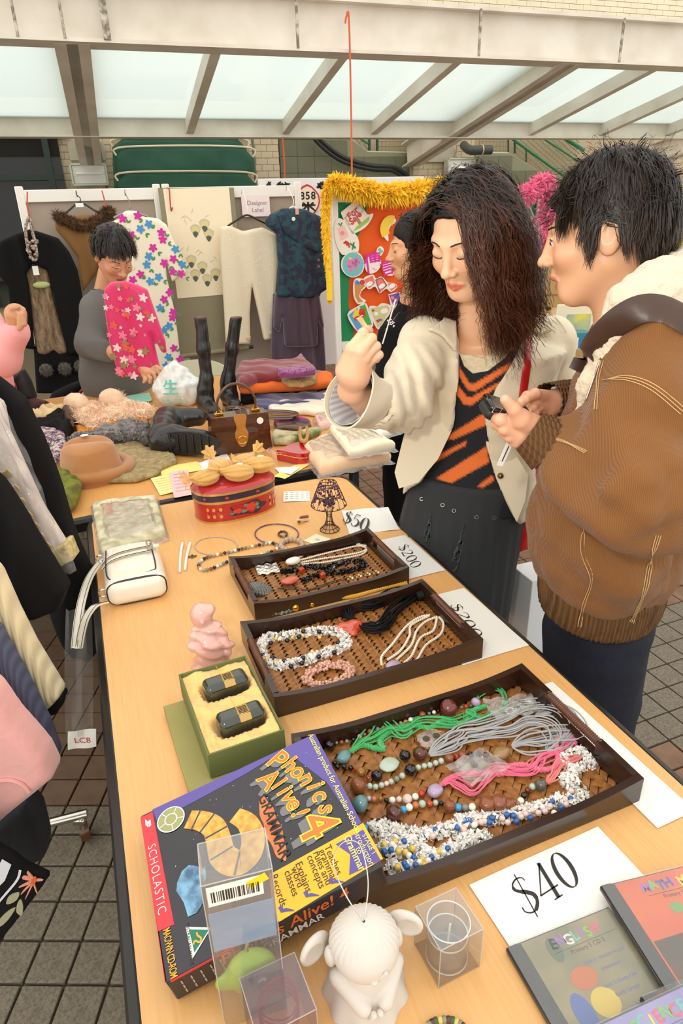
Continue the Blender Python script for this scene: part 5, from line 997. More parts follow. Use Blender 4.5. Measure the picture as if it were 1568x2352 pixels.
k=MB();h_=[bp(*q)for q in smooth([(345,1000),(430,1010),(500,1050),(530,1130),(555,1220),(640,1265),(715,1210),(735,1110),(700,1020),(625,975)],5)];pen(k,h_,np.interp(np.linspace(0,1,len(h_)),[0,.2,.5,.8,1],[.026,.030,.034,.030,.022]),.0008);k.build('yellow_hull',mat('print_hull',(232,184,84),.4,var=(90,(196,140,56),.3)),t,smooth=0)
k=MB();n_=len(h_)
for f in(.08,.16,.28,.42,.55):
 i=int(f*n_);T_=np.array(h_[i+1])-np.array(h_[i-1]);nn=unit([-T_[1],T_[0]]);pen(k,[np.array(h_[i])+nn*.015,np.array(h_[i]),np.array(h_[i])-nn*.015],.0022,.0011)
k.build('hull_bands',mat('print_slate',(60,70,84),.4),t,smooth=0)
k=MB();c=bp(243,1000)
for r0,z in((.019,.0008),):k.prism([(c[0]+r0*math.cos(a),c[1]+r0*.95*math.sin(a))for a in np.linspace(0,6.283,30)[:-1]],z-.0003,z)
k.build('ring_station',mat('print_station',(160,160,104),.4),t,smooth=0);k=MB()
for r0 in(.019,.0085):pen(k,[(c[0]+r0*math.cos(a),c[1]+r0*.95*math.sin(a))for a in np.linspace(0,6.283,30)],.0016,.0011)
for a in range(5):pen(k,[(c[0]+.0085*math.cos(a*1.26),c[1]+.0085*math.sin(a*1.26)),(c[0]+.019*math.cos(a*1.26),c[1]+.018*math.sin(a*1.26))],.0012,.0011)
k.build('ring_spokes',wht,t,smooth=0);flat('blue_craft',mat('print_craft',(126,176,206),.4,var=(70,(70,100,130),.3)),[[bp(*q)for q in[(350,1275),(395,1280),(450,1300),(455,1350),(430,1400),(435,1500),(400,1560),(345,1585),(320,1500),(275,1430),(280,1380),(310,1310)]]],.0008)
flat('triangle_emblem',wht,[[bp(*q)for q in[(330,1645),(485,1650),(370,1840)]]],.0008);flat('green_triangle',mat('print_emblem_green',(30,120,92),.4),[[bp(*q)for q in[(352,1662),(470,1664),(384,1800)]]],.0011)
k=MB();pen(k,[bp(*q)for q in smooth([(398,1680),(405,1700),(425,1715),(415,1740),(388,1730),(378,1755)],4)],[.002]*21,.0014);k.build('kangaroo_mark',MATS['print_gold'],t,smooth=0)
btxt('emblem_lettering',mat('print_dark',(60,56,52),.4),[('AUSTRALIAN MADE',(352,1740),.0055,-4,0)],.0012)
k=MB();R_=random.Random(5)
for _ in range(70):x,y=R_.uniform(.02,BW-.07),R_.uniform(.03,BH-.02);k.prism([(x+r*math.cos(a),y+r*math.sin(a))for r in[R_.uniform(.0002,.0007)]for a in np.linspace(0,6.28,7)[:-1]],.0003,.0005)
k.build('stars',wht,t,smooth=0,kind='stuff')
SM=BM@Matrix(((0,0,1,BW+.0004),(1,0,0,0),(0,1,0,0),(0,0,0,1)))
k=MB(SM);put_text(k,'Phonics Alive! 4',BH*.52,-.013,0,.024,0,.012,.15);k.build('edge_title',MATS['print_title_orange'],t,smooth=0,world=True)
k=MB(SM);put_text(k,'GRAMMAR',BH*.54,-.029,.0002,.0155,0,.01);k.build('edge_subtitle',wht,t,smooth=0,world=True)
EM=BM@Matrix(((1,0,0,0),(0,0,-1,-.0004),(0,1,0,0),(0,0,0,1)));k=MB(EM);k.box((BW/2,-.002,0),(BW-.004,.004,.0004));k.build('red_edge_line',redp,t,smooth=0,world=True)
LM=BM@Matrix(((0,0,1,BW+.0004),(1,0,0,0),(0,1,0,0),(0,0,0,1)));k=MB(LM);k.box((.055,-.0015,0),(.1,.003,.0006));k.build('edge_trim_line',redp,t,smooth=0,world=True)
k=MB(LM);R_=random.Random(3)
for j in range(7):
 for i in range(3):k.box((.014+.011*j,-.012-.008*i,.0002),(.0016,.006,.0005))
k.build('small_print',mat('print_beige',(180,160,140),.5),t,smooth=0,world=True)
gcard=mat('green_card',(106,114,62),.7,bump=(300,.1));gtop=mat('olive_card',(164,152,92),.7,bump=(300,.1),var=(10,(148,140,80),.5));satin=mat('gold_satin',(242,192,108),.32,sheen=.6,bump=(30,.5))
RZ=.066;M,gw,gd=plane3((476,1735),(652,1676),(403,1546),RZ);gw=.119;gd=.205;O=M.translation;M=axes((O.x,O.y,TH+.020),M.col[0][:3],M.col[1][:3],(0,0,1));H_=RZ-.020
lid=thing('box_lid','flat green box lid lying under the open gift box','lid',axes((*(tp(438,1821,.018)[:2]),TH),M.col[0][:3],M.col[1][:3],(0,0,1)))
MB().box((.062,.10,.009),(.128,.212,.018),.0015).build('lid_top',gtop,lid)
t=thing('gift_box','open green card box lined with gold satin and holding two dark stone seals','box',M)
mb=MB();th=.003
for c,d in(((gw/2,th/2,H_/2),(gw,th,H_)),((gw/2,gd-th/2,H_/2),(gw,th,H_)),((th/2,gd/2,H_/2),(th,gd-2*th,H_)),((gw-th/2,gd/2,H_/2),(th,gd-2*th,H_))):mb.box(c,d,.0006)
mb.box((gw/2,gd/2,.002),(gw-2*th,gd-2*th,.004));mb.build('card_box',gcard,t)
def sat(P):
 x,y,z=P[:,0],P[:,1],P[:,2];top=H_-.006+.0035*np.sin(x*90+2*np.sin(y*60))*np.sin(y*70+x*20)+.002*noise(P,.012,3)
 for cy in(.056,.145):
  q=rbox(P,(gw/2+.004,cy,H_),(.043,.026,.024),.018);top=top-.0;
 d=np.maximum(z-top,-(z-.004));d=np.maximum(d,np.abs(x-gw/2)-gw/2+th+.0005);d=np.maximum(d,np.abs(y-gd/2)-gd/2+th+.0005)
 for cy in(.056,.145):d=smax(d,-(rbox(P,(gw/2+.006,cy,H_),(.041,.024,.026),.016)+.0012*np.sin(np.arctan2(y-cy,x-gw/2)*26)),.008)
 return d*.7
blob('satin_lining',sat,(0,0,0),(gw,gd,H_+.008),.0024,satin,t)
stone=mat('dark_green_stone',(52,56,44),.16,coat=.7,var=(14,(38,42,34),.5));oldgold=mat('antique_gold',(186,154,92),.3,.9)
for i,(cy,lb)in enumerate(((.145,'dark green stone seal with gold plaque in the far half of the satin box'),(.056,'dark green stone seal with gold plaque in the near half of the satin box'))):
 SMx=M@frame((gw/2+.007,cy,H_-.004),3);s_=thing('stone_seal',lb,'seal',SMx,'stone seals in the satin box')
 v,q=nets(lambda P:smax(rbox(P,(0,0,0),(.037,.019,.018),.011),(np.abs(P[:,1])+np.abs(P[:,2])-.030)*.75,.003),(-.045,-.03,-.03),(.045,.03,.03),.0018)
 put(rawmesh('stone',v,q,stone),'stone',s_)
 MB().box((.004,0,.0175),(.019,.020,.0022),.0006).box((.004,-.0145,.0135),(.019,.012,.0022),.0006,R=rotm(0,44)).build('gold_plaque',oldgold,s_)
 k=MB()
 for j in range(5):k.box((.004,-.008+.0034*j,.0188),(.014,.0009,.0008));
 for j in range(4):k.box((-.002+.004*j,-.004+.0068*(j%2),.0188),(.0009,.0075,.0008))
 k.build('engraving',mat('engraved_dark',(70,58,36),.5),s_,smooth=0);MB().tube([(-.002,.018,.012),(-.006,.028,.024)],.0005,5).build('thread',gold,s_)
rq=mat('rose_quartz',(214,156,142),.12,coat=.6,sss=.5,sscale=.02,var=(22,(226,186,172),.5));BZ=frame((*tp(487,1537)[:2],TH),15)
def bud(P):
 d=smin(cap(P,(0,0,.02),(.002,0,.088),.030,.022),ell(P,(0,0,.012),(.036,.030,.014)),.012)
 d=smin(d,ell(P,(.0,-.014,.060),(.026,.018,.024)),.01);d=smin(d,ell(P,(-.006,0,.123),(.0205,.021,.0235)),.006);d=smin(d,ell(P,(.010,-.002,.133),(.010,.012,.010)),.006)
 d=smin(d,cap(P,(-.020,-.004,.095),(-.027,-.010,.062),.009,.011),.006);d=smin(d,cap(P,(.020,-.004,.095),(.030,-.014,.060),.009,.010),.006)
 d=smin(d,ell(P,(.034,-.010,.048),(.009,.010,.018),rotm(0,0,25)),.004);d=smin(d,ell(P,(-.021,0,.118),(.004,.006,.012)),.003);d=smin(d,ell(P,(-.006,-.021,.121),(.004,.005,.004)),.003)
 d=d+.0022*np.sin(P[:,2]*260+P[:,0]*120+3*np.sin(P[:,1]*80))*(P[:,2]<.098)-.0012*(np.abs(P[:,2]-.072)<.004);return d*.8
v,q=nets(bud,(-.05,-.045,-.004),(.055,.04,.155),.0022);v[:,2]=np.maximum(v[:,2],0);o=put(rawmesh('figurine',v,q,rq),'figurine');o.matrix_world=BZ;MW[o.name]=BZ.copy();solo(o,'polished rose quartz figurine of a robed round-headed figure behind the gift box','figurine')
acr=film('clear_acrylic',(250,250,250),.04,.35,.05);acr2=film('tinted_acrylic',(232,222,226),.05,.4,.06)
def shell(t,w,d,h,m,name='clear_case',top=True):
 for c,s in(((0,-d/2,h/2),(w,.0006,h)),((0,d/2,h/2),(w,.0006,h)),((-w/2,0,h/2),(.0006,d,h)),((w/2,0,h/2),(.0006,d,h)))+(((((0,0,h)),(w,d,.0006)),)if top else()):MB().box(c,s).build(name,m,t,smooth=0)
 e=MB()
 for sx in(-1,1):
  for sy in(-1,1):e.tube([(sx*w/2,sy*d/2,0),(sx*w/2,sy*d/2,h)],.0006,5)
  e.tube([(sx*w/2,-d/2,h),(sx*w/2,d/2,h)],.0006,5);e.tube([(-w/2,sx*d/2,h),(w/2,sx*d/2,h)],.0006,5)
 e.build('case_edge',mat('clear_edge',(226,222,218),.1,alpha=.45),t)
p=tp(566,2338);FX=frame((p[0]+.005,p[1]+.022,TH),14);t=thing('toy_package','tall clear package with a barcode card and a green toy fish inside','package',FX);shell(t,.066,.046,.222,acr)
MB().box((-.003,-.0235,.205),(.052,.0006,.026)).build('barcode_label',paper,t,smooth=0)
k=MB();R_=random.Random(12);x=-.025
while x<.019:w=R_.choice([.0006,.0010,.0016]);k.box((x,-.0239,.204),(w,.0004,.014));x+=w+R_.choice([.0007,.0012])
k.build('barcode',ink,t,smooth=0);k=MB(axes((-.003,-.0241,.2155),(1,0,0),(0,0,1),(0,-1,0)));put_text(k,'CG-MC305-01',0,0,0,.0055);put_text(k,'8 887031 500369',0,-.0195,0,.0048);k.M=FX@k.M;k.build('barcode_text',ink,t,smooth=0,world=True)
MB().sheet(lambda u,v:((u-.5)*.062,-.0225+.012*v*0,.125+.055*v),6,4,.0006).build('sea_card',mat('sea_blue_card',(150,178,206),.45,var=(30,(120,156,196),.5),stretch=(1,1,3)),t)
k=MB(axes((0,-.0236,0),(1,0,0),(0,0,1),(0,-1,0)))
for z0 in(.165,.142):pts=[((u-.5)*.06,z0+.004*math.sin(u*9))for u in np.linspace(0,1,16)];pen(k,pts,.003,0)
k.M=FX@k.M;k.build('wave_print',mat('sand_print',(214,200,140),.5),t,smooth=0,world=True);MB().box((.018,-.0238,.212),(.02,.0006,.010),R=rotm(0,0,-20)).build('yellow_sticker',mat('sticker_yellow',(240,214,40),.5),t,smooth=0)
MB().tube(smooth([(0,0,.118),(0,0,.105),(.004,0,.098),(0,0,.088),(0,0,.078)],5),.0022,8).build('hook_hanger',silver,t)
fg=mat('green_jelly',(152,186,52),.25,sss=.4,sscale=.01,coat=.4);v,q=nets(lambda P:smin(smin(ell(P,(.002,0,.045),(.027,.017,.026)),ell(P,(-.024,0,.036),(.014,.006,.012)),.008),ell(P,(-.006,0,.018),(.012,.005,.008)),.004),(-.045,-.022,0),(.035,.022,.08),.002);put(rawmesh('toy_fish',v,q,fg),'toy_fish',t)
MB().ball((.010,-.0155,.049),(.006,.003,.006),12,8).build('eye',white_pl,t);MB().ball((.011,-.0182,.048),(.003,.0015,.0034),10,6).build('pupil',blk_pl,t);MB().ball((.024,0,.030),(.008,.005,.006),10,6).ball((-.002,-.002,.019),(.012,.005,.005),10,6).build('yellow_fins',mat('yellow_fin',(232,206,40),.3),t)
p=tp(645,2400);RX=frame((p[0],p[1]+.01,TH),24);t=thing('clear_case','small clear case with red coils inside, in front of the toy package','package',RX);shell(t,.060,.060,.070,acr2)
for k in range(4):MB().tube([(.020*math.cos(a),.020*math.sin(a),.060-.008*k+.003*math.sin(2*a))for a in np.linspace(0,6.283,25)[:-1]],.0010,6,closed=True).build('red_coil',mat('red_wire_gloss',(170,24,44),.25),t)
cer=mat('white_bisque',(214,206,196),.55);p=tp(838,2262);AX=frame((p[0],p[1]-.002,TH),14);t=thing('angel_ornament','white ceramic angel ornament with folded arms and a silver hanging loop','ornament',AX)
def angel(P):
 a=np.arctan2(P[:,1],P[:,0]);rr_=np.sqrt(P[:,0]**2+P[:,1]**2);z=P[:,2]
 R0=np.interp(z,[0,.010,.03,.05],[.046,.0425,.035,.024])*(1+.045*np.sin(a*9)*np.clip(1-z/.03,0,1));robe=np.maximum(rr_-R0,z-.052)*.7
 d=smin(robe,ell(P,(0,-.004,.045),(.031,.027,.022)),.008)
 for s in(-1,1):d=smin(d,cap(P,(s*.030,-.008,.046),(s*.012,-.036,.030),.011,.0085),.003)
 d=smin(d,ell(P,(0,-.004,.078),(.0355,.034,.031)),.002)
 d=smin(d,ell(P,(.0,-.0375,.070),(.0035,.003,.0025)),.002)
 hair=ell(P,(0,.0,.082),(.0372,.0345,.0300));fr=P[:,1]+.030-.004*np.abs(np.sin(P[:,0]*170))+(.080-z)*1.6;d=np.minimum(d,smax(hair+.0005*np.sin(a*36),-(fr+.014),.002))if False else np.minimum(d,np.maximum(hair+.0006*np.sin(a*34)*np.clip((.112-z)/.01,0,1),.0795+.0035*np.abs(np.sin(P[:,0]*150))-.25*P[:,1]*(P[:,1]>0)*2-z))
 for s in(-1,1):d=smin(d,ell(P,(s*.037,.002,.068),(.006,.009,.012)),.002)
 return d*.85
v,q=nets(angel,(-.052,-.054,-.002),(.052,.052,.118),.0019);v[:,2]=np.maximum(v[:,2],0);put(rawmesh('body',v,q,cer),'body',t)
for s in(-1,1):v,q=nets(lambda P:smax(ell(P,(s*.051,.014,.068),(.020,.007,.019),rotm(s*-30)),-ell(P,(s*.053,.006,.068),(.013,.004,.013),rotm(s*-30)),.002),(-.08,-.02,.04),(.08,.04,.1),.002);put(rawmesh('wing',v,q,cer),'wing',t)
for s in(-1,1):
 mb=MB()
 for f in range(4):mb.ball((s*.0035+s*.0024*f*.3,-.0445+.0012*f,.0265-.0036*f+.004),(.0034,.0042,.0017),8,6)
 mb.build('hand',cer,t)
MB().tube(smooth([(-.004,-.022,.062),(.006,-.036,.0735),(.012,-.038,.082)],4),.0022,6).build('hair_curl',cer,t)
MB().tube(smooth([(0,0,.1115),(-.014,.016,.135),(-.020,.045,.150),(-.004,.066,.150),(.014,.062,.145),(.014,.03,.13),(.001,.001,.1115)],8),.0007,6).build('hanging_loop',silver,t);MB().ball((0,0,.1118),(.0018,.0018,.0008),8,4).build('string_hole',mat('hole_dark',(60,54,50),.8),t)
M,_,_=plane3((1012,2190),(1110,2140),(955,2100),.062);O=M.translation;M=axes((O.x,O.y,TH),unit([M.col[0][0],M.col[0][1],0]),unit(np.cross([0,0,1],[M.col[0][0],M.col[0][1],0])),(0,0,1))@Matrix.Translation((.027,.027,0));t=thing('candle_box','clear box holding a glass cylinder candle, right of the ceramic angel','box',M);shell(t,.054,.053,.066,acr)
MB().box((0,0,.0008),(.052,.051,.001)).build('base_card',mat('brown_base_card',(150,110,70),.6),t);
MB().lathe([(.001,.002),(.0235,.002),(.0245,.006),(.0245,.060),(.0228,.060),(.0228,.010),(.001,.009)],32).build('glass_cup',acr,t);[MB().tube([(r*math.cos(a),r*math.sin(a),z)for a in np.linspace(0,6.283,33)[:-1]],.0008,6,closed=True).build('cup_rim',mat('glass_rim',(236,238,236),.05,coat=1),t)for r,z in((.0238,.060),(.0222,.040),(.0235,.003))];MB().lathe([(.001,.0105),(.0222,.0105),(.0222,.040),(.001,.040)],28).build('gel_wax',film('gel_film',(244,244,242),.1,.3,.12),t);MB().tube([(0,0,.010),(.001,0,.030),(.004,.002,.050)],.0012,6).build('wick',mat('wick_white',(236,230,220),.7),t);MB().ball((.006,-.008,.018),(.004,.003,.004),8,6).build('bubble',mat('grey_bead',(150,156,160),.2),t)
def cdcase(label,o,x,y,h,cover,title,sub,cols,extra=None,ang=None,tag=''):
 M,w,_=plane3(o,x,y,h);M=M@Matrix.Translation((0,0,-.0))
 X=unit([M.col[0][0],M.col[0][1],0]);O=M.translation;M=axes((O.x,O.y,TH+h-.010),X,np.cross([0,0,1],X),(0,0,1));t=thing('disc_case',label,'disc case',M,'disc cases at the near right corner')
 MB().box((.071,-.0625,.003),(.142,.125,.006),.0008).build('tray',mat('dark_tray',(58,56,54),.25),t);MB().box((.079,-.0625,.0068),(.122,.120,.0014)).build('cover_card',cover,t,smooth=0)
 MB().box((.008,-.0625,.007),(.013,.123,.003),.0005).build('spine',mat('spine_black',(34,32,32),.25,coat=.5,wave=(160,.4,'Y')),t)
 MB().box((.0715,-.0625,.0092),(.142,.1245,.0010),.0003).build('clear_lid',acr,t)
 k=MB();x_=.052
 for i,ch in enumerate(title):k=MB();put_text(k,ch,x_,-.0165+.0016*math.sin(i*2.1),.0078,.0165,(-8,9,-5,6,-10,7,-4,9,-6,5,-8)[i%11],.03);k.build('title_letter',mat('cd_'+cols[i%len(cols)][0],cols[i%len(cols)][1],.4),t,smooth=0);x_+=.0098 if ch not in 'IL' else.0085
 k=MB();put_text(k,sub,.088,-.031,.0078,.0070);pen(k,[(.048,-.026),(.132,-.026)],.0005,.0078);k.build('subtitle',mat('cd_dark_text',(60,44,36),.5),t,smooth=0)
 if extra:extra(t)
 return t
cc=[('violet',(170,110,200)),('lime',(120,200,80)),('teal',(110,200,190)),('pink',(232,90,120)),('white',(236,232,226)),('blue',(60,90,190)),('yellow',(240,220,60))]
def e1(t):
 k=MB()
 for i,s in enumerate(('Unit 5: Inventors and','Inventions','Unit 6: Keep Our','Earth Green','Unit 7: Don\'t Let','Them Die')):put_text(k,s,.098,-.046-.011*i-(.005 if i>1 else 0)-(.005 if i>3 else 0),.0078,.0062)
 k.build('list_lettering',mat('cd_blue_text',(96,110,176),.5),t,smooth=0)
 for nm,c,r,col in(('blue_oval',(.040,-.088),(.011,.021),(74,106,176)),('yellow_oval',(.068,-.086),(.016,.015),(226,196,72)),('orange_oval',(.062,-.058),(.016,.012),(206,110,50)),('green_oval',(.050,-.022),(.008,.014),(92,110,76))):MB().prism([(c[0]+r[0]*math.cos(a),c[1]+r[1]*math.sin(a))for a in np.linspace(0,6.283,20)[:-1]],.0074,.0078).build(nm,mat('cd_'+nm,col,.4),t,smooth=0)
cdcase('English lesson disc in a clear case with a tan cover, on the $40 sheet',(1162,2172),(1400,2076),(1250,2352),.012,mat('cd_tan',(176,154,108),.4,var=(22,(128,126,92),.4)),'ENGLISH','Primary 5 CD 3',[cc[3],cc[0],cc[4],cc[2],cc[0],cc[1]],e1)
def m1(t):
 k=MB();put_text(k,'The World',.112,-.052,.0078,.011,0,0,.15);put_text(k,'Tomorrow',.112,-.066,.0078,.011,0,0,.15);k.build('list_lettering',mat('cd_white_text',(236,226,214),.5),t,smooth=0)
 MB().prism([(.072+.008*math.cos(a),-.046+.007*math.sin(a))for a in np.linspace(0,6.283,16)[:-1]],.0074,.0078).build('green_disc',mat('cd_green_disc',(120,170,90),.4),t,smooth=0)
 MB().prism([(.02,-.075),(.14,-.070),(.14,-.124),(.02,-.124)],.0075,.0077).build('dark_field',mat('cd_field',(110,60,46),.4,var=(30,(64,60,40),.4)),t,smooth=0)
cdcase('Mathematics lesson disc in a clear case with a red cover at the right edge',(1378,2030),(1568,1984),(1520,2240),.024,mat('cd_red',(212,62,40),.35,var=(14,(232,120,50),.5)),'MATHEMATICS','Primary 5 CD 4',[cc[0],cc[1],cc[5],cc[5],cc[3],cc[6],cc[5],cc[1]],m1)
cdcase('Science lesson disc in a clear case with a lilac cover at the bottom right corner',(1336,2364),(1555,2262),(1400,2500),.0345,mat('cd_lilac',(140,134,196),.35,var=(20,(170,160,210),.5)),'SCIENCE','Primary 5 CD 3',[cc[1],cc[2],cc[6],cc[3],cc[1],cc[3],cc[2]])
cdcase('dark disc case showing only its edge between the other cases',(1470,2285),(1640,2215),(1560,2400),.0235,mat('cd_dark_red',(120,30,30),.35),'','Primary',[cc[0]])
t=thing('bead_bracelet','green bead bracelet just entering the bottom edge of the picture','bracelet',frame(tp(1020,2358)));
for i in range(12):a=.3+i*.22;c=tp(1022+46*math.cos(a),2372-30*math.sin(a),.004);MB().ball(c,.0042,8,6).build('bead',beadmat(('green','dkred','green','yellow')[i%4])if i%4 else mat('bead_moss',(60,96,60),.3),t,world=True)
wl=mat('white_leather',(238,230,212),.3,coat=.2,bump=(110,.35));pipe_b=mat('dark_piping',(40,36,36),.5)
c0,c1,c2,c3=tp(250,1403,.0),tp(384,1375,.0),tp(384,1240,.04),tp(272,1244,.04);X=unit((c1-c0)*[1,1,0]);Yv=np.cross([0,0,1],X);HB=axes(c0,X,Yv,(0,0,1));bw=.132;bl=.205;bh=.062
t=thing('white_handbag','white embossed leather handbag lying on its back with the strap over the table edge','handbag',HB)
def hb(P):
 d=rbox(P,(bw/2,bl/2,bh/2),(bw/2,bl/2,bh/2),.024);x=(P[:,0]-bw/2)/(bw/2);return d+.012*np.clip(P[:,1]/bl-.5,0,1)*np.abs(x)*.5
v,q=nets(hb,(-.01,-.01,-.004),(bw+.01,bl+.01,bh+.01),.0035);put(rawmesh('body',v,q,wl),'body',t)
def loop2(y):return[(bw/2+(bw/2-.003)*np.sign(math.cos(a))*abs(math.cos(a))**.55,y,bh/2+(bh/2-.002)*np.sign(math.sin(a))*abs(math.sin(a))**.6)for a in np.linspace(0,6.283,41)[:-1]]
for y in(.012,):MB().tube(loop2(y),.0022,6,closed=True).build('piping',pipe_b,t)
MB().sheet(lambda u,v:(.006+.012*v+(bw-.03)*u,.028+.150*v,bh+.0035-.010*(2*u-1)**4-.012*(1-v)**6),12,12,.003).build('flap',wl,t)
ed=[(.006+(bw-.024)*1.0,.17,bh),(.006+(bw-.024),.05,bh+.001),(.10,.030,bh-.001),(.03,.024,bh-.003),(.008,.05,bh-.002),(.012,.17,bh)];MB().tube(smooth(ed,5),.0016,6).build('flap_piping',pipe_b,t)
for i,y0 in enumerate((.105,.13)):MB().sheet(lambda u,v:(-.002+(bw*.86)*u,y0+.018*u+.012*(v-.5),bh+.0065+.003*math.sin(3*u)-.02*(1-u)**8),14,3,.0022).build('buckle_strap',wl,t);MB().tube(smooth([(-.002+(bw*.86)*u,y0+.018*u-.0065,bh+.0068+.003*math.sin(3*u)-.02*(1-u)**8)for u in np.linspace(0,1,9)],2),.0009,5).build('strap_edging',pipe_b,t)
MB().tube([(bw*.80,.118,bh+.01),(bw*.80,.165,bh+.01),(bw*.88,.165,bh+.01),(bw*.88,.118,bh+.01)],.0020,6,closed=True).build('buckle',silver,t);MB().box((bw*.93,.142,bh+.004),(.02,.012,.004),.001).build('buckle_tab',wl,t)
for cp in((0.0,.03,.03),(.002,.17,.045)):MB().tube([(cp[0]-.006+.009*math.cos(a),cp[1],cp[2]+.009*math.sin(a))for a in np.linspace(0,6.283,13)[:-1]],.002,6,closed=True).build('strap_ring',silver,t)
def ribbon(mb,P,w,side,th=.0022):
 P=np.array(P);n=len(P);S_=np.broadcast_to(np.array(side,float),(n,3));mb.sheet(lambda u,v:P[min(int(round(u*(n-1))),n-1)]+S_[0]*w*(v-.5),n-1,3,th)
s1=smooth([yp(262,1268,1.47),yp(232,1288,1.40),yp(205,1325,1.33),yp(188,1375,1.25),yp(178,1430,1.20),yp(172,1488,1.18)],5);s2=smooth([yp(240,1384,1.21),yp(216,1392,1.19),yp(196,1420,1.18),yp(186,1455,1.18),yp(180,1490,1.18)],5)
for s in(s1,s2):mb=MB();ribbon(mb,s,.024,(.9,-.25,.25));mb.build('strap',wl,t,world=True)
for s in(s1,s2):
 for f in(-.008,.008):MB().tube([q+np.array([.9,-.25,.25])*f+np.array([0,-.001,.0025])for q in s],.0006,4).build('stitching',pipe_b,t,world=True)
pk=mat('pale_embroidered_cloth',(222,216,184),.8,var=(30,(176,166,130),.3),bump=(60,1.0));fold_=film('packet_film',(252,250,246),.12,.45,.12,(42,1.0))
def packet(label,px,h,m,fl=fold_,base=TH,wr=.004,name='cloth_packet',cat='packet',hh=.006,seed=0,inset=.012):
 P=[zp(*q,base+h*.8)for q in px];c=np.mean(P,0);M=frame((c[0],c[1],base));t=thing(name,label,cat,M);Q=[(p[0]-c[0],p[1]-c[1])for p in P];cc_=np.array(Q)*(1-inset/np.linalg.norm(Q,axis=1)[:,None])
 soft('folded_cloth',cc_,h/2,hh,m,t,M@Matrix.Translation((0,0,h/2)),folds=lambda x,y:wr*noise(np.stack([x,y,x*0],1).astype(f32),.05,seed),rnd=h*.42)
 a,b,c2,d=[np.array([*q,0])for q in Q[:4]]if len(Q)==4 else(None,)*4
 if a is not None:
  f=lambda u,v:(a*(1-u)+b*u)*(1-v)+(d*(1-u)+c2*u)*v+np.array([0,0,max(.002,(h+.008)*min(1,5*min(u,1-u,v,1-v)+.05))+.003*math.sin(31*u+13*v+seed)*math.sin(23*v-7*u)])
  MB(M).sheet(f,26,26,.0004).build('clear_bag',fl,t,world=True)
 return t,M
t,M=packet('clear packet of pale embroidered cloth printed with red characters, left of the tin',[(205,1150),(362,1134),(388,1226),(226,1274)],.026,pk)
k=MB(frame((*tp(252,1195)[:2],TH+.0385),-72));put_text(k,'梦之链绣片',.0,.004,0,.020,0,0);put_text(k,'Perfume Collection',0,-.012,0,.010);k.build('red_lettering',mat('print_soft_red',(206,110,96),.6),t,smooth=0,world=True)
tin_r=mat('tin_red',(178,30,34),.25,coat=.5);tin_g=mat('tin_gold',(214,168,92),.28,.6);navy_t=mat('tin_navy',(44,34,60),.3,coat=.4)
ca,cb_=tp(488,1221),tp(655,1178);X=unit((cb_-ca)*[1,1,0]);Yv=np.cross([0,0,1],X);cen=(tp(447,1190)+tp(652,1168))/2*[1,1,0]+Yv*.03+X*.0;TX=axes((cen[0],cen[1],TH),X,Yv,(0,0,1));t=thing('painted_tin','red and gold oblong tin painted with roses, its lid heaped with gold pouches','tin',TX)
st=lambda a,s=1:(.120*np.sign(math.cos(a))*abs(math.cos(a))**.85*s,.078*np.sign(math.sin(a))*abs(math.sin(a))**.75*s)
def band(name,m,s0,z0,s1,z1,n=48):
 A=[st(a,s0)for a in np.linspace(0,2*math.pi,n+1)[:-1]];B=[st(a,s1)for a in np.linspace(0,2*math.pi,n+1)[:-1]];MB().add([(x,y,z0)for x,y in A]+[(x,y,z1)for x,y in B],[(i,(i+1)%n,n+(i+1)%n,n+i)for i in range(n)]+[tuple(range(n))[::-1],tuple(range(n,2*n))]).build(name,m,t)
band('base_rim',tin_g,.985,0,.985,.006);band('body',tin_r,.97,.006,.97,.058);band('upper_rim',tin_g,.985,.058,.985,.066);band('lid_side',navy_t,1.0,.066,1.0,.084);band('lid_rim',tin_g,1.01,.084,1.0,.090);band('lid_top',tin_r,1.0,.090,.86,.100)
def onside(name,m,items,s=.975,z0=0):
 k=MB()
 for u,z,ru,rz,n_ in items:
  V_=[]
  for b in np.linspace(0,6.283,n_+1)[:-1]:
   uu=u+ru*math.cos(b)*(1+.18*math.cos(5*b));zz_=z+rz*math.sin(b)*(1+.18*math.cos(5*b))
   a=-math.pi/2+uu;x,y=st(a,s);V_.append((x,y,zz_))
  k.add(V_,[tuple(range(n_))])
 k.build(name,m,t,smooth=0)
onside('navy_cartouche',navy_t,[(.1,.032,.42,.019,20)],.978);[onside('rose',mat('tin_rose',(206,70,60),.3),[q],.984)for q in((.12,.034,.11,.012,15),(-.12,.030,.07,.008,12),(-.20,.030,.045,.006,10))];onside('leaves',mat('tin_leaf',(84,146,118),.3),[(-.02,.026,.05,.005,8),(.26,.036,.05,.006,8),(.28,.026,.05,.004,8),(-.27,.025,.05,.004,8),(.02,.042,.04,.004,8)],.983)
onside('gold_scrolls',mat('tin_gold_print',(226,150,70),.35),[(u,.032+.010*s_,.05,.006,12)for u in(-.95,-.75,-.55,.72,.92,1.1)for s_ in(-1,1)]+[(u,.075,.16,.007,16)for u in(-1.0,-.35,.3,.95)],.982);onside('small_flowers',mat('tin_red_print',(200,60,50),.35),[(u,.032,.04,.006,10)for u in(-.95,-.6,.75,1.05)]+[(u,.075,.05,.004,10)for u in(-1.0,-.35,.3,.95)],1.004)
org=mat('gold_organza',(240,186,92),.5,sheen=.7,alpha=.72,bump=(70,.8));tagw=MATS['paper_white']
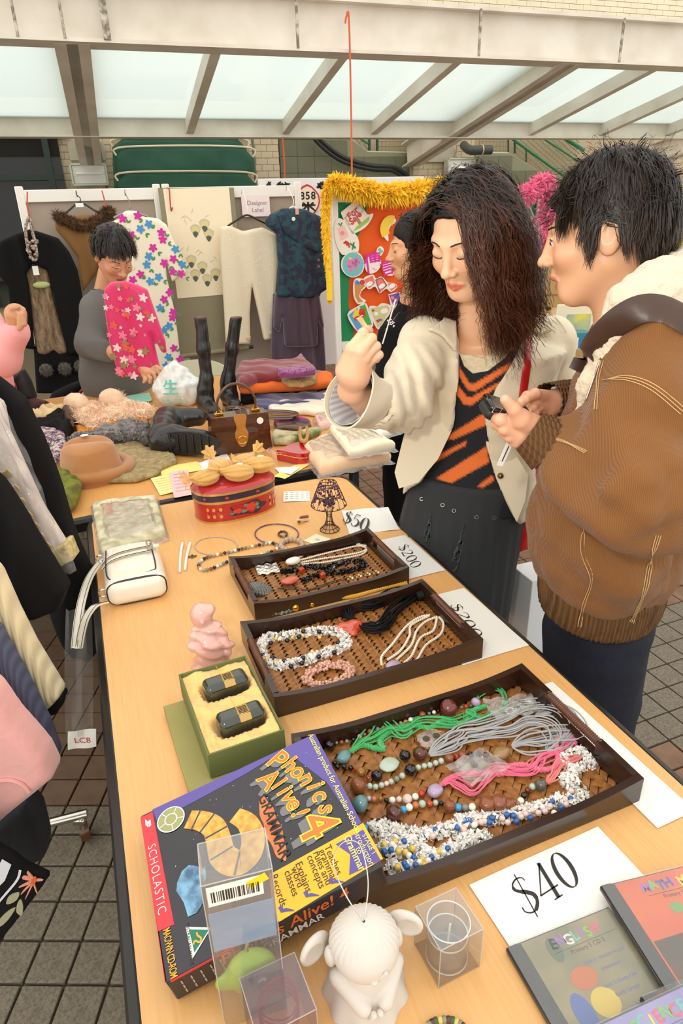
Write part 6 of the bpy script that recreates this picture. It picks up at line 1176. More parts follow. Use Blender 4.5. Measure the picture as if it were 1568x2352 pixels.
def pouch(label,c,r,ax,tl,sticker=True):
 M=TX@frame((c[0],c[1],c[2]),ax);t=thing('organza_pouch',label,'pouch',M,'gold pouches on the tin');a=np.array([1,0,.35]);a/=np.linalg.norm(a)
 f=lambda P:(smin(ell(P,(0,0,r*.62),(r*1.15,r*.95,r*.62)),cap(P,(r*.8,0,r*.7),(r*1.55,0,r*1.0),r*.30,r*.13),r*.3)+.0016*np.sin(np.arctan2(P[:,1],P[:,2]-r*.7)*11))*.8
 v,q=nets(f,(-r*1.4,-r*1.2,-.004),(r*1.9,r*1.2,r*1.5),.0032);put(rawmesh('bag',v,q,org),'bag',t)
 mb=MB();R_=np.random.default_rng(int(abs(c[0])*999));
 for _ in range(9):mb.ball((R_.uniform(-.6,.6)*r,R_.uniform(-.5,.5)*r,R_.uniform(.4,.75)*r),R_.uniform(.14,.26)*r,8,6)
 mb.build('stones',mat('grey_stones',(126,118,84),.3),t)
 mb=MB();K=26;p0=np.array([r*1.5,0,r*.98])
 mb.sheet(lambda u,v:p0+a*(v*r*.75)+np.array([0,math.cos(u*6.283),math.sin(u*6.283)])*r*(.10+.45*v)*(1+.28*math.sin(u*6.283*6)),K,4,0);mb.build('ruffle',org,t)
 MB().tube([tuple(p0+np.array([0,math.cos(b),math.sin(b)])*r*.15)for b in np.linspace(0,6.283,13)[:-1]],.0014,5,closed=True).build('drawstring',gold,t)
 mb=MB();[mb.tube(smooth([p0,p0+np.array([.01,.006*s,-.01]),p0+np.array([.016,.010*s,-.03])],4),.0012,5)for s in(-1,1)];mb.build('cord_end',org,t)
 if sticker:MB().lathe([(.001,0),(.0095,0),(.0095,.0006),(.001,.0006)],16,(-.1*r,-.3*r,r*1.22)).build('round_sticker',tagw,t)
pouch('gold organza pouch with dark stones at the left end of the tin lid',(-.078,-.006,.1),.034,200,1);pouch('gold organza pouch with a round sticker at the front middle of the tin lid',(.010,-.030,.1),.036,160,1);pouch('gold organza pouch with a round sticker at the right end of the tin lid',(.086,-.004,.1),.036,165,1)
pouch('gold organza pouch standing highest at the back of the tin lid',(-.016,.040,.102),.036,95,1,False);pouch('gold organza pouch lying across the back right of the tin lid',(.055,.042,.102),.034,30,1,False)
LX=frame((*tp(757,1217)[:2],TH));t=thing('beaded_lamp','miniature wire lamp with a purple beaded shade','lamp',LX);wir=mat('copper_brown_wire',(74,46,40),.4,.6);k=MB()
for i in range(12):
 a=2*math.pi*i/12;c_,s_=math.cos(a),math.sin(a);k.tube(smooth([(.026*c_,.026*s_,.002),(.012*c_,.012*s_,.018),(.007*c_,.007*s_,.042),(.010*c_,.010*s_,.062)],4),.0008,5)
for r,z in((.026,.002),(.019,.009),(.012,.02),(.007,.042)):k.tube([(r*math.cos(a),r*math.sin(a),z)for a in np.linspace(0,6.283,21)[:-1]],.0011,5,closed=True)
k.build('wire_stand',wir,t);k=MB()
for i in range(14):a=2*math.pi*i/14;c_,s_=math.cos(a),math.sin(a);k.tube(smooth([(.047*c_,.047*s_,.075),(.036*c_,.036*s_,.105),(.022*c_,.022*s_,.138)],4),.0008,5)
for r,z in((.047,.075),(.022,.138),(.036,.105)):k.tube([(r*math.cos(a),r*math.sin(a),z)for a in np.linspace(0,6.283,29)[:-1]],.0011,5,closed=True)
k.tube([(0,0,.06),(0,0,.136)],.001,5);k.tube([(-.022,0,.138),(.022,0,.138)],.001,5);k.build('wire_shade',wir,t)
R_=np.random.default_rng(3);k=MB()
for _ in range(90):f=R_.uniform(0,1);a=R_.uniform(0,6.28);r=.047-.025*f**.8;k.ball((r*math.cos(a),r*math.sin(a),.075+.062*f),(R_.uniform(.0018,.0042),)*2+(R_.uniform(.0018,.0045),),6,5)
k.build('shade_beads',mat('purple_glass_beads',(110,60,112),.12,coat=.6,var=(120,(70,36,60),.3)),t,kind='stuff');k=MB()
for i in range(10):a=i*.63;k.ball((.012*math.cos(a),.012*math.sin(a),.078+.008*(i%2)),.006,7,5)
k.build('bead_cluster',mat('dark_amethyst',(52,26,38),.15,coat=.6),t)
M,a_,b_=plane3(z8(945,268),z8(1068,262),z8(940,222),.001);t=thing('receipt','small white printed receipt to the right of the tin','receipt',M);MB().sheet(lambda u,v:(u*a_,v*b_,.001+.001*math.sin(5*u)),6,3,.0004).build('sheet',paper,t);k=MB()
for i in range(5):
 for j in range(4):k.box((a_*(.12+.2*i),b_*(.25+.2*j),.0024),(a_*.12,.0016,.0003))
k.build('print_lines',MATS['grey_print'],t,smooth=0)
# ================================================================ things on the two far tables
c6=lambda x,y:(x/3.484,830+y/3.484);c7=lambda x,y:(420+x/2.904,800+y/2.904)
def pile(name,label,cat,px,h,m,amp=.006,sc=.05,base=0.,hh=.009,seed=0,group=None,edge=0,rnd=None,part='cloth',up=.6,t=None):
 P=[zp(*q,TH+base+h*up)for q in px];c=np.mean(P,0);M=frame((c[0],c[1],TH+base))
 if t is None:t=thing(name,label,cat,M,group)
 soft(part,[(p[0]-c[0],p[1]-c[1])for p in P],h/2,hh,m,t,M@Matrix.Translation((0,0,h/2+.001)),folds=lambda x,y:amp*noise(np.stack([x,y,x*0],1).astype(f32),sc,seed)-amp*.4,rnd=h*.47 if rnd is None else rnd,edge=edge)
 return t,M
L6=lambda l:[c6(*q)for q in l];L7=lambda l:[c7(*q)for q in l]
def tufts(t,M,px,h,m,n,ln,seed=1,name='fur_pile',base=0,w=.0022):
 R_=np.random.default_rng(seed);A=np.array(px);lo,hi=A.min(0),A.max(0);mb=MB();k=0
 while k<n:
  q=R_.uniform(lo,hi)
  if pdist(np.array([q[0]]),np.array([q[1]]),A)[0]>2:continue
  p=zp(*q,TH+base+h*R_.uniform(.55,.95));e=unit(R_.normal(size=3)+[0,0,.7])*ln*R_.uniform(.5,1.2);s=unit(np.cross(e,R_.normal(size=3)))*w;mb.add([p-s,p+s,p+e*.6+s*.8,p+e],[(0,1,2),(0,2,3)]);k+=1
 mb.build(name,m,t,world=True,smooth=0,kind='stuff')
knit=lambda n,c,c2,sc=40,b=2.0,con=.3:mat(n,c,.9,var=(sc,c2,con),bump=(sc*1.6,b))
felt=mat('brown_felt',(178,122,70),.85,sheen=.4,bump=(260,.1),var=(6,(168,112,62),.5));HM=frame((-.825,2.05,TH),12)
def hatf(P):
 x,y,z=P[:,0],P[:,1],P[:,2];r=np.sqrt((x/1.08)**2+y*y);d=np.sqrt((r-.112)**2+(z-.028)**2)-.016;d=np.minimum(d,np.maximum(np.abs(z-.018)-.006,r-.112))
 R0=np.interp(z,[0,.02,.06,.105,.125,.14],[.092,.090,.082,.074,.062,.03]);cr=(np.sqrt((x/1.12)**2+(y*(1+.25*np.clip(y/.1,-1,1)))**2)-R0)*.8;top=z-.128+.35*np.maximum(0,.030-np.abs(np.abs(y)-.0))*0+.020*np.exp(-(y/.022)**2)*np.clip(1-x*4,.2,1.2)+.10*(x*x+y*y)*4
 return smin(d,smax(cr,top,.016),.008)*.8
v,q=nets(hatf,(-.15,-.14,-.004),(.15,.14,.15),.005);t=thing('felt_hat','tan brown felt hat with a rolled brim and pinched crown','hat',HM);put(rawmesh('felt',v,q,felt),'felt',t)
MB().lathe([(.001,0),(.0125,0),(.0125,.001),(.001,.001)],18,(-.008,.03,.131)).build('round_price_sticker',paper,t)
t,M=pile('beret','moss green knitted beret in front of the brown felt hat','hat',L6([(340,870),(440,850),(560,900),(650,960),(645,1020),(610,1110),(560,1150),(500,1170),(420,1060),(360,960)]),.055,knit('moss_knit',(126,128,44),(88,92,26),30,3),.012,.03)
t,M=pile('scarf','purple, black and white chunky knitted scarf left of the brown hat','scarf',L6([(180,610),(330,545),(450,550),(520,590),(530,650),(560,720),(480,800),(430,860),(340,850),(270,740),(210,660)]),.055,knit('purple_boucle',(112,62,108),(196,184,170),70,3,.12),.012,.03,seed=2);tufts(t,M,L6([(230,600),(450,560),(540,720),(430,850),(300,760)]),.055,knit('purple_boucle',0,0),1500,.012,3,'wool_loops',w=.003)
t,M=pile('scarf','black crinkled scarf lying behind the purple knitted scarf','scarf',L6([(120,520),(330,470),(480,400),(570,420),(600,500),(545,560),(520,640),(510,585),(440,545),(330,535),(180,590)]),.06,black_cloth,.012,.035,seed=3);q=tp(*c6(300,560),.065);MB().ball(q,(.012,.012,.006),10,6).build('round_sticker',paper,t,world=True)
pile('visor_cap','dark brown cap visor standing beside the black scarf','cap',L6([(490,390),(560,372),(588,430),(592,520),(545,500),(505,450)]),.075,mat('dark_brown_leather',(66,44,32),.4),.002,.05)
creamf=mat('cream_fur',(240,208,174),.9,sheen=.5,var=(30,(220,184,150),.4));a=[(520,330),(560,280),(640,300),(720,330),(790,340),(830,270),(900,235),(980,250),(1000,310),(1100,340),(1220,370),(1230,400),(1150,440),(1000,460),(880,480),(780,510),(750,530),(640,490),(570,440),(580,400)]
t,M=pile('fur_scarf','cream fluffy fur scarf with braided ends in the middle of the far table','scarf',L6(a),.05,creamf,.014,.04,seed=4);tufts(t,M,L6(a),.055,creamf,3500,.022,5)
for k,cx,cy in((0,610,335),(1,890,300)):o=MB().ball(zp(*c6(cx,cy),TH+.06),(.055,.04,.045),12,8).build('fur_pompom',creamf,t,world=True)
pile('shawl','orange shawl between the cream and grey furs','shawl',L6([(595,500),(700,540),(760,520),(880,490),(1000,460),(1150,435),(1185,485),(1000,505),(850,545),(700,580),(620,575)]),.03,mat('orange_cloth',(214,136,40),.8),.004,.05,seed=5)
greyf=mat('grey_fur',(98,92,82),.95);gf=mat('chinchilla_fur',(124,116,110),.9,sheen=.4,var=(26,(70,64,60),.35));a=[(520,700),(540,620),(620,590),(800,555),(880,540),(960,500),(1100,480),(1190,500),(1200,560),(1185,640),(1100,610),(1000,620),(900,620),(700,640),(600,700)]
t,M=pile('fur_scarf','grey fur scarf stretched behind the brown felt hat','scarf',L6(a),.055,gf,.012,.04,seed=6);tufts(t,M,L6(a),.055,gf,2600,.014,6)
pile('scarf','beige popcorn-knit scarf running under the brown felt hat','scarf',L6([(440,860),(480,790),(560,740),(1020,650),(1100,650),(1180,690),(1310,710),(1400,750),(1420,800),(1300,850),(1260,900),(1180,920),(1090,950),(700,960),(520,900)]),.022,knit('beige_popcorn',(182,160,114),(140,118,80),55,4,.4),.006,.012,seed=7)
pile('scarf','burgundy and black checked scarf at the far left table corner','scarf',L6([(-60,350),(150,330),(260,300),(400,330),(370,360),(220,410),(60,430),(-60,440)]),.05,mat('burgundy_check',(92,34,34),.85,var=(9,(30,18,20),.2)),.010,.05,seed=8)
pile('scarf','cream ruffled scarf with yellow puffs at the left of the far table','scarf',L6([(20,470),(150,420),(240,400),(360,375),(500,345),(535,385),(400,430),(300,440),(130,500)]),.045,knit('cream_puffs',(236,214,160),(206,176,130),24,3),.014,.025,seed=9)
pile('rolled_stole','grey striped roll lying beside the black crinkled scarf','stole',L6([(110,500),(240,440),(290,450),(280,480),(140,530)]),.04,mat('grey_stripes',(150,146,134),.8,wave=(20,.2,'X',(60,58,54))),.002,.05,seed=2)
pile('folder','turquoise paper folder behind the cream fur scarf','paper',L6([(730,330),(990,283),(1195,255),(1222,320),(1000,348),(780,352)]),.008,mat('turquoise_card',(150,218,196),.6),0,.05,rnd=.002)
bagw=mat('white_polythene',(226,228,222),.3,sss=.2,coat=.3,bump=(26,1.6));t=thing('carrier_bag','crumpled white plastic carrier bag with turquoise printing','bag',frame(zp(418,930,TH)))
B0=np.array(zp(416,928,TH));v,q=nets(lambda P:(smin(ell(P,(0,0,.065),(.115,.07,.08)),ell(P,(-.01,0,.13),(.055,.04,.06)),.04)+.009*noise(P,.05,3)+.005*noise(P,.02,6))*.7,(-.15,-.11,-.01),(.15,.11,.22),.006);v[:,2]=np.maximum(v[:,2],0);put(rawmesh('bag',v+B0*[1,1,1],q,bagw),'bag',t,True)
k=MB(axes(B0+np.array([-.02,-.075,.09]),(1,0,0),unit([0,.35,1]),unit([0,-1,.35])));put_text(k,'生',0,0,0,.07,0,.01);put_text(k,'HEALTH',.01,-.055,0,.026);k.build('turquoise_lettering',mat('print_turquoise',(90,190,176),.6),t,smooth=0,world=True)
bleath=mat('black_leather',(26,25,24),.34,coat=.25,bump=(40,.5));sole=mat('black_rubber',(30,29,27),.6,bump=(60,1.2))
def boot(label,base,top,bend,yaw,gp='tall black boots'):
 B=zp(*base,TH);y=B[1];T_=yp(*top,y);Mi=yp(*bend,y);M=frame(B);t=thing('tall_boot',label,'boot',M,gp);c,s=math.cos(rad(yaw)),math.sin(rad(yaw));T_,Mi=T_-B,Mi-B
 def f(P):
  d=chain(P,[(0,0,.05,.036),(Mi[0]*.4,0,.10,.032),(Mi[0],Mi[1],Mi[2],.026),((Mi[0]+T_[0])/2,0,(Mi[2]+T_[2])/2,.026),(T_[0],0,T_[2],.025)],.02);Q=P.copy();d=np.maximum(d,P[:,2]-T_[2])
  d=smin(d,cap(P,(0,0,.032),(c*.11,s*.11,.026),.034,.028),.03);return(np.maximum(d,-P[:,2])+.0016*noise(P,.03,2))*.8
 v,q=nets(f,(-.1,-.18,-.006),(.2,.12,T_[2]+.02),.006);put(rawmesh('leather',v,q,bleath),'leather',t)
 MB().box((c*.06,s*.06,.006),(.17,.062,.012),.004,R=rotm(yaw)).build('sole',sole,t);MB().box((-c*.02,-s*.02,.012),(.045,.05,.024),.003,R=rotm(yaw)).build('heel',sole,t)
 MB().tube([(T_[0]+.022*math.cos(a),.022*math.sin(a),T_[2]-.002)for a in np.linspace(0,6.283,17)[:-1]],.0025,6,closed=True).build('red_lining',mat('red_lining',(130,30,28),.6),t)
boot('tall black boot standing left of the pair behind the brown handbag',(474,945),(460,728),(474,872),-62);boot('tall black boot standing right of the pair behind the brown handbag',(528,930),(542,728),(524,868),-70)
def lboot(label,P0,P1,P2,up,solefn=None):
 A,B,C_2=[zp(*q,TH+h)for q,h in(P0,P1,P2)];c=(A+B)/2;M=frame((c[0],c[1],TH));t=thing('ankle_boot',label,'boot',M,'black ankle boots lying down');a,b,e=[p-np.array([c[0],c[1],TH])for p in(A,B,C_2)]
 v,q=nets(lambda P:(smin(chain(P,[(*a,.052),(*((a+b)/2),.05),(*b,.046)],.02),cap(P,b,e,.045,.036),.03)+.003*noise(P,.04,5))*.8,np.minimum(np.minimum(a,b),e)-.075,np.maximum(np.maximum(a,b),e)+.075,.007);v[:,2]=np.maximum(v[:,2],0);put(rawmesh('leather',v,q,bleath),'leather',t);return t,M,b,e
lboot('black ankle boot lying on its side, the far one of the lying pair',((372,1000),.05),((385,962),.06),((452,958),.06),0)
t,M,b,e=lboot('black ankle boot lying with its ribbed sole facing out, nearer of the lying pair',((375,1015),.04),((400,1008),.05),((468,1010),.055),0)
Md=axes((b+e)/2+np.array([0,-.042,.0]),unit(e-b),(0,0,1),unit(np.cross(e-b,[0,0,1])));mb=MB(M@Md);mb.lathe([(.001,-.006),(1,-.006),(1,.006),(.001,.006)],28,sx=.13,sy=.043);mb.build('sole',sole,t,world=True)
for i in range(7):mb=MB(M@Md);mb.box((-.09+.03*i,0,.009),(.008,.066,.006),.001);mb.build('sole_rib',bleath,t,world=True)
croc=mat('brown_crocodile',(80,40,20),.18,coat=.8,bump=(60,2.0),var=(14,(54,26,14),.4));tanc=mat('tan_crocodile',(176,118,50),.25,coat=.6,bump=(50,2.0),wave=(30,.4,'X'));A,B=zp(488,1050,TH),zp(626,1030,TH);X=unit(B-A);Yv=np.cross([0,0,1],X);w=np.linalg.norm(B-A);HG=axes(A,X,Yv,(0,0,1));t=thing('brown_handbag','glossy brown crocodile handbag with a tan centre strap and upright handle','handbag',HG)
k=MB(HG@axes((0,.07,0),(1,0,0),(0,0,1),(0,-1,0)));k.prism([(0,.001),(w,.001),(w-.010,.138),(.010,.138)],0,.07);k.build('body',croc,t,world=True)
k=MB(HG@axes((0,-.003,0),(1,0,0),(0,0,1),(0,-1,0)));k.prism([(.008,.139),(w-.008,.139),(w-.004,.07),(w*.62,.045),(w*.38,.045),(.004,.07)],-.005,.002);k.build('flap',croc,t,world=True);k.mi=0
k=MB(HG@axes((0,-.003,0),(1,0,0),(0,0,1),(0,-1,0)));k.prism(smooth([(w*.40,.140),(w*.60,.140),(w*.57,.10),(w*.61,.07),(w*.55,.03),(w*.45,.03),(w*.39,.07),(w*.43,.10)],3,True).tolist(),.002,.006);k.build('centre_strap',tanc,t,world=True)
MB().tube(smooth([(w*.2,.035,.140),(w*.2,.035,.19),(w*.34,.035,.232),(w*.5,.035,.243),(w*.66,.035,.232),(w*.8,.035,.19),(w*.8,.035,.140)],6),.0048,8).build('handle',mat('brown_leather',(84,50,30),.3,coat=.4),t)
for f in(.2,.8):MB().box((w*f,.035,.143),(.03,.02,.010),.002).tube([(w*f-.008,.035,.148),(w*f,.035,.162),(w*f+.008,.035,.148)],.0022,6).build('handle_mount',gold,t)
MB().tube([(w*.5+.016*math.cos(a),-.012,.052+.014*math.sin(a))for a in np.linspace(0,6.283,17)[:-1]],.0022,6,closed=True).build('clasp_ring',gold,t)
k=MB(HG@axes((w*.82,-.006,.112),(1,0,0),(0,0,1),(0,-1,0)));k.lathe([(.001,0),(.012,0),(.012,.001),(.001,.001)],18);k.build('round_sticker',paper,t,world=True)
t,M=pile('photo_card','white card with small jewellery pictures between the boots and the brown handbag','card',[(372,1042),(372,1026),(486,1020),(488,1040)],.006,paper,0,.05,rnd=.001);k=MB()
for i,x in enumerate((388,412,440,468)):p=tp(x,1031,.0085);k.mi=i%2;k.tube([p+np.array([.02*math.cos(a),.012*math.sin(a),0])for a in np.linspace(3.4,6,7)],.0012,4);k.ball(p+np.array([0,-.014,0]),.004,6,4)
k.build('pictures',[mat('print_red_small',(196,60,40),.6),mat('print_teal_small',(110,140,130),.6)],t,smooth=0,world=True)
mar=mat('maroon_cloth',(126,34,40),.8,sheen=.4);org_c=mat('orange_knit',(236,112,40),.85,bump=(120,.3));navy=mat('navy_silk',(36,42,92),.4,sheen=.5,var=(18,(60,60,110),.2));FC='folded clothes at the right of the far table'
pile('folded_sweater','orange knitted top with a tan fur collar, folded in the stack','clothes',L7([(360,230),(430,180),(640,195),(890,165),(1000,180),(1005,225),(900,240),(760,250),(450,270),(380,275)]),.05,org_c,.008,.06,.045,group=FC,seed=3)
t,M=pile('fur_stole','tan fur collar lying across the orange folded top','fur stole',L7([(636,195),(680,175),(790,185),(890,170),(895,215),(800,240),(700,238)]),.03,tan:=mat('tan_fur',(206,168,104),.9,sheen=.4,var=(30,(176,138,80),.4)),.005,.03,.085);tufts(t,M,L7([(640,195),(890,172),(890,215),(700,238)]),.03,tan,500,.014,3,base=.085)
pile('folded_sweater','maroon quilted jacket on top of the folded stack','clothes',L7([(340,170),(390,95),(560,85),(720,95),(790,55),(830,90),(890,130),(880,165),(640,185),(500,190),(380,235)]),.06,mar,.012,.07,.085,group=FC,seed=1)
t,M=pile('fur_stole','purple fur collar on the maroon jacket','fur stole',L7([(630,150),(760,125),(880,135),(885,160),(760,178),(640,180)]),.026,pf:=mat('purple_fur',(138,52,112),.9,sheen=.4),.004,.03,.135);tufts(t,M,L7([(635,150),(880,138),(880,160),(650,178)]),.026,pf,400,.012,4,base=.135)
pile('folded_sweater','lilac grey cloth layer under the maroon jacket','clothes',L7([(380,150),(440,190),(640,180),(900,150),(990,165),(890,180),(640,200),(400,215)]),.02,mat('lilac_cloth',(150,112,126),.8),.004,.05,.078,seed=2)
pile('folded_sweater','black velvet garment folded under the orange top','clothes',L7([(380,290),(450,245),(640,232),(770,225),(780,290),(640,305),(500,330),(385,350)]),.045,black_cloth,.008,.05,group=FC,seed=5);pile('folded_sweater','pale grey cloth folded beside the black velvet','clothes',L7([(760,265),(800,245),(950,248),(985,262),(960,275),(770,305)]),.03,mat('pale_grey_cloth',(170,166,160),.8),.004,.05,seed=6);pile('folded_sweater','dark red cloth folded at the right of the stack','clothes',L7([(890,240),(1015,228),(1018,250),(985,285),(880,280)]),.035,mat('dark_red_cloth',(150,28,34),.8),.004,.05,seed=7)
pile('folded_jacket','navy silk jacket with white printed flowers','clothes',L7([(480,330),(520,305),(700,320),(900,300),(1030,268),(1050,340),(1000,370),(800,375),(600,400),(470,395)]),.04,navy,.008,.05,seed=8)
t,M=pile('folded_blouse','white and navy blouse folded in front of the navy jacket','clothes',L7([(560,395),(640,360),(760,355),(980,360),(1040,390),(1020,415),(880,430),(790,420),(590,420)]),.035,mat('white_cloth',(238,226,204),.7),.006,.05,seed=9)
for a,b in(((925,342),(990,355)),((940,302),(1010,312))):MB().tube(smooth([tp(*c7(*a),.06),tp(*c7((a[0]+b[0])/2,(a[1]+b[1])/2-6),.064),tp(*c7(*b),.06)],4),.004,6).build('frog_fastening',white_pl,t,world=True)
bl_=mat('brown_leather',(84,50,30),.3);t=thing('belt_bag','brown leather bag strap folded in loops behind the crocodile handbag','strap',frame(tp(*c7(520,430))))
for dz,o_ in((.05,0),(.035,14)):MB().tube(smooth([tp(*c7(x,y+o_),dz)for x,y in((280,440),(285,400),(340,385),(500,410),(700,420),(755,435),(700,455),(500,450),(330,430),(300,455))],6),.011,6,flat=.35,up=(0,0,1)).build('strap',bl_,t,world=True)
MB().tube([tp(*c7(360+26*math.cos(a),412+14*math.sin(a)),.07)for a in np.linspace(0,6.283,13)[:-1]],.002,6,closed=True).build('ring',silver,t,world=True)
pile('purse','pink and blue striped silk purse under the strap','purse',L7([(600,470),(640,465),(800,462),(850,490),(840,510),(640,500)]),.03,mat('striped_silk',(214,40,110),.4,var=(7,(60,50,120),.1)),.003,.04,seed=2);pile('purse','brown leather purse behind the bamboo ring','purse',L7([(600,500),(700,495),(850,500),(858,525),(800,545),(620,540)]),.03,bl_,.003,.04,seed=3)
pile('purse','cream framed purse with green embroidery','purse',L7([(590,580),(600,550),(760,560),(900,535),(930,548),(840,585),(700,625),(600,625)]),.03,mat('cream_brocade',(206,190,150),.4,var=(16,(84,110,50),.2)),.003,.04,seed=4)
solo(recentre(MB().tube([tp(*c7(805+26*math.cos(a),565+58*math.sin(a)),.034+.02*math.sin(a))for a in np.linspace(0,6.283,25)[:-1]],[.0065 if i%4 else.0085 for i in range(24)],8,closed=True).build('bamboo_handle',mat('bamboo',(196,142,76),.35))),'pale bamboo ring handle on the cream purse','handle')
M=frame(tp(*c7(700,745)),12);t=thing('heart_tin','red glossy heart-shaped tin with silver scroll printing','tin',M);hp=[(.075*math.sin(a)**3*1.05,.028+.058*(13*math.cos(a)-5*math.cos(2*a)-2*math.cos(3*a)-math.cos(4*a))/16)for a in np.linspace(0,6.283,41)[:-1]];hp=[(y*1.1,x*.8)for x,y in hp]
MB().prism(hp,.002,.024).build('base',mat('red_enamel',(186,16,34),.15,coat=.8),t);MB().prism([(x*1.02,y*1.02)for x,y in hp],.0245,.040).build('lid',MATS['red_enamel'],t);MB().tube([(x*1.02,y*1.02,.0245)for x,y in hp],.0016,6,closed=True).build('gold_seam',gold,t)
k=MB()
for i in range(12):a=2.6+i*.16;pen(k,[(.062*math.cos(a)+.01*math.cos(b),.045*math.sin(a)+.008*math.sin(b))for b in np.linspace(0,4.4,7)],.0014,.0404)
k.build('silver_scrolls',mat('print_silver',(226,190,190),.3),t,smooth=0)
t,M=packet('clear packet of pale pink cloth at the right end of the nearer far table',[c7(780,645),c7(960,560),c7(1420,700),c7(900,800)],.05,mat('peach_cloth',(236,200,164),.75,bump=(30,.8)),hh=.009,seed=3,wr=.008)
t,M=packet('clear packet of ivory silk lying on the pink packet',[c7(960,520),c7(1160,470),c7(1440,640),c7(1100,690)],.035,mat('ivory_silk',(240,230,200),.5,bump=(20,.8)),hh=.009,seed=4,wr=.008,base=TH+.058)
t,M=packet('clear packet of white lace behind the raised sleeve',[c7(1020,440),c7(1330,420),c7(1540,500),c7(1250,600)],.035,mat('white_lace',(240,232,220),.7,bump=(40,1)),hh=.009,seed=5,wr=.008)
t,M=packet('clear packet of pink cloth left of the white lace packet',[c7(860,450),c7(1000,420),c7(1100,470),c7(900,520)],.03,mat('pink_lace',(240,190,178),.7,bump=(40,1)),hh=.009,seed=6,wr=.006)
def sheetp(label,px,m,h=.001,lines=None,cat='paper',name='paper_sheet'):
 P=[tp(*q,h)for q in px];t=thing(name,label,cat,frame(P[0]));MB().sheet(lambda u,v:(P[0]*(1-u)+P[1]*u)*(1-v)+(P[3]*(1-u)+P[2]*u)*v+np.array([0,0,.0012*math.sin(5*u+4*v)+.0012]),8,8,.0004).build('sheet',m,t,world=True)
 if lines:
  k=MB()
  for i in range(6):
   f=lambda u,v:(P[0]*(1-u)+P[1]*u)*(1-v)+(P[3]*(1-u)+P[2]*u)*v+np.array([0,0,.0032]);a,b=f(.15,.15+.13*i),f(.85,.15+.13*i);s=unit(P[3]-P[0])*.0012;k.add([a-s,b-s,b+s,a+s],[(0,1,2,3)])
  k.build('printed_lines',lines,t,smooth=0,world=True)
yp_=mat('yellow_paper',(246,222,130),.75);sheetp('large yellow paper lying behind the printed forms',[c6(1270,860),c6(1568,800),c6(1700,860),c6(1300,930)],yp_);sheetp('pale yellow printed form on the table, leftmost of the papers',[c6(1205,940),c6(1370,905),c6(1400,1050),c6(1280,1072)],mat('pale_yellow_paper',(246,230,150),.75),.003,MATS['print_sand']if 'print_sand' in MATS else yp_)
sheetp('pink printed form beside the yellow papers',[c6(1352,892),c6(1500,865),c6(1560,1070),c6(1392,1092)],mat('pink_paper',(240,190,186),.75),.005,mat('print_rose_grey',(180,130,134),.7));sheetp('yellow envelope under the red heart tin',[c7(600,860),c7(740,780),c7(885,758),c7(680,871)],yp_);sheetp('white printed slip under the red heart tin',[c7(610,800),c7(790,790),c7(720,845),c7(640,830)],paper,.003);sheetp('white slip standing behind the pouches on the painted tin',[c7(105,770),c7(290,700),c7(315,745),c7(140,815)],paper,.003)
ccream=mat('cream_plastic',(206,200,170),.4)
def chair(label,px,y,m=ccream):
 P=[yp(*q,y)for q in px];c=P[len(P)//2];x0,x1=P[0][0],P[-1][0];M=frame(((x0+x1)/2,y,0));t=thing('plastic_chair',label,'chair',M);zt_=max(p[2]for p in P);w=x1-x0
 MB().sheet(lambda u,v:((u-.5)*w,.10*(1-(2*u-1)**2)+.03*v,.45+(zt_-.45-.10*abs(2*u-1)**2.6)*v),16,8,.012).build('backrest',m,t);MB().box((0,-.12,.44),(w*.9,.4,.02),.006).build('seat',m,t)
 for sx in(-1,1):
  for sy in(-.28,.06):MB().tube([(sx*w*.38,sy,.43),(sx*w*.44,sy*1.15,0)],.011,8).build('leg',silver,t)
chair('cream moulded plastic chair behind the tall boots',[(352,890),(450,836),(545,880)],3.95);chair('cream plastic chair mostly covered by a black coat',[(180,930),(225,880),(268,930)],3.42)
t=thing('draped_coat','black coat draped over a chair behind the cream fur','coat',frame(zp(225,905,TH)));y=3.36;Mw=axes(yp(225,890,y),(1,0,0),(0,0,1),(0,-1,0));c=yp(225,890,y);Q=[(p[0]-c[0],p[2]-c[2])for p in[yp(*c6(*q),y)for q in[(395,300),(430,240),(560,180),(700,130),(800,105),(960,110),(1100,140),(1200,260),(1180,330),(940,320),(905,240),(860,200),(780,185),(690,215),(640,270),(630,330),(420,360)]]]
soft('coat',Q,.05,.014,black_cloth,t,Mw,folds=lambda x,y:.012*np.sin(x*23+y*9),rnd=.045)
solo(recentre(MB().tube(smooth([yp(*c6(*q),y-.075)for q in[(622,330),(640,250),(690,205),(780,180),(860,190),(915,235)]],6),.007,6).build('strap',mat('magenta_strap',(176,30,70),.6))),'thin magenta strap looped over the black coat','strap')
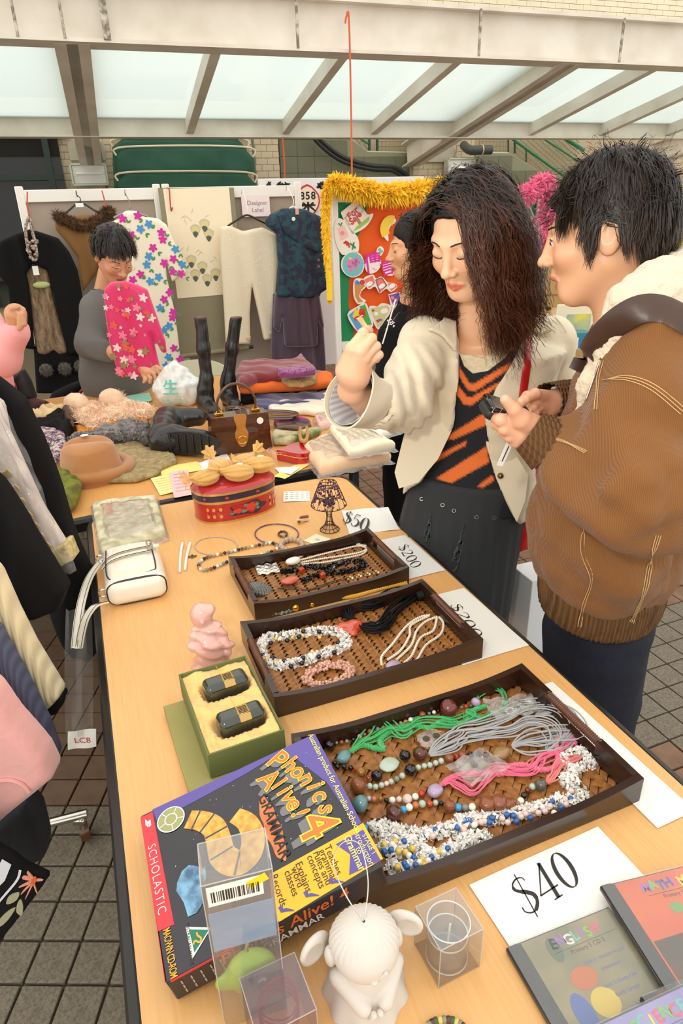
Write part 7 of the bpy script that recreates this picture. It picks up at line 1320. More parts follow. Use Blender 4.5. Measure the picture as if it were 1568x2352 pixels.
# ================================================================ people
def skinmat(n,c,c2):return mat(n,c,.42,attr=True,sss=.12,sscale=.008,coat=.12,coatr=.35)
skin_w=skinmat('skin_warm',(236,184,146),0)
def lc(c):return np.array(lin(c)[:3],f32)
def headf(P,mouth=0.,open_eye=False):
 x,y,z=P[:,0],P[:,1],P[:,2];Q=P.copy();Q[:,0]=np.abs(x)
 d=ell(P,(0,-.018,.030),(.074,.092,.086));d=smin(d,ell(P,(0,.020,-.028),(.059,.066,.074)),.03);d=smin(d,ell(P,(0,.050,-.088),(.028,.028,.024)),.028)
 d=smin(d,cap(Q,(.047,-.002,-.046),(.016,.052,-.092),.018,.015),.025);d=smin(d,ell(Q,(.036,.058,-.024),(.021,.020,.019)),.02)
 d=smin(d,cap(Q,(.013,.079,.020),(.044,.060,.023),.008,.007),.014);d=smax(d,-ell(Q,(.031,.097,.005),(.019,.014,.010)),.014)
 d=smin(d,ell(Q,(.031,.0695,.003),(.015,.0145,.0115)),.005)
 if open_eye:d=smax(d,-ell(Q,(.032,.087,.001),(.0125,.009,.0058)),.0012)
 else:d=d+.0006*np.exp(-((z+.0045+(Q[:,0]-.031)**2*9)/.0011)**2)*(np.abs(Q[:,0]-.031)<.014)
 d=smin(d,cap(P,(0,.080,.016),(0,.0975,-.026),.0075,.0092),.012);d=smin(d,ell(P,(0,.1010,-.0305),(.0115,.0110,.0095)),.006);d=smin(d,ell(Q,(.0125,.092,-.0335),(.0068,.009,.0065)),.005);d=smax(d,-ell(Q,(.006,.098,-.0405),(.003,.005,.003)),.002)
 d=smin(d,cap(P,(0,.083,-.050),(0,.086,-.057),.006,.005),.012)
 d=smin(d,cap(Q,(.0,.0865,-.0600),(.020,.0775,-.0640),.0048,.0028),.004);d=smin(d,cap(Q,(.0,.0830-mouth*.7,-.0705-mouth),(.016,.0765-mouth*.5,-.0665-mouth*.6),.0058,.0034),.004)
 d=smax(d,-cap(Q,(0,.092,-.0648-mouth*.4),(.020,.080,-.0650-mouth*.3),.0012+mouth*.25,.0008),.002)
 d=smin(d,ell(Q,(.076,-.012,-.004),(.0075,.019,.031),rotm(0,12)),.006);d=smax(d,-ell(Q,(.084,-.008,.004),(.006,.011,.018)),.004)
 return d
def facecol(V,base,lip,mouth=0.):
 Q=V.copy();Q[:,0]=np.abs(Q[:,0]);c=np.tile(lc(base),(len(V),1));l1=np.minimum(cap(Q,(.0,.0885,-.0600),(.020,.0785,-.0642),.0056,.0028),cap(Q,(.0,.0845-mouth*.7,-.0705-mouth),(.017,.077-mouth*.5,-.0665-mouth*.6),.0068,.0034))
 m=np.clip(.5-l1/.0016,0,1)[:,None];c=c*(1-m)+lc(lip)*m;ck=np.exp(-(((Q[:,0]-.040)**2+(Q[:,1]-.065)**2+(Q[:,2]+.025)**2)/.0007))[:,None]*.25;c=c*(1-ck)+lc((226,140,112))*ck
 return c
def basis(fwd,pitch=0,roll=0):
 f=unit([*fwd,0]);r=np.cross(f,[0,0,1]);R=np.stack([r,f,[0,0,1]],1);return R@np.array(Euler((rad(pitch),rad(roll),0),'YXZ').to_matrix())
class Person:
 def __init__(s,name,label,at,R):s.t=thing(name,label,'person',frame((at[0],at[1],0)));s.Rh=np.array(R,f32);s.parts=[]
 def head(s,px,py,y,local,sc=1.):s.sc=sc;p=yp(px,py,y);s.Hc=(p-s.Rh@(np.array(local)*sc)).astype(f32)
 def toh(s,P):return((P-s.Hc)@s.Rh/s.sc).astype(f32)
 def hw(s,q):return s.Hc+s.Rh@(np.array(q)*s.sc)
 def add(s,f,lo,hi,h,col):
  v,q=nets(f,lo,hi,h);s.parts.append((v,q,col(v)if callable(col)else np.tile(lc(col),(len(v),1))))
 def finish(s,m,name='body'):
  V_,Q_,C2,n=[],[],[],0
  for v,q,c in s.parts:V_.append(v);Q_.append(q+n);C2.append(c);n+=len(v)
  me=rawmesh(name,np.concatenate(V_),np.concatenate(Q_),m,np.concatenate(C2));return put(me,name,s.t,True)
 def cloth(s,name,f,lo,hi,h,m,col=None):return blob(name,f,lo,hi,h,m,s.t,col=col,world=True)
 def eyes(s,closed=True,gaze=(0,0),mk=0):
  for sx in(-1,1):
   k=MB(Matrix(((*s.Rh[0]*s.sc,s.Hc[0]),(*s.Rh[1]*s.sc,s.Hc[1]),(*s.Rh[2]*s.sc,s.Hc[2]),(0,0,0,1))))
   a=[(sx*(.031+.0125*math.cos(b)),.0845-.0035*abs(math.cos(b)),(-.0035 if closed else.006)-.0042*math.sin(b)*(1 if closed else-1)*.9-(0 if closed else.004))for b in np.linspace(0,3.14,9)];k.tube(s.snap(a,.0002)if closed else a,[.0004]+[.0012]*7+[.0004],5);k.build('eyelashes',hair_d,s.t,world=True)
   k=MB(k.M);k.tube(s.snap(smooth([(sx*.013,.0895,.0215),(sx*.030,.0845,.0262),(sx*.046,.0690,.0225)],4),-.0004),[.0012]+[.0022]*7+[.0006],6,flat=.8);k.build('eyebrow',hair_d,s.t,world=True)
   if not closed:
    eb=MB(k.M).ball((sx*.031,.0735,.002),.0115,16,12).build('eyeball',mat('eye_white',(238,232,226),.1,coat=.5),s.t,world=True);MB(k.M).ball((sx*.0315+gaze[0],.0812,.001+gaze[1]),(.0056,.0050,.0056),12,8).build('iris',mat('iris_dark',(34,22,16),.08,coat=.8),eb,world=True)
 def snap(s,pts,off):
  q=np.array(pts,f32)
  for _ in range(6):
   d=headf(q);e=.0008;G=np.stack([headf(q+A3(*v))-d for v in((e,0,0),(0,e,0),(0,0,e))],1)/e;G/=np.linalg.norm(G,axis=1)[:,None]+1e-9;q=q-G*(d-off)[:,None]*.9
  return q
 def hair(s,name,m,guides,per,K,rs,w=.0011,spread=.007,c=(0,-.018,.030),pred=None,length=None,grav=.25,wave=(0,1),lift=1.03,out=.35,push=(.078,.096,.090),comb=(0,0,0),tipd=.35,extra=None,ramp=((22,17,15),(48,34,27))):
  R_=np.random.default_rng(rs);c=np.array(c);u=R_.normal(size=(guides*4,3));u/=np.linalg.norm(u,axis=1)[:,None]
  if pred is not None:u=u[pred(u)]
  u=u[:guides];N=len(u);pr=np.array(push);pos=c+u*pr*lift;nrm=u/pr;nrm/=np.linalg.norm(nrm,axis=1)[:,None];L=length(u,R_)if callable(length)else np.full(N,length)
  v=nrm*out+(comb(u)if callable(comb)else np.array(comb))+np.array([0,0,-.3]);G=[pos.copy()];ph=R_.uniform(0,6.28,(N,3));dn=np.array(s.Rh.T@np.array([0,0,-1.]))
  for k in range(1,K):
   v=v/(np.linalg.norm(v,axis=1)[:,None]+1e-9);g=grav*(.4+k/K);v=v*(1-g)+dn*g+wave[0]*(k/K)**.8*1.4*np.sin(ph+k/K*wave[1]*6.28*np.array([1,1.13,.3]));pos=pos+v/(np.linalg.norm(v,axis=1)[:,None]+1e-9)*(L/K)[:,None]
   q=(pos-c)/(pr*lift);r=np.linalg.norm(q,axis=1);ins=r<1;pos[ins]=c+(q[ins]/r[ins][:,None])*(pr*lift)
   if extra is not None:pos=extra(pos)
   G.append(pos.copy())
  G=np.stack(G,1);off=R_.normal(size=(N,per,1,3))*spread*np.linspace(1,tipd,K)[None,None,:,None];off[:,:,0]*=.8;S_=G[:,None]+off;S_=S_.reshape(-1,K,3);keep=R_.uniform(.75,1,len(S_));S_=S_[:,:1]+(S_-S_[:,:1])*keep[:,None,None]
  T_=np.gradient(S_,axis=1);O_=S_-c;B=np.cross(T_,O_);B/=np.linalg.norm(B,axis=2)[...,None]+1e-9;wd_=w*np.interp(np.linspace(0,1,K),[0,.6,1],[1,.8,.15])[None,:,None]
  V_=np.concatenate([S_-B*wd_,S_+B*wd_],2).reshape(-1,3);M_=len(S_);i=np.arange(M_)[:,None]*K*2+np.arange(K-1)[None]*2;q=np.stack([i,i+1,i+3,i+2],-1).reshape(-1,4)
  V_=V_@(s.Rh.T*s.sc)+s.Hc;f_=np.clip(np.repeat(np.linspace(0,1,K)[None]**.8,M_,0)+R_.normal(size=(M_,1))*.22,0,1);f_=np.repeat(f_,2,1).reshape(-1,1);o=put(rawmesh(name,V_,q,hair_s,lc(ramp[0])*(1-f_)+lc(ramp[1])*f_),name,s.t,True);o['kind']='stuff';return o
hair_b=mat('black_brown_hair',(26,19,16),.42,spec=.28,var=(40,(14,11,10),.3));hair_s=mat('hair_strands',(30,20,16),.4,attr=True,spec=.35);hair_d=mat('black_hair',(18,15,15),.4);hair_c=mat('brown_curly_hair',(50,27,16),.45,spec=.28,var=(12,(18,11,9),.5))
def lof(P,zs,cx,cy,rx,ry,R,o,rnd=.03):
 Q=(P-np.array(o,f32));X_=Q[:,0]*R[0,0]+Q[:,1]*R[1,0];Y_=Q[:,0]*R[0,1]+Q[:,1]*R[1,1];z=P[:,2];a,b=np.interp(z,zs,rx),np.interp(z,zs,ry);x,y=X_-np.interp(z,zs,cx),Y_-np.interp(z,zs,cy)
 k=np.sqrt((x/a)**2+(y/b)**2);d=(k-1)*np.minimum(a,b)*.95;return smax(d.astype(f32),np.maximum(z-zs[-1],zs[0]-z).astype(f32),rnd)
def pxd(P,poly):
 Q=P-CAM.astype(f32);w=Q@FW.astype(f32);u=784+F_PX*(Q@RT.astype(f32))/w;v=1176-F_PX*(Q@UP.astype(f32))/w;return pdist(u,v,poly)*w/F_PX
def bbox(*pts,m=.1):A=np.array(pts);return A.min(0)-m,A.max(0)+m
def fingers(P,specs,k=.006):
 d=None
 for j in specs:e=chain(P,j,.004);d=e if d is None else smin(d,e,k*.35)
 return d
J=lambda x,y,d,r:(*yp(x,y,d),r)
by=Person('person','young man in a brown corduroy jacket with fleece collar, in profile, holding a phone',(.56,1.16),basis((-.93,.37),-10))
by.head(1264,556,1.225,(-.031,.084,.002),1.0);bH=lambda P:headf(by.toh(P),.006,True)*by.sc
nb=yp(1445,735,1.215);nk=by.hw((0,-.03,-.05));bneck=lambda P:cap(P,nk,nb,.052,.062)
hd=by.Hc;by.add(lambda P:smin(bH(P),bneck(P),.03)*.9,hd-np.array([.16,.16,.26]),hd+np.array([.19,.16,.15]),.0032,lambda v:facecol(by.toh(v),(232,178,138),(196,120,104),.006))
hand_l=[[J(1228,985,1.075,.024),J(1195,962,1.055,.017),J(1180,940,1.045,.011),J(1160,918,1.042,.0085)],[J(1205,985,1.075,.02),J(1150,965,1.06,.011),J(1130,955,1.085,.0085),J(1140,930,1.11,.0075)],[J(1200,1000,1.075,.02),J(1158,985,1.06,.0105),J(1138,975,1.09,.008),J(1155,945,1.112,.0075)],[J(1205,1010,1.08,.019),J(1170,1002,1.065,.010),J(1152,992,1.09,.008),J(1165,960,1.112,.007)],[J(1212,1018,1.085,.016),J(1182,1014,1.07,.009),J(1168,1003,1.09,.0075),J(1175,975,1.11,.0065)]]
hand_r=[[J(1262,925,1.20,.022),J(1232,912,1.17,.012),J(1210,910,1.14,.009),J(1197,922,1.12,.0075)],[J(1258,930,1.20,.02),J(1232,925,1.165,.010),J(1222,938,1.14,.008),J(1212,946,1.125,.007)],[J(1256,936,1.20,.018),J(1236,938,1.165,.0095),J(1228,950,1.14,.0075),J(1216,956,1.125,.0065)],[J(1256,942,1.20,.016),J(1240,950,1.17,.0085),J(1230,960,1.145,.007),J(1220,962,1.13,.006)],[J(1256,918,1.20,.018),J(1228,905,1.15,.010),J(1205,918,1.125,.008),J(1196,928,1.12,.007)]]
wl_,wr_=J(1262,1015,1.09,.028),J(1292,925,1.23,.026)
for hs_,wj in((hand_l,wl_),(hand_r,wr_)):
 pts=[np.array(j[:3])for f_ in hs_ for j in f_]+[np.array(wj[:3])];lo,hi=bbox(*pts,m=.04)
 by.add(lambda P:smin(fingers(P,hs_),chain(P,[wj,(*((np.array(wj[:3])+np.array(hs_[1][0][:3]))/2),.026),(*hs_[2][0][:3],.022)],.01),.01)*.9,lo,hi,.0026,(230,172,138))
bR=basis((-.93,.36));bo=yp(1422,1150,1.17)
zh=yp(1400,1415,1.04)[2];zs=[zh,zh+.06,zh+.14,zh+.30,zh+.42,zh+.50,zh+.55]
btor=lambda P,e=0:lof(P,zs,[0]*7,[.01,.012,.02,.0,-.02,-.03,-.04],[.17+e,.185+e,.19+e,.195+e,.205+e,.185+e,.10+e],[.125+e,.145+e,.15+e,.145+e,.13+e,.10+e,.065+e],bR,bo)
shL,elL,shR,elR=J(1518,800,1.01,.075),J(1470,1125,.93,.090),J(1430,790,1.34,.07),J(1375,1020,1.34,.07)
def jacket(P):
 d=btor(P);L_=chain(P,[shL,(*((np.array(shL[:3])+np.array(elL[:3]))/2),.086),elL,(*((np.array(elL[:3])*.45+np.array(wl_[:3])*.55)),.066),(*(np.array(elL[:3])*.12+np.array(wl_[:3])*.88),.046)],.05)
 R_=chain(P,[shR,elR,(*((np.array(elR[:3])*.4+np.array(wr_[:3])*.6)),.06),(*(np.array(elR[:3])*.15+np.array(wr_[:3])*.85),.046)],.04)
 fo=.009*np.abs(noise(P*np.array([1,1,.55],f32),.09,2))+.005*noise(P,.045,7);w=.012*np.sin(P[:,2]*46+P[:,0]*24+2*noise(P,.15,1));near=np.clip(1-np.linalg.norm(P-np.array(elL[:3],f32),axis=1)/.22,0,1)
 d=smin(smin(d,L_-w*near,.006),R_,.01)-fo+.004;d=smin(d,chain(P,[J(1370,1300,1.0,.02),J(1440,1330,.99,.03),J(1500,1290,1.0,.02)],.02),.05)
 return smax(d,-(bneck(P)-.012),.01)*.75
cord=mat('brown_corduroy',(142,92,38),.85,sheen=.15,wave=(130,.5,'X',(122,76,30),.3),var=(7,(130,82,34),.5));cord2=mat('ribbed_knit',(112,74,34),.85,wave=(44,1.0,'X',(84,54,24),.2));cst=mat('cream_stitching',(206,172,118),.7)
lo,hi=bbox(shL[:3],elL[:3],wl_[:3],elR[:3],wr_[:3],(bo[0]+.05,bo[1],zh),m=.15);lo[2]=zh-.01
by.jk=by.cloth('jacket',jacket,lo,hi,.0085,cord)
rib=lambda P:lof(P,[zh-.05,zh-.01,zh+.03],[0]*3,[.01]*3,[.165,.170,.172],[.122,.126,.128],bR,bo,.012)+.0015*np.sin(np.arctan2(*((P-bo.astype(f32))@bR.astype(f32))[:,:2].T)*110)
by.cloth('ribbed_hem',rib,(bo[0]-.22,bo[1]-.22,zh-.06),(bo[0]+.22,bo[1]+.22,zh+.04),.0055,cord2)
def cuff(name,a,b,r0,r1,m,t,n=40,amp=.035):
 a,b=np.array(a),np.array(b);T_=unit(b-a);u=unit(np.cross(T_,[.1,.2,1]));w_=np.cross(T_,u);V_=[]
 for k in range(7):
  f=k/6;r=r0+(r1-r0)*f
  for i in range(n*2):th_=math.pi*i/n;q=r*(1+amp*(1 if i%4<2 else-1));V_.append(a+(b-a)*f+(u*math.cos(th_)+w_*math.sin(th_))*q)
 N_=n*2;return MB().add(V_,[(k*N_+i,k*N_+(i+1)%N_,(k+1)*N_+(i+1)%N_,(k+1)*N_+i)for k in range(6)for i in range(N_)]).build(name,m,t,world=True,smooth=80)
cuff('ribbed_cuff',yp(1214,990,1.073),yp(1262,1022,1.06),.036,.050,cord2,by.t);cuff('ribbed_cuff',yp(1252,925,1.20),yp(1300,930,1.24),.036,.048,cord2,by.t)
fleece=mat('cream_fleece',(226,206,178),.95,bump=(110,3.0),sheen=.4)
hc=[J(1322,985,1.06,.010),J(1362,880,1.045,.017),J(1412,795,1.035,.027),J(1462,712,1.03,.042),J(1522,676,1.06,.048),J(1590,652,1.15,.056),J(1612,665,1.32,.058)]
by.cloth('fleece_collar',lambda P:smax((smin(chain(P,hc,.03),chain(P,[J(1395,830,1.16,.012),J(1405,800,1.18,.02),J(1425,750,1.22,.03),J(1500,690,1.32,.04)],.03),.03)+.003*noise(P,.012,4)),-(bneck(P)-.002),.008)*.8,*bbox(*[h_[:3]for h_ in hc],m=.1),.006,fleece)
by.cloth('white_shirt',lambda P:smax(ell(P,yp(1428,790,1.14),(.035,.06,.065)),-(bneck(P)-.001),.006),nb-.16,nb+.12,.006,mat('white_shirt',(238,238,240),.7))
def drape(pts,sdf,y0=.7,off=.001,n=6):
 out=[];last=None
 for x,y in smooth(pts,n):
  d=ray(x,y);d=d/np.linalg.norm(d);t_=y0
  for _ in range(60):
   e=float(sdf((CAM+d*t_)[None].astype(f32))[0])
   if e<.0008 or t_>2.4:break
   t_+=e
  if t_<2.4:last=t_
  if last:out.append(CAM+d*(min(t_,last+.02)-off))
 return np.array(out)if out else np.array([CAM+ray(*p)*1.5 for p in pts])
def stitch(P,sdf,pts,m,name='stitching',rows=(-.005,0,.005),r=.0006):
 c=drape(pts,sdf);T_=np.gradient(c,axis=0);S_=np.cross(T_/(np.linalg.norm(T_,axis=1)[:,None]+1e-9),FW);mb=MB()
 for o_ in rows:mb.tube(c+S_*o_,r,5)
 mb.build(name,m,P.jk,world=True)
for pts,rw in(([(1370,940),(1375,870),(1385,830)],(-.004,0,.004)),([(1385,872),(1440,868),(1500,890),(1568,945)],(-.005,0,.005)),([(1232,1000),(1290,1012),(1345,1038)],(-.004,0,.004)),([(1340,1215),(1338,1270),(1358,1330),(1340,1390),(1330,1440)],(-.003,.003)),([(1512,1230),(1492,1300),(1480,1360),(1450,1430)],(-.004,0,.004))):stitch(by,jacket,pts,cst,rows=rw)
strap_m=mat('dark_brown_leather',(66,44,32),.35);c=drape([(1330,855),(1360,800),(1410,745),(1470,710),(1530,712),(1600,750)],lambda P:smin(jacket(P),chain(P,hc,.03),.02),.7,.006);MB().tube(c,.021,10,flat=.16,up=unit((.1,-.9,.5))).build('bag_strap',MATS['dark_brown_leather'],by.t,world=True)
MB().tube(drape([(1405,745),(1390,790),(1370,850),(1345,920)],jacket,.7,.002),.0016,6).build('zip',silver,by.t,world=True);MB().box(yp(1362,858,1.05),(.012,.004,.05),.001,R=rotm(0,0,25)).build('red_tag',mat('red_tag',(206,30,36),.5),by.t,world=True)
jeans=mat('dark_denim',(24,28,46),.8,bump=(240,.4),var=(60,(16,18,32),.4));z0=zh+.02
lg=[(yp(1330,1440,1.20),yp(1322,1800,1.26)),(yp(1395,1440,1.12),yp(1370,1800,1.16))]
by.cloth('jeans',lambda P:(smin(cap(P,lg[0][0],lg[0][1],.078,.062),cap(P,lg[1][0],lg[1][1],.088,.060),.03)+.004*noise(P,.06,2))*.85,(.36,.95,.04),(.78,1.45,z0),.010,jeans)
for a,b in lg:f_=b-a;e=a+f_*((.06-a[2])/f_[2]);k=MB();k.ball((e[0]-.05,e[1]+.02,.05),(.13,.05,.05),14,10).build('shoe',mat('dark_shoe',(40,36,34),.5),by.t,world=True)
by.add(lambda P:smin(cap(P,lg[0][0],lg[0][1],.07,.05),cap(P,lg[1][0],lg[1][1],.07,.05),.03),(.36,.95,.04),(.8,1.45,.9),.02,(226,172,138));by.add(lambda P:btor(P,-.03),(bo[0]-.25,bo[1]-.25,zh),(bo[0]+.25,bo[1]+.25,zh+.58),.02,(226,172,138));by.finish(skin_w);by.eyes(False,(.0,-.0005))
by.cloth('hair_base',lambda P:(lambda Q:np.maximum(ell(Q,(0,-.020,.036),(.081,.099,.092)),np.maximum(-(Q[:,2]+.035-np.clip(Q[:,1]+.02,0,.2)*1.25),-.5))+.003*noise(Q,.02,3))(by.toh(P)),hd-.15,hd+.18,.005,hair_b)
pb=lambda u:(u[:,2]>-.55)&~((u[:,1]>.45)&(u[:,2]<.35))&~((np.abs(u[:,0])>.75)&(u[:,2]<-.12)&(u[:,1]>-.35));lb=lambda u,R_:np.where(u[:,1]>.3,.070,.088)*R_.uniform(.7,1.15,len(u))*np.where(u[:,2]<-.1,.85,1)
def bear(p):
 x,y,z=p.T;m=(np.abs(x)>.055)&(y>-.036)&(y<.014)&(z<.045);p=p.copy();f_=np.clip((.045-z[m])/.03,0,1);p[m,1]+=f_*(np.where(p[m,1]>-.006,.016,-.038)-p[m,1]);n_=(y>.048)&(z<.060)&(np.abs(x)<.062);p[n_,0]=np.sign(p[n_,0]+1e-6)*.064;p[n_,1]=np.minimum(p[n_,1],.055);return p
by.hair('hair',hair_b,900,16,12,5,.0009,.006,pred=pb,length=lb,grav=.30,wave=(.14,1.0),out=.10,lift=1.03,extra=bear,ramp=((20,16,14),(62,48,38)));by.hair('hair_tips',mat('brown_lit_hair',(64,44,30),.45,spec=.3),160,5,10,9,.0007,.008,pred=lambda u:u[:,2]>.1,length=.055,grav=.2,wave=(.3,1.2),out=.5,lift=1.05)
PA,PB_=yp(1118,922,1.085),yp(1226,958,1.11);X=unit(PB_-PA);Z_=unit(np.cross(X,unit([.25,.95,.1])));Z_=Z_ if Z_[2]>0 else-Z_;Yv=np.cross(Z_,X);t=thing('mobile_phone','black mobile phone with silver trim held by the young man','phone',axes(PA,X,Yv,Z_))
k=MB();k.box((.046,0,0),(.094,.046,.012),.004);k.build('body',mat('gloss_black',(14,14,15),.1,coat=.6),t);v,q=nets(lambda P:rbox(P,(.028,0,-.014),(.028,.022,.010),.009),(-.01,-.03,-.03),(.07,.03,.004),.0025);put(rawmesh('grip',v,q,mat('rubber_black',(30,30,31),.5)),'grip',t)
MB().tube([(.004,-.024,-.005),(.018,-.024,-.005),(.018,-.024,.006),(.004,-.024,.006)],.0012,6,closed=True).build('silver_frame',silver,t);MB().tube([(.028,-.0238,-.004),(.030,-.0238,.0),(.060,-.0238,.0)],.0007,5).build('silver_line',silver,t)
t=thing('phone_charm','red and white phone charm with a name plate hanging below the phone','charm',frame(yp(1160,1000,1.10)));a,b=yp(1172,1015,1.10),yp(1148,1068,1.10);c=(a+b)/2;Zd=unit(a-b);MB(axes(c,unit(np.cross(Zd,[0,1,0])),(0,1,0),Zd)).box((0,0,0),(.012,.002,.05),.0006).build('name_plate',mat('white_plate',(226,220,212),.4),t,world=True)
MB(axes(c,unit(np.cross(Zd,[0,1,0])),(0,1,0),Zd)).box((0,-.0013,.0),(.0018,.0006,.03)).build('printed_line',ink,t,world=True);MB().tube([a,yp(1178,990,1.10)],.0012,6).build('cord',mat('red_cord',(190,30,34),.5),t,world=True)
wo=Person('person','young woman with long brown curly hair in a cream jacket, holding up a small clip',(.33,1.55),basis((-.70,-.71),-22))
wo.head(1017,636,1.375,(0,.1120,-.030),.97);hd=wo.Hc;wH=lambda P:headf(wo.toh(P))*wo.sc
wnb=yp(1102,748,1.52);wnk=wo.hw((0,-.03,-.06));wneck=lambda P:cap(P,wnk,wnb,.046,.052)
wR=basis((-.50,-.87));wb=yp(1085,1000,1.56);zt_,zb_=wnb[2]-.03,yp(1040,1130,1.54)[2];H2=zt_-zb_
zz_=[zb_-.05,zb_+.02,zb_+.12,zb_+.26,zb_+.36,zt_-.01,zt_+.03]
wtor=lambda P,e=0.:lof(P,zz_,[0,0,0,0,0,.0,0],[0]*7,[.160+e,.150+e,.135+e,.155+e,.175+e,.14+e,.06+e],[.105+e,.10+e,.095+e,.115+e,.105+e,.075+e,.05+e],wR,wb)
wo.add(lambda P:smin(smin(wH(P),wneck(P),.025),wtor(P,-.012),.03)*.9,hd-np.array([.20,.13,.36]),hd+np.array([.24,.24,.15]),.0036,lambda v:facecol(wo.toh(v),(238,186,148),(228,118,98)))
wh=[[J(800,850,1.20,.024),J(808,803,1.185,.0125),J(834,764,1.20,.0085),J(848,760,1.225,.0075)],[J(812,850,1.20,.024),J(826,808,1.18,.012),J(854,777,1.195,.0085),J(858,790,1.225,.0075)],[J(820,856,1.205,.022),J(836,820,1.185,.011),J(864,795,1.20,.0082),J(862,808,1.228,.0072)],[J(824,864,1.21,.02),J(842,834,1.195,.010),J(870,815,1.205,.0078),J(864,826,1.23,.0068)],[J(808,862,1.22,.022),J(822,815,1.235,.012),J(836,788,1.24,.009),J(845,768,1.238,.0078)]]
ww=J(806,896,1.23,.0235);wfa=J(860,935,1.30,.034);pts=[np.array(j[:3])for f_ in wh for j in f_]+[np.array(ww[:3]),np.array(wfa[:3])];lo,hi=bbox(*pts,m=.045)
wo.add(lambda P:smin(fingers(P,wh),chain(P,[wfa,ww,J(812,860,1.205,.026),J(828,822,1.19,.016)],.012),.010)*.9,lo,hi,.0026,(236,184,148))
knee=yp(1010,1700,1.50);wo.add(lambda P:np.minimum(cap(P,(wb[0]-.06,wb[1],zb_-.12),(wb[0]-.07,wb[1]+.02,.08),.055,.04),cap(P,(wb[0]+.06,wb[1],zb_-.12),(wb[0]+.06,wb[1]+.04,.08),.055,.04)),(wb[0]-.2,wb[1]-.15,.03),(wb[0]+.2,wb[1]+.2,zb_+.1),.02,(236,184,148));wo.finish(skin_w);wo.eyes(True)
for s_ in(-.075,.065):MB().ball((wb[0]+s_,wb[1]-.03,.045),(.045,.12,.045),12,8).build('shoe',MATS['dark_shoe'],wo.t,world=True)
top_m=mat('knit_top',(20,20,26),.85,attr=True,bump=(260,.2));NK=[(1050,800),(1065,840),(1085,858),(1120,852),(1160,822),(1175,800),(1180,640),(1045,640)]
SP=[[(1048,832),(1078,880),(1088,882),(1172,832),(1168,848),(1092,898),(1074,895),(1044,850)],[(1048,880),(1072,912),(1082,912),(1150,876),(1140,890),(1080,932),(1066,930),(1044,900)],[(1030,1000),(1118,945),(1118,975),(1040,1010),(1010,1010)],[(975,1060),(1072,1012),(1070,1022),(985,1070),(968,1070)],[(1002,1098),(1118,1025),(1122,1062),(1035,1110)],[(1095,1118),(1130,1090),(1134,1104),(1108,1120)]]
def topcol(v):
 c=np.tile(lc((24,24,30)),(len(v),1))
 for s_ in SP:m_=np.clip(.5-pxd(v,s_)/.002,0,1)[:,None];c=c*(1-m_)+lc((232,116,50))*m_
 return c
wo.cloth('knit_top',lambda P:smax(wtor(P,.002)+.0015*noise(P,.05,2),-pxd(P,NK),.002)*.85,(wb[0]-.22,wb[1]-.2,zb_-.06),(wb[0]+.22,wb[1]+.15,zt_+.03),.0046,top_m,topcol)
wo.cloth('lace_camisole',lambda P:smax(wtor(P,-.003)+.0012*np.sin(P[:,0]*500)*np.sin(P[:,2]*500),-pxd(P,[(1040,600),(1040,795),(1062,812),(1085,815),(1108,822),(1135,806),(1160,800),(1178,780),(1180,600)]),.002)*.85,(wb[0]-.2,wb[1]-.2,zt_-.22),(wb[0]+.2,wb[1]+.15,zt_+.02),.005,mat('cream_lace',(232,212,176),.8,bump=(120,3)))
cj=mat('cream_cotton',(222,208,180),.75,bump=(200,.25),sheen=.2);RS,RE=J(975,790,1.52,.058),J(925,925,1.37,.056);OPEN=[(1046,640),(1048,880),(1040,980),(1010,1050),(965,1105),(905,1150),(905,1240),(1240,1260),(1185,1200),(1150,1120),(1122,1040),(1113,960),(1135,890),(1190,810),(1205,720),(1180,640)]
cmid=lambda P:((P-wb.astype(f32))@wR.astype(f32))[:,1]
def wjk(P):
 tr=smin(lof(P,[zb_-.06]+zz_[1:],[0]*7,[0]*7,[.18,.172,.158,.18,.198,.16,.07],[.14,.13,.12,.14,.13,.095,.06],wR,wb),P[:,2]*0+9,.01);
 tr=np.maximum(tr,-np.maximum(pxd(P,OPEN),-(cmid(P)-.0)))
 ar=chain(P,[RS,(*((np.array(RS[:3])+np.array(RE[:3]))/2),.056),RE,J(868,928,1.29,.052)],.03);la=chain(P,[J(1262,785,1.58,.055),J(1290,1000,1.62,.052),J(1250,1200,1.60,.042)],.03)
 near=np.clip(1-np.linalg.norm(P-np.array(RE[:3],f32),axis=1)/.16,0,1);ar=ar-.008*near*np.sin((P[:,0]+P[:,2]*.3)*190+2*noise(P,.1,2));sh=chain(P,[RS,(*wnb+np.array([-.05,0,-.05]),.05)],.03);sl=chain(P,[J(1262,785,1.58,.055),(*wnb+np.array([.06,.02,-.05]),.05)],.03);sh=np.maximum(np.minimum(sh,sl),-np.maximum(pxd(P,OPEN),-(cmid(P)+.04)))
 d=smin(smin(smin(tr,sh,.02),ar,.02),la,.02);d=d-.0035*noise(P*np.array([1,1,.5],f32),.07,6)-.002*noise(P,.03,1);d=smax(d,-(wneck(P)-.008),.006);d=smax(d,-cap(P,J(868,928,1.29,0)[:3],J(780,905,1.20,0)[:3],.040,.05),.004);return d*.75
lo,hi=bbox(RS[:3],RE[:3],J(1290,1000,1.62,0)[:3],J(1250,1200,1.6,0)[:3],wb,J(868,928,1.25,0)[:3],m=.12);hi[2]=zt_+.05;lo[2]=min(lo[2],zb_-.1)
wo.jk=wo.cloth('jacket',wjk,lo,hi,.0075,cj)
a,b=np.array(J(862,928,1.285,0)[:3]),np.array(J(806,912,1.225,0)[:3]);T_=unit(b-a);u_=unit(np.cross(T_,[0,1,0]));w_=np.cross(T_,u_)
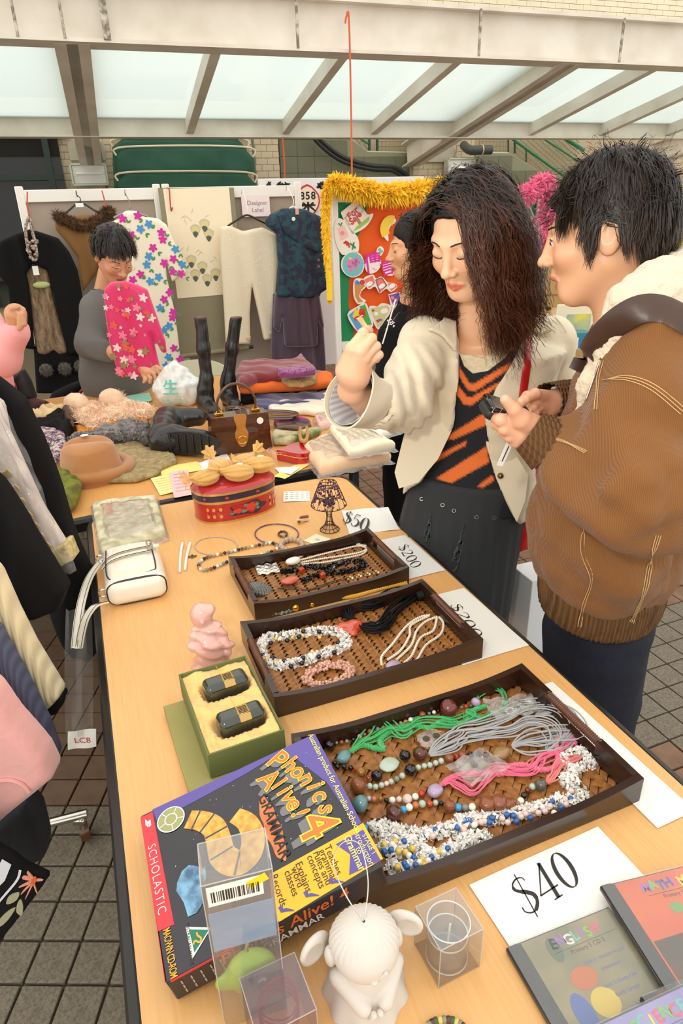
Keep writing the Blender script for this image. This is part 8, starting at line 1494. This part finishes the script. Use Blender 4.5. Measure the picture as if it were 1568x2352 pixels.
MB().sheet(lambda u,v:a+(b-a)*v*1.1+(u_*math.cos(u*6.283)+w_*math.sin(u*6.283)*.8)*(.050+.016*v+.003*math.sin(u*19+v*5)),36,6,.003).build('cuff',cj,wo.t,world=True);MB().sheet(lambda u,v:a+(b-a)*v*1.02+(u_*math.cos(u*6.283)+w_*math.sin(u*6.283)*.8)*(.044+.013*v),30,4,.001).build('cuff_lining',mat('cuff_lining',(214,214,216),.7,wave=(30,.1,'Z',(176,178,184))),wo.t,world=True)
def flap(name,poly,off,m,par=wo,sdf=wjk,h=.004,thick=.0035,y0=1.0):
 cen=planep(*np.mean(poly,0),wb-FW*.06,FW)
 P3=np.array([planep(*q,cen,FW)for q in poly]);lo,hi=P3.min(0)-.09,P3.max(0)+.09;sd2=lambda P:np.minimum(sdf(P)/.75,wtor(P,.004));f=lambda P:np.maximum(np.abs(sd2(P)-off)-thick,pxd(P,poly))*.7
 g=lambda P:np.maximum(f(P),(P-cen.astype(f32))@FW.astype(f32)-.10);o=blob(name,g,lo,hi,h,m,par.t,world=True);return o
flap('lapel',[(1046,690),(1050,820),(1049,895),(1020,880),(992,835),(970,790),(985,755),(1015,735)],.006,cj);flap('lapel',[(1165,790),(1185,800),(1192,815),(1228,850),(1226,870),(1170,905),(1128,930),(1135,890),(1160,845)],.007,cj)
flap('collar',[(1185,680),(1215,700),(1255,735),(1270,760),(1220,772),(1190,790),(1180,760)],.011,cj);flap('collar',[(1046,690),(1040,730),(1010,740),(985,752),(1000,715),(1025,695)],.010,cj)
pn=[(1112,960),(1116,1020),(1140,1100),(1186,1198),(1205,1150),(1212,1090),(1180,1040),(1165,990)];pm=[(1044,950),(1036,990),(1005,1055),(960,1108),(916,1122),(906,1085),(925,1010),(945,940)]
for p_ in(pn,pm):
 cen=planep(*p_[0],wb+np.array([-.07,-.12,0]),FW);k=MB();Q=[planep(*q,cen,FW)for q in p_];X=RT;k=MB(axes(cen,RT,UP,-FW));k.prism([(float((q-cen)@RT),float((q-cen)@UP))for q in Q],-.003,.003);k.build('front_panel',cj,wo.t,world=True)
for q in((1147,1040),(1149,1093)):MB().ball(planep(*q,wb+np.array([-.07,-.124,0]),FW),.0075,12,8).build('bronze_button',mat('bronze',(126,104,66),.2,.9),wo.t,world=True)
MB().ball(drape([(1258,706),(1259,707)],wjk,1.,.002,1)[-1],.007,10,8).build('bronze_button',MATS['bronze'],wo.t,world=True);stitch(wo,wjk,[(1235,700),(1262,722),(1290,770)],mat('seam_beige',(196,184,156),.8),'epaulette_seam',(-.012,.012),.001)
skm=mat('charcoal_cotton',(44,46,48),.85,bump=(160,.2));R9=lambda P:lof(P,[.42,zb_-.2,zb_+.045],[.075,.035,0],[0]*3,[.20,.175,.150],[.19,.145,.108],wR,wb,.01);skf=lambda P:(R9(P)+.006*np.abs(np.sin(np.arctan2(*((P-wb.astype(f32))@wR.astype(f32))[:,:2].T)*11))*np.clip((zb_+.05-P[:,2])*5,0,1))*.75
wo.cloth('skirt',skf,(wb[0]-.3,wb[1]-.3,.40),(wb[0]+.3,wb[1]+.3,zb_+.05),.010,skm)
for q in((967,1146),(1015,1160),(1041,1173),(1093,1188),(1134,1189)):c=drape([q,(q[0]+1,q[1])],skf,1.,.001,1)[-1];MB(axes(c,RT,UP,-FW)).tube([(.0042*math.cos(a_),.0042*math.sin(a_),0)for a_ in np.linspace(0,6.283,15)[:-1]],.0011,6,closed=True).build('eyelet',silver,wo.t,world=True)
ln=mat('grey_lace',(74,80,78),.85,bump=(90,3))
for p_ in([(990,1165),(980,1200),(962,1260),(985,1262),(992,1210)],[(1068,1180),(1050,1230),(1030,1310),(1052,1322),(1066,1250)]):flap('lace_insert',p_,.002,ln,wo,skf,.005,.0015)
ins_=lambda z:np.interp(z,[-.3,0,.1],[1.35,1.08,1]);ph=lambda u:~((u[:,1]>.42)&(u[:,2]<.52)&(u[:,0]>-.72))&~((u[:,1]>.62)&(u[:,2]<.60));lw=lambda u,R_:(.265+.065*(u[:,0]<0)+.03*(u[:,0]>0))*R_.uniform(.75,1.1,len(u))
wo.cloth('hair_base',lambda P:(lambda Q:np.maximum(ell(Q,(0,-.022,.036),(.081,.098,.092)),np.maximum(np.minimum(Q[:,1]*.9-Q[:,2]+.01-.02*0,Q[:,1]-.050),-(Q[:,2]+.10)))+.002*noise(Q,.02,3))(wo.toh(P)),hd-.16,hd+.16,.005,hair_b)
def wcomb(u):c=np.zeros_like(u);f=np.clip(u[:,1]+.5,0,1.2);c[:,0]=np.where(u[:,0]>.12,1.1,-1.0)*f;c[:,1]=-.5*f;return c
cw=wo.Rh.T@unit(CAM-wo.Hc);cw=unit([cw[0],cw[1],0]);sw_=np.array([cw[1],-cw[0],0])
def wface(p,s0=-.006):s_,t_=p@sw_,p@cw;m=(t_>-.01)&(s_>s0)&(s_<.088)&(p[:,2]<.090-9*(s_-.035)**2);p=p.copy();f_=np.clip((.090-9*(s_[m]-.035)**2-p[m,2])/.025,0,1);p[m]+=((s0-.002-s_[m])*f_)[:,None]*sw_;return p
wo.hair('hair',hair_c,560,22,26,15,.0010,.009,pred=ph,length=lw,grav=.30,wave=(.50,5),out=.0,lift=1.01,tipd=1.0,comb=wcomb,extra=wface,ramp=((22,16,14),(96,54,34)));wo.hair('hair_crown',hair_b,420,20,12,18,.0010,.007,pred=lambda u:(u[:,2]>.45)&(u[:,1]<.75),length=.12,grav=.3,wave=(.18,2),out=.0,lift=1.02,comb=wcomb,extra=wface)
wo.hair('hair_fringe',hair_b,30,22,18,23,.0010,.006,pred=lambda u:(u[:,1]>.35)&(u[:,2]>.55)&(u[:,0]<-.05)&(u[:,0]>-.65),length=lambda u,R_:R_.uniform(.17,.25,len(u)),grav=.30,wave=(.36,3.6),out=.08,comb=(-.9,.4,0),lift=1.02,tipd=.9,extra=lambda p:wface(p,.012),ramp=((22,16,14),(84,48,32)))
wo.hair('hair_top_curls',hair_b,26,12,14,29,.0009,.004,pred=lambda u:u[:,2]>.93,length=.055,grav=-.02,wave=(.45,1.2),out=.8,comb=(0,-.3,.6),lift=1.06)
MB().ball(wo.hw((0,-.01,.135)),(.009,.006,.004),8,6).build('hair_clip',silver,wo.t,world=True)
a,b=yp(828,735,1.225),yp(851,768,1.232);c=(a+b)/2;X=unit(b-a);t=thing('held_clip','small cream striped clip pinched in the raised hand','clip',frame(c));MB(axes(c,X,unit(np.cross(FW,X)),-FW)).box((0,.0,0),(.046,.009,.004),.001).build('blade',mat('cream_clip',(236,220,176),.4,wave=(30,.2,'Y',(200,176,120))),t,world=True);MB(axes(c,X,unit(np.cross(FW,X)),-FW)).prism([(-.006,.0045),(.010,.0045),(.016,.010),(-.002,.008)],-.001,.001).build('wing',gold,t,world=True)
red_l=mat('red_leather',(184,20,24),.35,coat=.3);t=thing('red_handbag',"red leather shoulder bag hanging behind the young woman's hip",'handbag',frame(yp(1190,1200,1.66)))
blob('bag',lambda P:(rbox(P,yp(1196,1168,1.56),(.040,.05,.115),.03,rotm(20))+.003*noise(P,.05,2))*.9,yp(1196,1168,1.56)-.15,yp(1196,1168,1.56)+.15,.007,red_l,t,world=True);MB().tube(drape([(1214,770),(1212,820),(1204,880),(1196,940)],wjk,1.,.004,3),.009,8,flat=.25,up=unit((.1,-1,.2))).build('strap',red_l,t,world=True)
B0=yp(1205,1560,1.62);B0[2]=0;t=thing('paper_bag','white paper bag with a teal rope handle standing on the floor behind the young man','bag',frame(B0,20));hz_=max(.25,yp(1205,1310,1.62)[2])
k=MB();k.box((.03,0,hz_/2),(.16,.10,hz_),.002);k.build('paper',mat('white_gloss_paper',(216,218,220),.3),t);MB(frame(B0,20)).tube(smooth([(.0,-.052,hz_-.03),(.02,-.055,hz_+.10),(.05,-.05,hz_+.15),(.07,-.052,hz_-.03)],5),.004,6).build('rope_handle',mat('teal_rope',(90,172,166),.6),t,world=True)
def short_hair(P,rs,m=hair_d,low=-.02,L=.06,n=260,per=12):P.cloth('hair_base',lambda X:(lambda Q:np.maximum(ell(Q,(0,-.022,.036),(.082,.1,.094)),np.maximum(np.minimum(Q[:,1]*1.2-Q[:,2]-.005,Q[:,1]-.04),low-.03-Q[:,2]+Q[:,1]*.4))+.003*noise(Q,.02,3))(P.toh(X)),P.Hc-.17,P.Hc+.17,.008,m);P.hair('hair',m,n,per,8,rs,.0018,.008,pred=lambda u:(u[:,2]>low*6)&~((u[:,1]>.5)&(u[:,2]<.45)),length=L,grav=.35,wave=(.05,1),out=.3,lift=1.02)
bw_=Person('person','short-haired woman in a grey jumper and glasses looking down at a pink dress',(yp(260,800,3.2)[0],3.2),basis((.62,-.78),-34));bw_.head(286,637,3.08,(0,.1135,-.030),1.0)
gn=yp(240,690,3.22);sw=mat('grey_jumper',(104,104,100),.9,bump=(120,.3));H0=bw_.Hc
bw_.add(lambda P:smin(headf(bw_.toh(P)),cap(P,bw_.hw((0,-.03,-.06)),gn,.045,.055),.02)*.9,H0-.24,H0+.18,.0062,lambda v:facecol(bw_.toh(v),(206,150,112),(160,80,70)))
hA=[J(322,842,3.0,.026),J(338,852,2.97,.024)];bw_.add(lambda P:smin(chain(P,[J(262,808,3.0,.034),*hA],.02),fingers(P,[[J(338,850,2.97,.012),J(354,858,2.95,.009),J(358,872,2.95,.008)],[J(336,856,2.97,.012),J(346,868,2.95,.009),J(344,878,2.95,.008)],[J(340,848,2.97,.012),J(362,850,2.95,.009),J(368,862,2.95,.008)],[J(330,860,2.97,.012),J(334,872,2.95,.009),J(330,878,2.95,.007)],[J(345,846,2.97,.011),J(360,842,2.95,.008),J(370,848,2.95,.007)]]),.01)*.9,yp(255,890,2.9)-.06,yp(375,800,3.05)+.08,.005,(214,160,120))
tb=[(*yp(262,740,3.22),.15),(*yp(265,860,3.25),.16),(*(yp(265,860,3.25)*[1,1,0]+[0,0,.55]),.15)];bw_.add(lambda P:chain(P,[t_[:3]+(t_[3]-.03,)for t_ in tb],.05),np.array(tb[2][:3])-.2,np.array(tb[0][:3])+.2,.03,(206,150,112));bw_.finish(skin_w);bw_.eyes(True)
bw_.cloth('jumper',lambda P:(smax(smin(smin(chain(P,tb,.05),chain(P,[(*yp(225,705,3.16),.07),(*gn,.07)],.03),.04),chain(P,[J(218,715,3.13,.066),J(208,790,3.06,.058),J(250,812,3.0,.046)],.04),.02),-(cap(P,bw_.hw((0,-.03,-.06)),gn+[0,0,.02],.045,.052)),.01)+.006*noise(P,.08,2))*.85,np.array(tb[2][:3])-.25,np.array(tb[0][:3])+.28,.012,sw);short_hair(bw_,3,low=.0)
for a in np.array([-1,1]):MB().tube([bw_.hw((a*.031+.020*math.cos(b),.098,.0+.013*math.sin(b)))for b in np.linspace(0,6.283,15)[:-1]],.0008,5,closed=True).build('glasses',silver,bw_.t,world=True)
MB(frame((*yp(262,800,3.25)[:2],0))).box((.0,0,.02),(.3,.25,.04),.01).build('shoe',MATS['dark_shoe']if 'dark_shoe' in MATS else blk_pl,bw_.t,world=True)
def fgarm(name,label,cat,px,y,th_,m,c,**k):
 o=yp(*c,y);M=axes(o,(1,0,0),(0,0,1),(0,-1,0));t=thing(name,label,cat,M);f=lambda q:(lambda p:(p[0]-o[0],p[2]-o[2]))(yp(*q,y));soft('cloth',[f(q)for q in px],th_,k.get('h',.011),m,t,M,folds=k.get('folds'),rnd=k.get('rnd'));return t,M,f
pd_=[(750,830),(790,780),(900,765),(1000,800),(1060,830),(1120,1000),(1190,1200),(1200,1290),(1165,1285),(1095,1150),(1130,1300),(1165,1440),(1000,1465),(860,1450),(830,1350),(790,1200),(760,1000)]
t,M,f=fgarm('pink_dress','bright pink silk dress embroidered with flowers, held up by the woman in grey','dress',[z3(*q)for q in pd_],2.98,.02,mat('pink_silk',(214,24,96),.4,sheen=.4),z3(960,1100),folds=lambda x,y:.006*np.sin(x*40+y*6))
R_=random.Random(5);k=MB(M);A=np.array(pd_,float);n=0
while n<70:
 q=(R_.uniform(760,1190),R_.uniform(790,1450))
 if pdist(np.array([q[0]]),np.array([q[1]]),A)[0]>-14:continue
 x,y=f(z3(*q));r=R_.choice([.006,.010,.016]);k.mi=R_.randrange(4);z_=.021+.006*math.sin(x*40+y*6)+.003;pts=[(x+r*(1+.35*math.cos(5*a))*math.cos(a),y+r*(1+.35*math.cos(5*a))*math.sin(a),z_)for a in np.linspace(0,6.283,21)[:-1]];k.add(pts,[tuple(range(20))]);n+=1
k.build('embroidery',[mat('emb_white',(236,206,200),.6),mat('emb_coral',(226,84,70),.6),mat('emb_rose',(232,120,150),.6),mat('emb_olive',(150,120,80),.6)],t,smooth=0,world=True,kind='stuff')
bk_=Person('person','smiling dark-haired woman in a black zipped jacket seen in profile behind the raised hand',(yp(930,800,2.8)[0],2.8),basis((-.93,-.1),-4));bk_.head(884,596,2.72,(0,.1135,-.030),1.02);H0=bk_.Hc;gn=yp(945,705,2.8)
bk_.add(lambda P:smin(headf(bk_.toh(P)),cap(P,bk_.hw((0,-.03,-.06)),gn,.048,.056),.02)*.9,H0-.24,H0+.2,.0062,lambda v:facecol(bk_.toh(v),(220,164,122),(180,90,80)))
tb=[(*yp(950,790,2.82),.15),(*yp(955,960,2.84),.16),(*(yp(955,960,2.84)*[1,1,0]+[0,0,.1]),.14)];bk_.add(lambda P:chain(P,[q[:3]+(q[3]-.03,)for q in tb],.05),np.array(tb[2][:3])-.2,np.array(tb[0][:3])+.2,.03,(220,164,122));bk_.finish(skin_w);bk_.eyes(True)
bk_.cloth('jacket',lambda P:smin(smin(chain(P,tb,.05),chain(P,[(*gn,.062),tb[0]],.04),.04),chain(P,[J(900,770,2.72,.06),J(885,900,2.66,.055),J(850,960,2.55,.045)],.04),.03)*.85+.004*noise(P,.07,3),np.array(tb[2][:3])-.32,np.array(tb[0][:3])+.3,.014,black_cloth)
MB().tube(smooth([yp(908,688,2.66),yp(893,740,2.62),yp(878,790,2.60)],4),.003,6).build('zip',silver,bk_.t,world=True)
k=MB(axes(yp(898,742,2.60),(1,0,0),(0,0,1),(0,-1,0)));k.prism([(.03,.04),(.004,.006),(-.03,-.03),(-.006,-.004)],0,.003);[k.ball((R_.uniform(-.014,.014),R_.uniform(-.016,.016),.003),.0035,6,4)for _ in range(16)];k.build('star_brooch',mat('brooch_silver',(226,222,230),.15,.8),bk_.t,world=True)
bk_.cloth('hair_base',lambda X:(lambda Q:np.maximum(smin(ell(Q,(0,-.024,.036),(.084,.102,.096)),ell(Q,(0,-.062,-.07),(.07,.05,.11)),.04),np.maximum(np.minimum(Q[:,1]*1.1-Q[:,2]-.03,Q[:,1]-.045),Q[:,1]*1-.03*(Q[:,2]<-.02)-9*(Q[:,2]>=-.02)))+.003*noise(Q,.02,3))(bk_.toh(X)),H0-.24,H0+.2,.009,hair_b);bk_.hair('hair',hair_b,260,12,12,6,.0018,.009,pred=lambda u:(u[:,1]<.45)|(u[:,2]>.6),length=.19,grav=.35,wave=(.1,1.6),out=.25,comb=(0,-.5,0))
pk_=Person('person','person in a pink jumper at the left edge, only an arm and fist showing',(yp(-60,820,2.7)[0],2.7),basis((.9,.1)))
pa=[J(-70,690,2.7,.07),J(0,820,2.62,.075),J(44,760,2.58,.045)];pk_.add(lambda P:smin(chain(P,[J(40,752,2.58,.034),J(36,722,2.57,.040)],.02),fingers(P,[[J(36+i*5,712,2.55,.013),J(48+i*2,722+i*7,2.53,.010),J(44,734+i*7,2.53,.009)]for i in range(4)]+[[J(22,725,2.57,.014),J(28,708,2.54,.011),J(40,705,2.53,.010)]]),.008)*.9,yp(5,790,2.5)-.05,yp(70,680,2.62)+.08,.005,(206,150,110))
tb=[(*yp(-90,760,2.78),.17),(*(yp(-90,900,2.78)*[1,1,0]+[0,0,.1]),.15)];pk_.add(lambda P:chain(P,[q[:3]+(q[3]-.03,)for q in tb],.03),np.array(tb[1][:3])-.2,np.array(tb[0][:3])+.2,.03,(206,150,110));hb_=np.array(tb[0][:3]);pk_.sc=1.;pk_.Hc=(hb_+[.02,0,.40]).astype(f32);pk_.add(lambda P:smin(headf(pk_.toh(P)),cap(P,pk_.Hc+A3(0,0,-.06),hb_+[0,0,.14],.05,.06),.02)*.9,hb_+[-.2,-.2,.08],hb_+[.24,.2,.56],.008,lambda v:facecol(pk_.toh(v),(206,150,110),(170,90,80)));pk_.finish(skin_w);pk_.eyes(True);short_hair(pk_,8,low=.0)
pks=mat('pink_jumper',(244,168,168),.8,bump=(90,.3));pk_.cloth('jumper',lambda P:(smin(chain(P,pa,.04),smax(chain(P,[q for q in tb],.03),.6-P[:,2],.02),.03)+.006*noise(P,.08,2))*.85,np.array(tb[1][:3])+[-.25,-.3,.45],np.array(tb[0][:3])+.35,.014,pks);pk_.cloth('trousers',lambda P:chain(P,[(*(np.array(tb[0][:3])*[1,1,0]+[0,0,.66]),.165),tb[1]],.03),np.array(tb[1][:3])-[.25,.25,.12],np.array(tb[1][:3])+[.25,.25,.75],.02,black_cloth)
t,M,f=fgarm('black_rucksack','black rucksack with a red piped pocket at the left edge of the far table','bag',[c6(*q)for q in[(-160,90),(60,75),(140,100),(185,60),(240,150),(290,290),(220,340),(0,350),(-160,340)]],2.95,.05,mat('black_nylon',(24,22,24),.6,bump=(60,.4)),c6(0,220),rnd=.045)
MB(M).tube(smooth([(*f(c6(*q)),.055)for q in[(-80,110),(40,105),(120,120),(160,160),(172,205)]],5),.005,6).build('red_piping',mat('red_piping',(176,50,44),.5),t,world=True)
e_=zp(200,1868,.09);rk=thing('clothes_rack','chrome foot and castor of a clothes rail under the hanging coats','rack',frame((e_[0]-.35,e_[1]-.1,0)))
b_=yp(100,1884,e_[1]-.03);dv=unit(np.array([b_[0],b_[1],.09])-e_);MB().tube([e_,e_+dv*.62],.0125,12).build('foot',silver,rk,world=True);q0=e_+dv*.55;MB().tube([q0,q0+[0,0,1.5],q0+[0,-.15,1.52],q0+[0,-1.3,1.52]],.012,10).build('rail',silver,rk,world=True)
w0=e_+np.array([-.02,-.0,-.045]);MB().lathe([(.006,-.012),(.032,-.012),(.035,0),(.032,.012),(.006,.012)],20,(0,0,0)).build('wheel',mat('brown_castor',(84,50,24),.3,coat=.4),rk).matrix_local=MW[rk.name].inverted()@Matrix.Translation((w0[0],w0[1],.036))@Euler((0,1.57,.5)).to_matrix().to_4x4();MB().box(w0+[0,0,.03],(.03,.04,.02),.003).build('fork',silver,rk,world=True)
def hang(name,label,px,y,th_,m,folds=None,**k):
 px=[(x-170,y_-170)if x<0 else(x,y_)for x,y_ in px];return fgarm(name,label,k.get('cat','clothes'),px,y,th_,m,(40,np.mean([q[1]for q in px])),folds=folds,h=k.get('h',.009),rnd=k.get('rnd'))
hf=lambda x,y:.010*np.sin(x*60-y*14)
hang('black_dress','black garment hanging farthest back at the left rail',[(-40,880),(60,920),(95,1000),(140,1120),(175,1230),(215,1330),(228,1400),(235,1480),(205,1520),(170,1500),(120,1420),(60,1250),(0,1100),(-40,1050)],1.42,.03,black_cloth,hf)
sl_=mat('lilac_brocade',(222,210,194),.35,sheen=.3,var=(14,(190,174,178),.4),bump=(30,1));t,M,f=hang('wrapped_dress','pale lilac sleeve with gold motifs inside clear plastic',[(-40,930),(10,925),(22,990),(45,1040),(100,1160),(150,1240),(177,1277),(125,1303),(80,1220),(20,1110),(-40,1010)],1.30,.02,sl_,None)
o=soft('gold_cuff',[f(q)for q in[(100,1265),(160,1235),(177,1277),(125,1303)]],.023,.006,mat('gold_brocade',(190,172,112),.35,.3,bump=(70,2),var=(60,(226,210,150),.2)),t,M,rnd=.006);k=MB(M)
for q in((28,1080),(45,1115),(60,1145),(75,1175),(90,1200),(105,1225),(118,1245)):x,y=f(q);k.lathe([(.001,0),(.011,0),(.009,.002),(.001,.002)],9,(x,y,.021),fn=lambda a,j:1+.3*math.sin(5*a))
k.build('gold_motifs',mat('gold_thread',(196,172,100),.3,.5),t,world=True,kind='stuff');P_=[(*f(q),.04)for q in[(-190,560),(24,900),(190,1290),(120,1320)]];P_=[np.array(q)for q in P_]
MB(M).sheet(lambda u,v:(P_[0]*(1-u)+P_[1]*u)*(1-v)+(P_[3]*(1-u)+P_[2]*u)*v+np.array([0,0,.006*math.sin(14*u+9*v)+.004*math.sin(31*v-11*u)]),24,24).build('plastic_cover',fold_,t,world=True)
hang('black_coat','long black coat in front of the plastic-wrapped dress',[(-40,1080),(0,1105),(60,1190),(125,1305),(155,1350),(135,1400),(90,1410),(40,1390),(0,1330),(-40,1250)],1.17,.035,black_cloth,hf)
t,M,f=hang('cream_knit','cream ribbed knit sleeve with black lace trim',[(-40,1290),(0,1310),(40,1400),(80,1480),(146,1588),(125,1612),(95,1630),(50,1560),(0,1450),(-40,1400)],1.05,.03,mat('cream_ribbed',(236,218,176),.85,wave=(32,1.2,'X',(216,196,150),.2),sheen=.4));soft('lace_trim',[f(q)for q in[(150,1580),(152,1600),(138,1625),(95,1645),(90,1626),(122,1608)]],.02,.006,black_cloth,t,M,rnd=.006,edge=.003)
hang('blue_knit','blue-grey ribbed knit sleeve between the cream and pink ones',[(-40,1420),(0,1450),(60,1560),(110,1660),(136,1730),(130,1752),(90,1740),(40,1680),(0,1620),(-40,1560)],.98,.03,mat('blue_ribbed',(92,94,118),.85,wave=(60,.6,'X',(76,78,100),.2)))
t,M,f=hang('pink_coat','pale pink felted wool coat nearest the camera on the rail',[(-60,1540),(0,1582),(40,1640),(85,1690),(110,1720),(132,1765),(90,1800),(40,1840),(0,1875),(-60,1900)],.86,.035,mat('pink_wool',(232,166,158),.95,sheen=.5,bump=(60,.8)));MB(M).tube(smooth([(*f(q),.038)for q in[(0,1760),(40,1752),(72,1762),(88,1780)]],5),.003,5).build('pocket_seam',MATS['pink_wool'],t,world=True)
hang('lace_dress','black lace-trimmed charcoal dress below the pink coat',[(-60,1880),(0,1870),(70,1820),(95,1850),(112,1920),(108,1955),(60,1978),(0,1960),(-60,1940)],.93,.03,mat('charcoal_lace',(34,34,38),.8,bump=(40,2)))
t,M,f=hang('embroidered_dress','black dress embroidered with a coral flower at the bottom left',[(-60,1930),(0,1945),(30,1960),(60,1985),(115,2010),(60,2085),(0,2160),(-60,2220)],.76,.012,black_cloth,None,rnd=.009)
za=lambda x,y:(x/3.127,1600+y/3.127);k=MB(M)
def leaf(pts,mi,z=.0135):k.mi=mi;k.prism([f(za(*q))for q in smooth(pts,3,True)],z-.002,z)
for p_ in([(250,1270),(190,1260),(188,1240),(230,1245)],[(255,1265),(218,1220),(225,1208),(262,1250)],[(255,1285),(165,1320),(170,1308),(245,1270)],[(255,1290),(175,1370),(190,1340),(245,1285)],[(262,1295),(205,1405),(215,1370),(250,1295)],[(270,1290),(290,1365),(280,1350),(262,1300)],[(275,1275),(330,1270),(315,1262),(280,1262)]):leaf(p_,0)
for p_ in([(70,1435),(90,1380),(160,1355),(150,1400),(110,1430)],[(140,1480),(150,1430),(172,1405),(188,1450),(180,1518),(150,1505)],[(5,1600),(20,1550),(80,1490),(135,1465),(90,1540),(40,1590)]):leaf(p_,1)
leaf([(245,1290),(262,1245),(285,1250),(275,1290)],2,.0145);k.mi=3;pen(k,[f(za(*q))for q in smooth([(172,1188),(150,1260),(60,1370),(0,1440)],4)],.004,.0145);k.prism([f(za(*q))for q in[(40,1120),(105,1160),(60,1270),(0,1330),(-60,1300)]],.012,.0135)
k.build('embroidery',[mat('emb_peach',(228,150,122),.5),mat('emb_leaf',(170,164,130),.5),mat('emb_orange',(214,100,56),.5),mat('emb_ribbon',(222,220,224),.5)],t,smooth=0,world=True)
o=yp(190,1700,1.32);M=axes(o,(1,0,0),(0,0,1),(0,-1,0));t=thing('paper_tag','small crumpled paper tag marked LC8 hanging under the rail','tag',M);f=lambda q:(lambda p:(p[0]-o[0],p[2]-o[2]))(yp(*q,1.32));MB(M).sheet(lambda u,v:(*f((156+65*u,1680-7*u+42*v)),.002*math.sin(7*u+3*v)),8,6,.0004).build('paper',paper,t,world=True);k=MB(M);put_text(k,'LC8',0,0,.0022,.026);k.build('red_lettering',mat('print_red_pen',(190,60,50),.6),t,smooth=0,world=True);MB(M).sheet(lambda u,v:(*f((150+60*u,1400+290*v)),-.004+.01*math.sin(9*u+3*v)),6,10).build('plastic_strip',fold_,t,world=True)
def slab(name,label,cat,px0,px1,y,dep,m,parent=None):
 a,b=yp(*px0,y),yp(*px1,y);c=(a+b)/2;t=thing(name,label,cat,frame((c[0],y+dep/2,min(a[2],b[2]))));MB().box((c[0],y+dep/2,c[2]),(abs(b[0]-a[0]),dep,abs(a[2]-b[2])),.003).build('panel',m,t,world=True);return t,c
card_b=mat('cardboard',(176,142,92),.8);crm=mat('cream_board',(236,224,192),.7)
tb_z=yp(1320,890,3.1)[2];MT=frame((yp(1400,890,3.35)[0],3.4,tb_z));t=thing('side_table','table behind the young man carrying boxes and pictures','table',MT);MB().box((0,0,-.015),(1.5,.8,.03),.004).build('tabletop',beech2,t);[MB().box((sx*.7,sy*.35,-tb_z/2-.015),(.03,.03,tb_z-.03)).build('leg',blk_metal,t)for sx in(-1,1)for sy in(-1,1)]
t,c=slab('cardboard_box','open brown cardboard box behind the profile of the young man','box',(1234,600),(1305,705),3.5,.25,card_b);MB().box(c+[0,-.002,-.05],(.15,.003,.006)).build('fold_line',mat('cardboard_dark',(140,108,66),.8),t,world=True)
t,c=slab('backing_board','large cream board with black brush strokes behind the young man','board',(1215,640),(1420,884),3.66,.02,crm);k=MB(axes(yp(1398,694,3.655),(1,0,0),(0,0,1),(0,-1,0)))
for a in([(-.06,.05),(-.02,-.03),(.02,.05),(.03,-.02)],[(-.03,.02),(.03,-.08)],[(-.16,.05),(-.15,-.04)]):pen(k,smooth(a,4),.012,.001)
k.build('brush_strokes',MATS['ink_black'],t,smooth=0,world=True)
t,c=slab('framed_picture','cream mounted picture with a yellow and blue scene','picture',(1280,700),(1390,800),3.2,.01,crm);MB().box(c+[-.02,-.006,-.005],(.11,.003,.13)).build('picture',mat('yellow_scene',(226,210,70),.5,var=(9,(90,160,190),.3)),t,world=True)
t,c=slab('picture_box','small green and blue printed box in front of the yellow picture','box',(1303,765),(1352,803),3.05,.08,mat('green_print',(40,130,110),.4,var=(16,(50,110,180),.3)));MB().box(c+[-.03,-.041,0],(.03,.002,.05)).build('white_patch',paper,t,world=True)
slab('carton','open cardboard carton below the small printed box','box',(1295,803),(1368,842),3.02,.2,card_b);slab('blue_crate','blue plastic crate under the cardboard cartons','crate',(1295,843),(1362,892),2.95,.25,mat('blue_plastic',(44,104,150),.35,var=(8,(26,50,70),.3)))
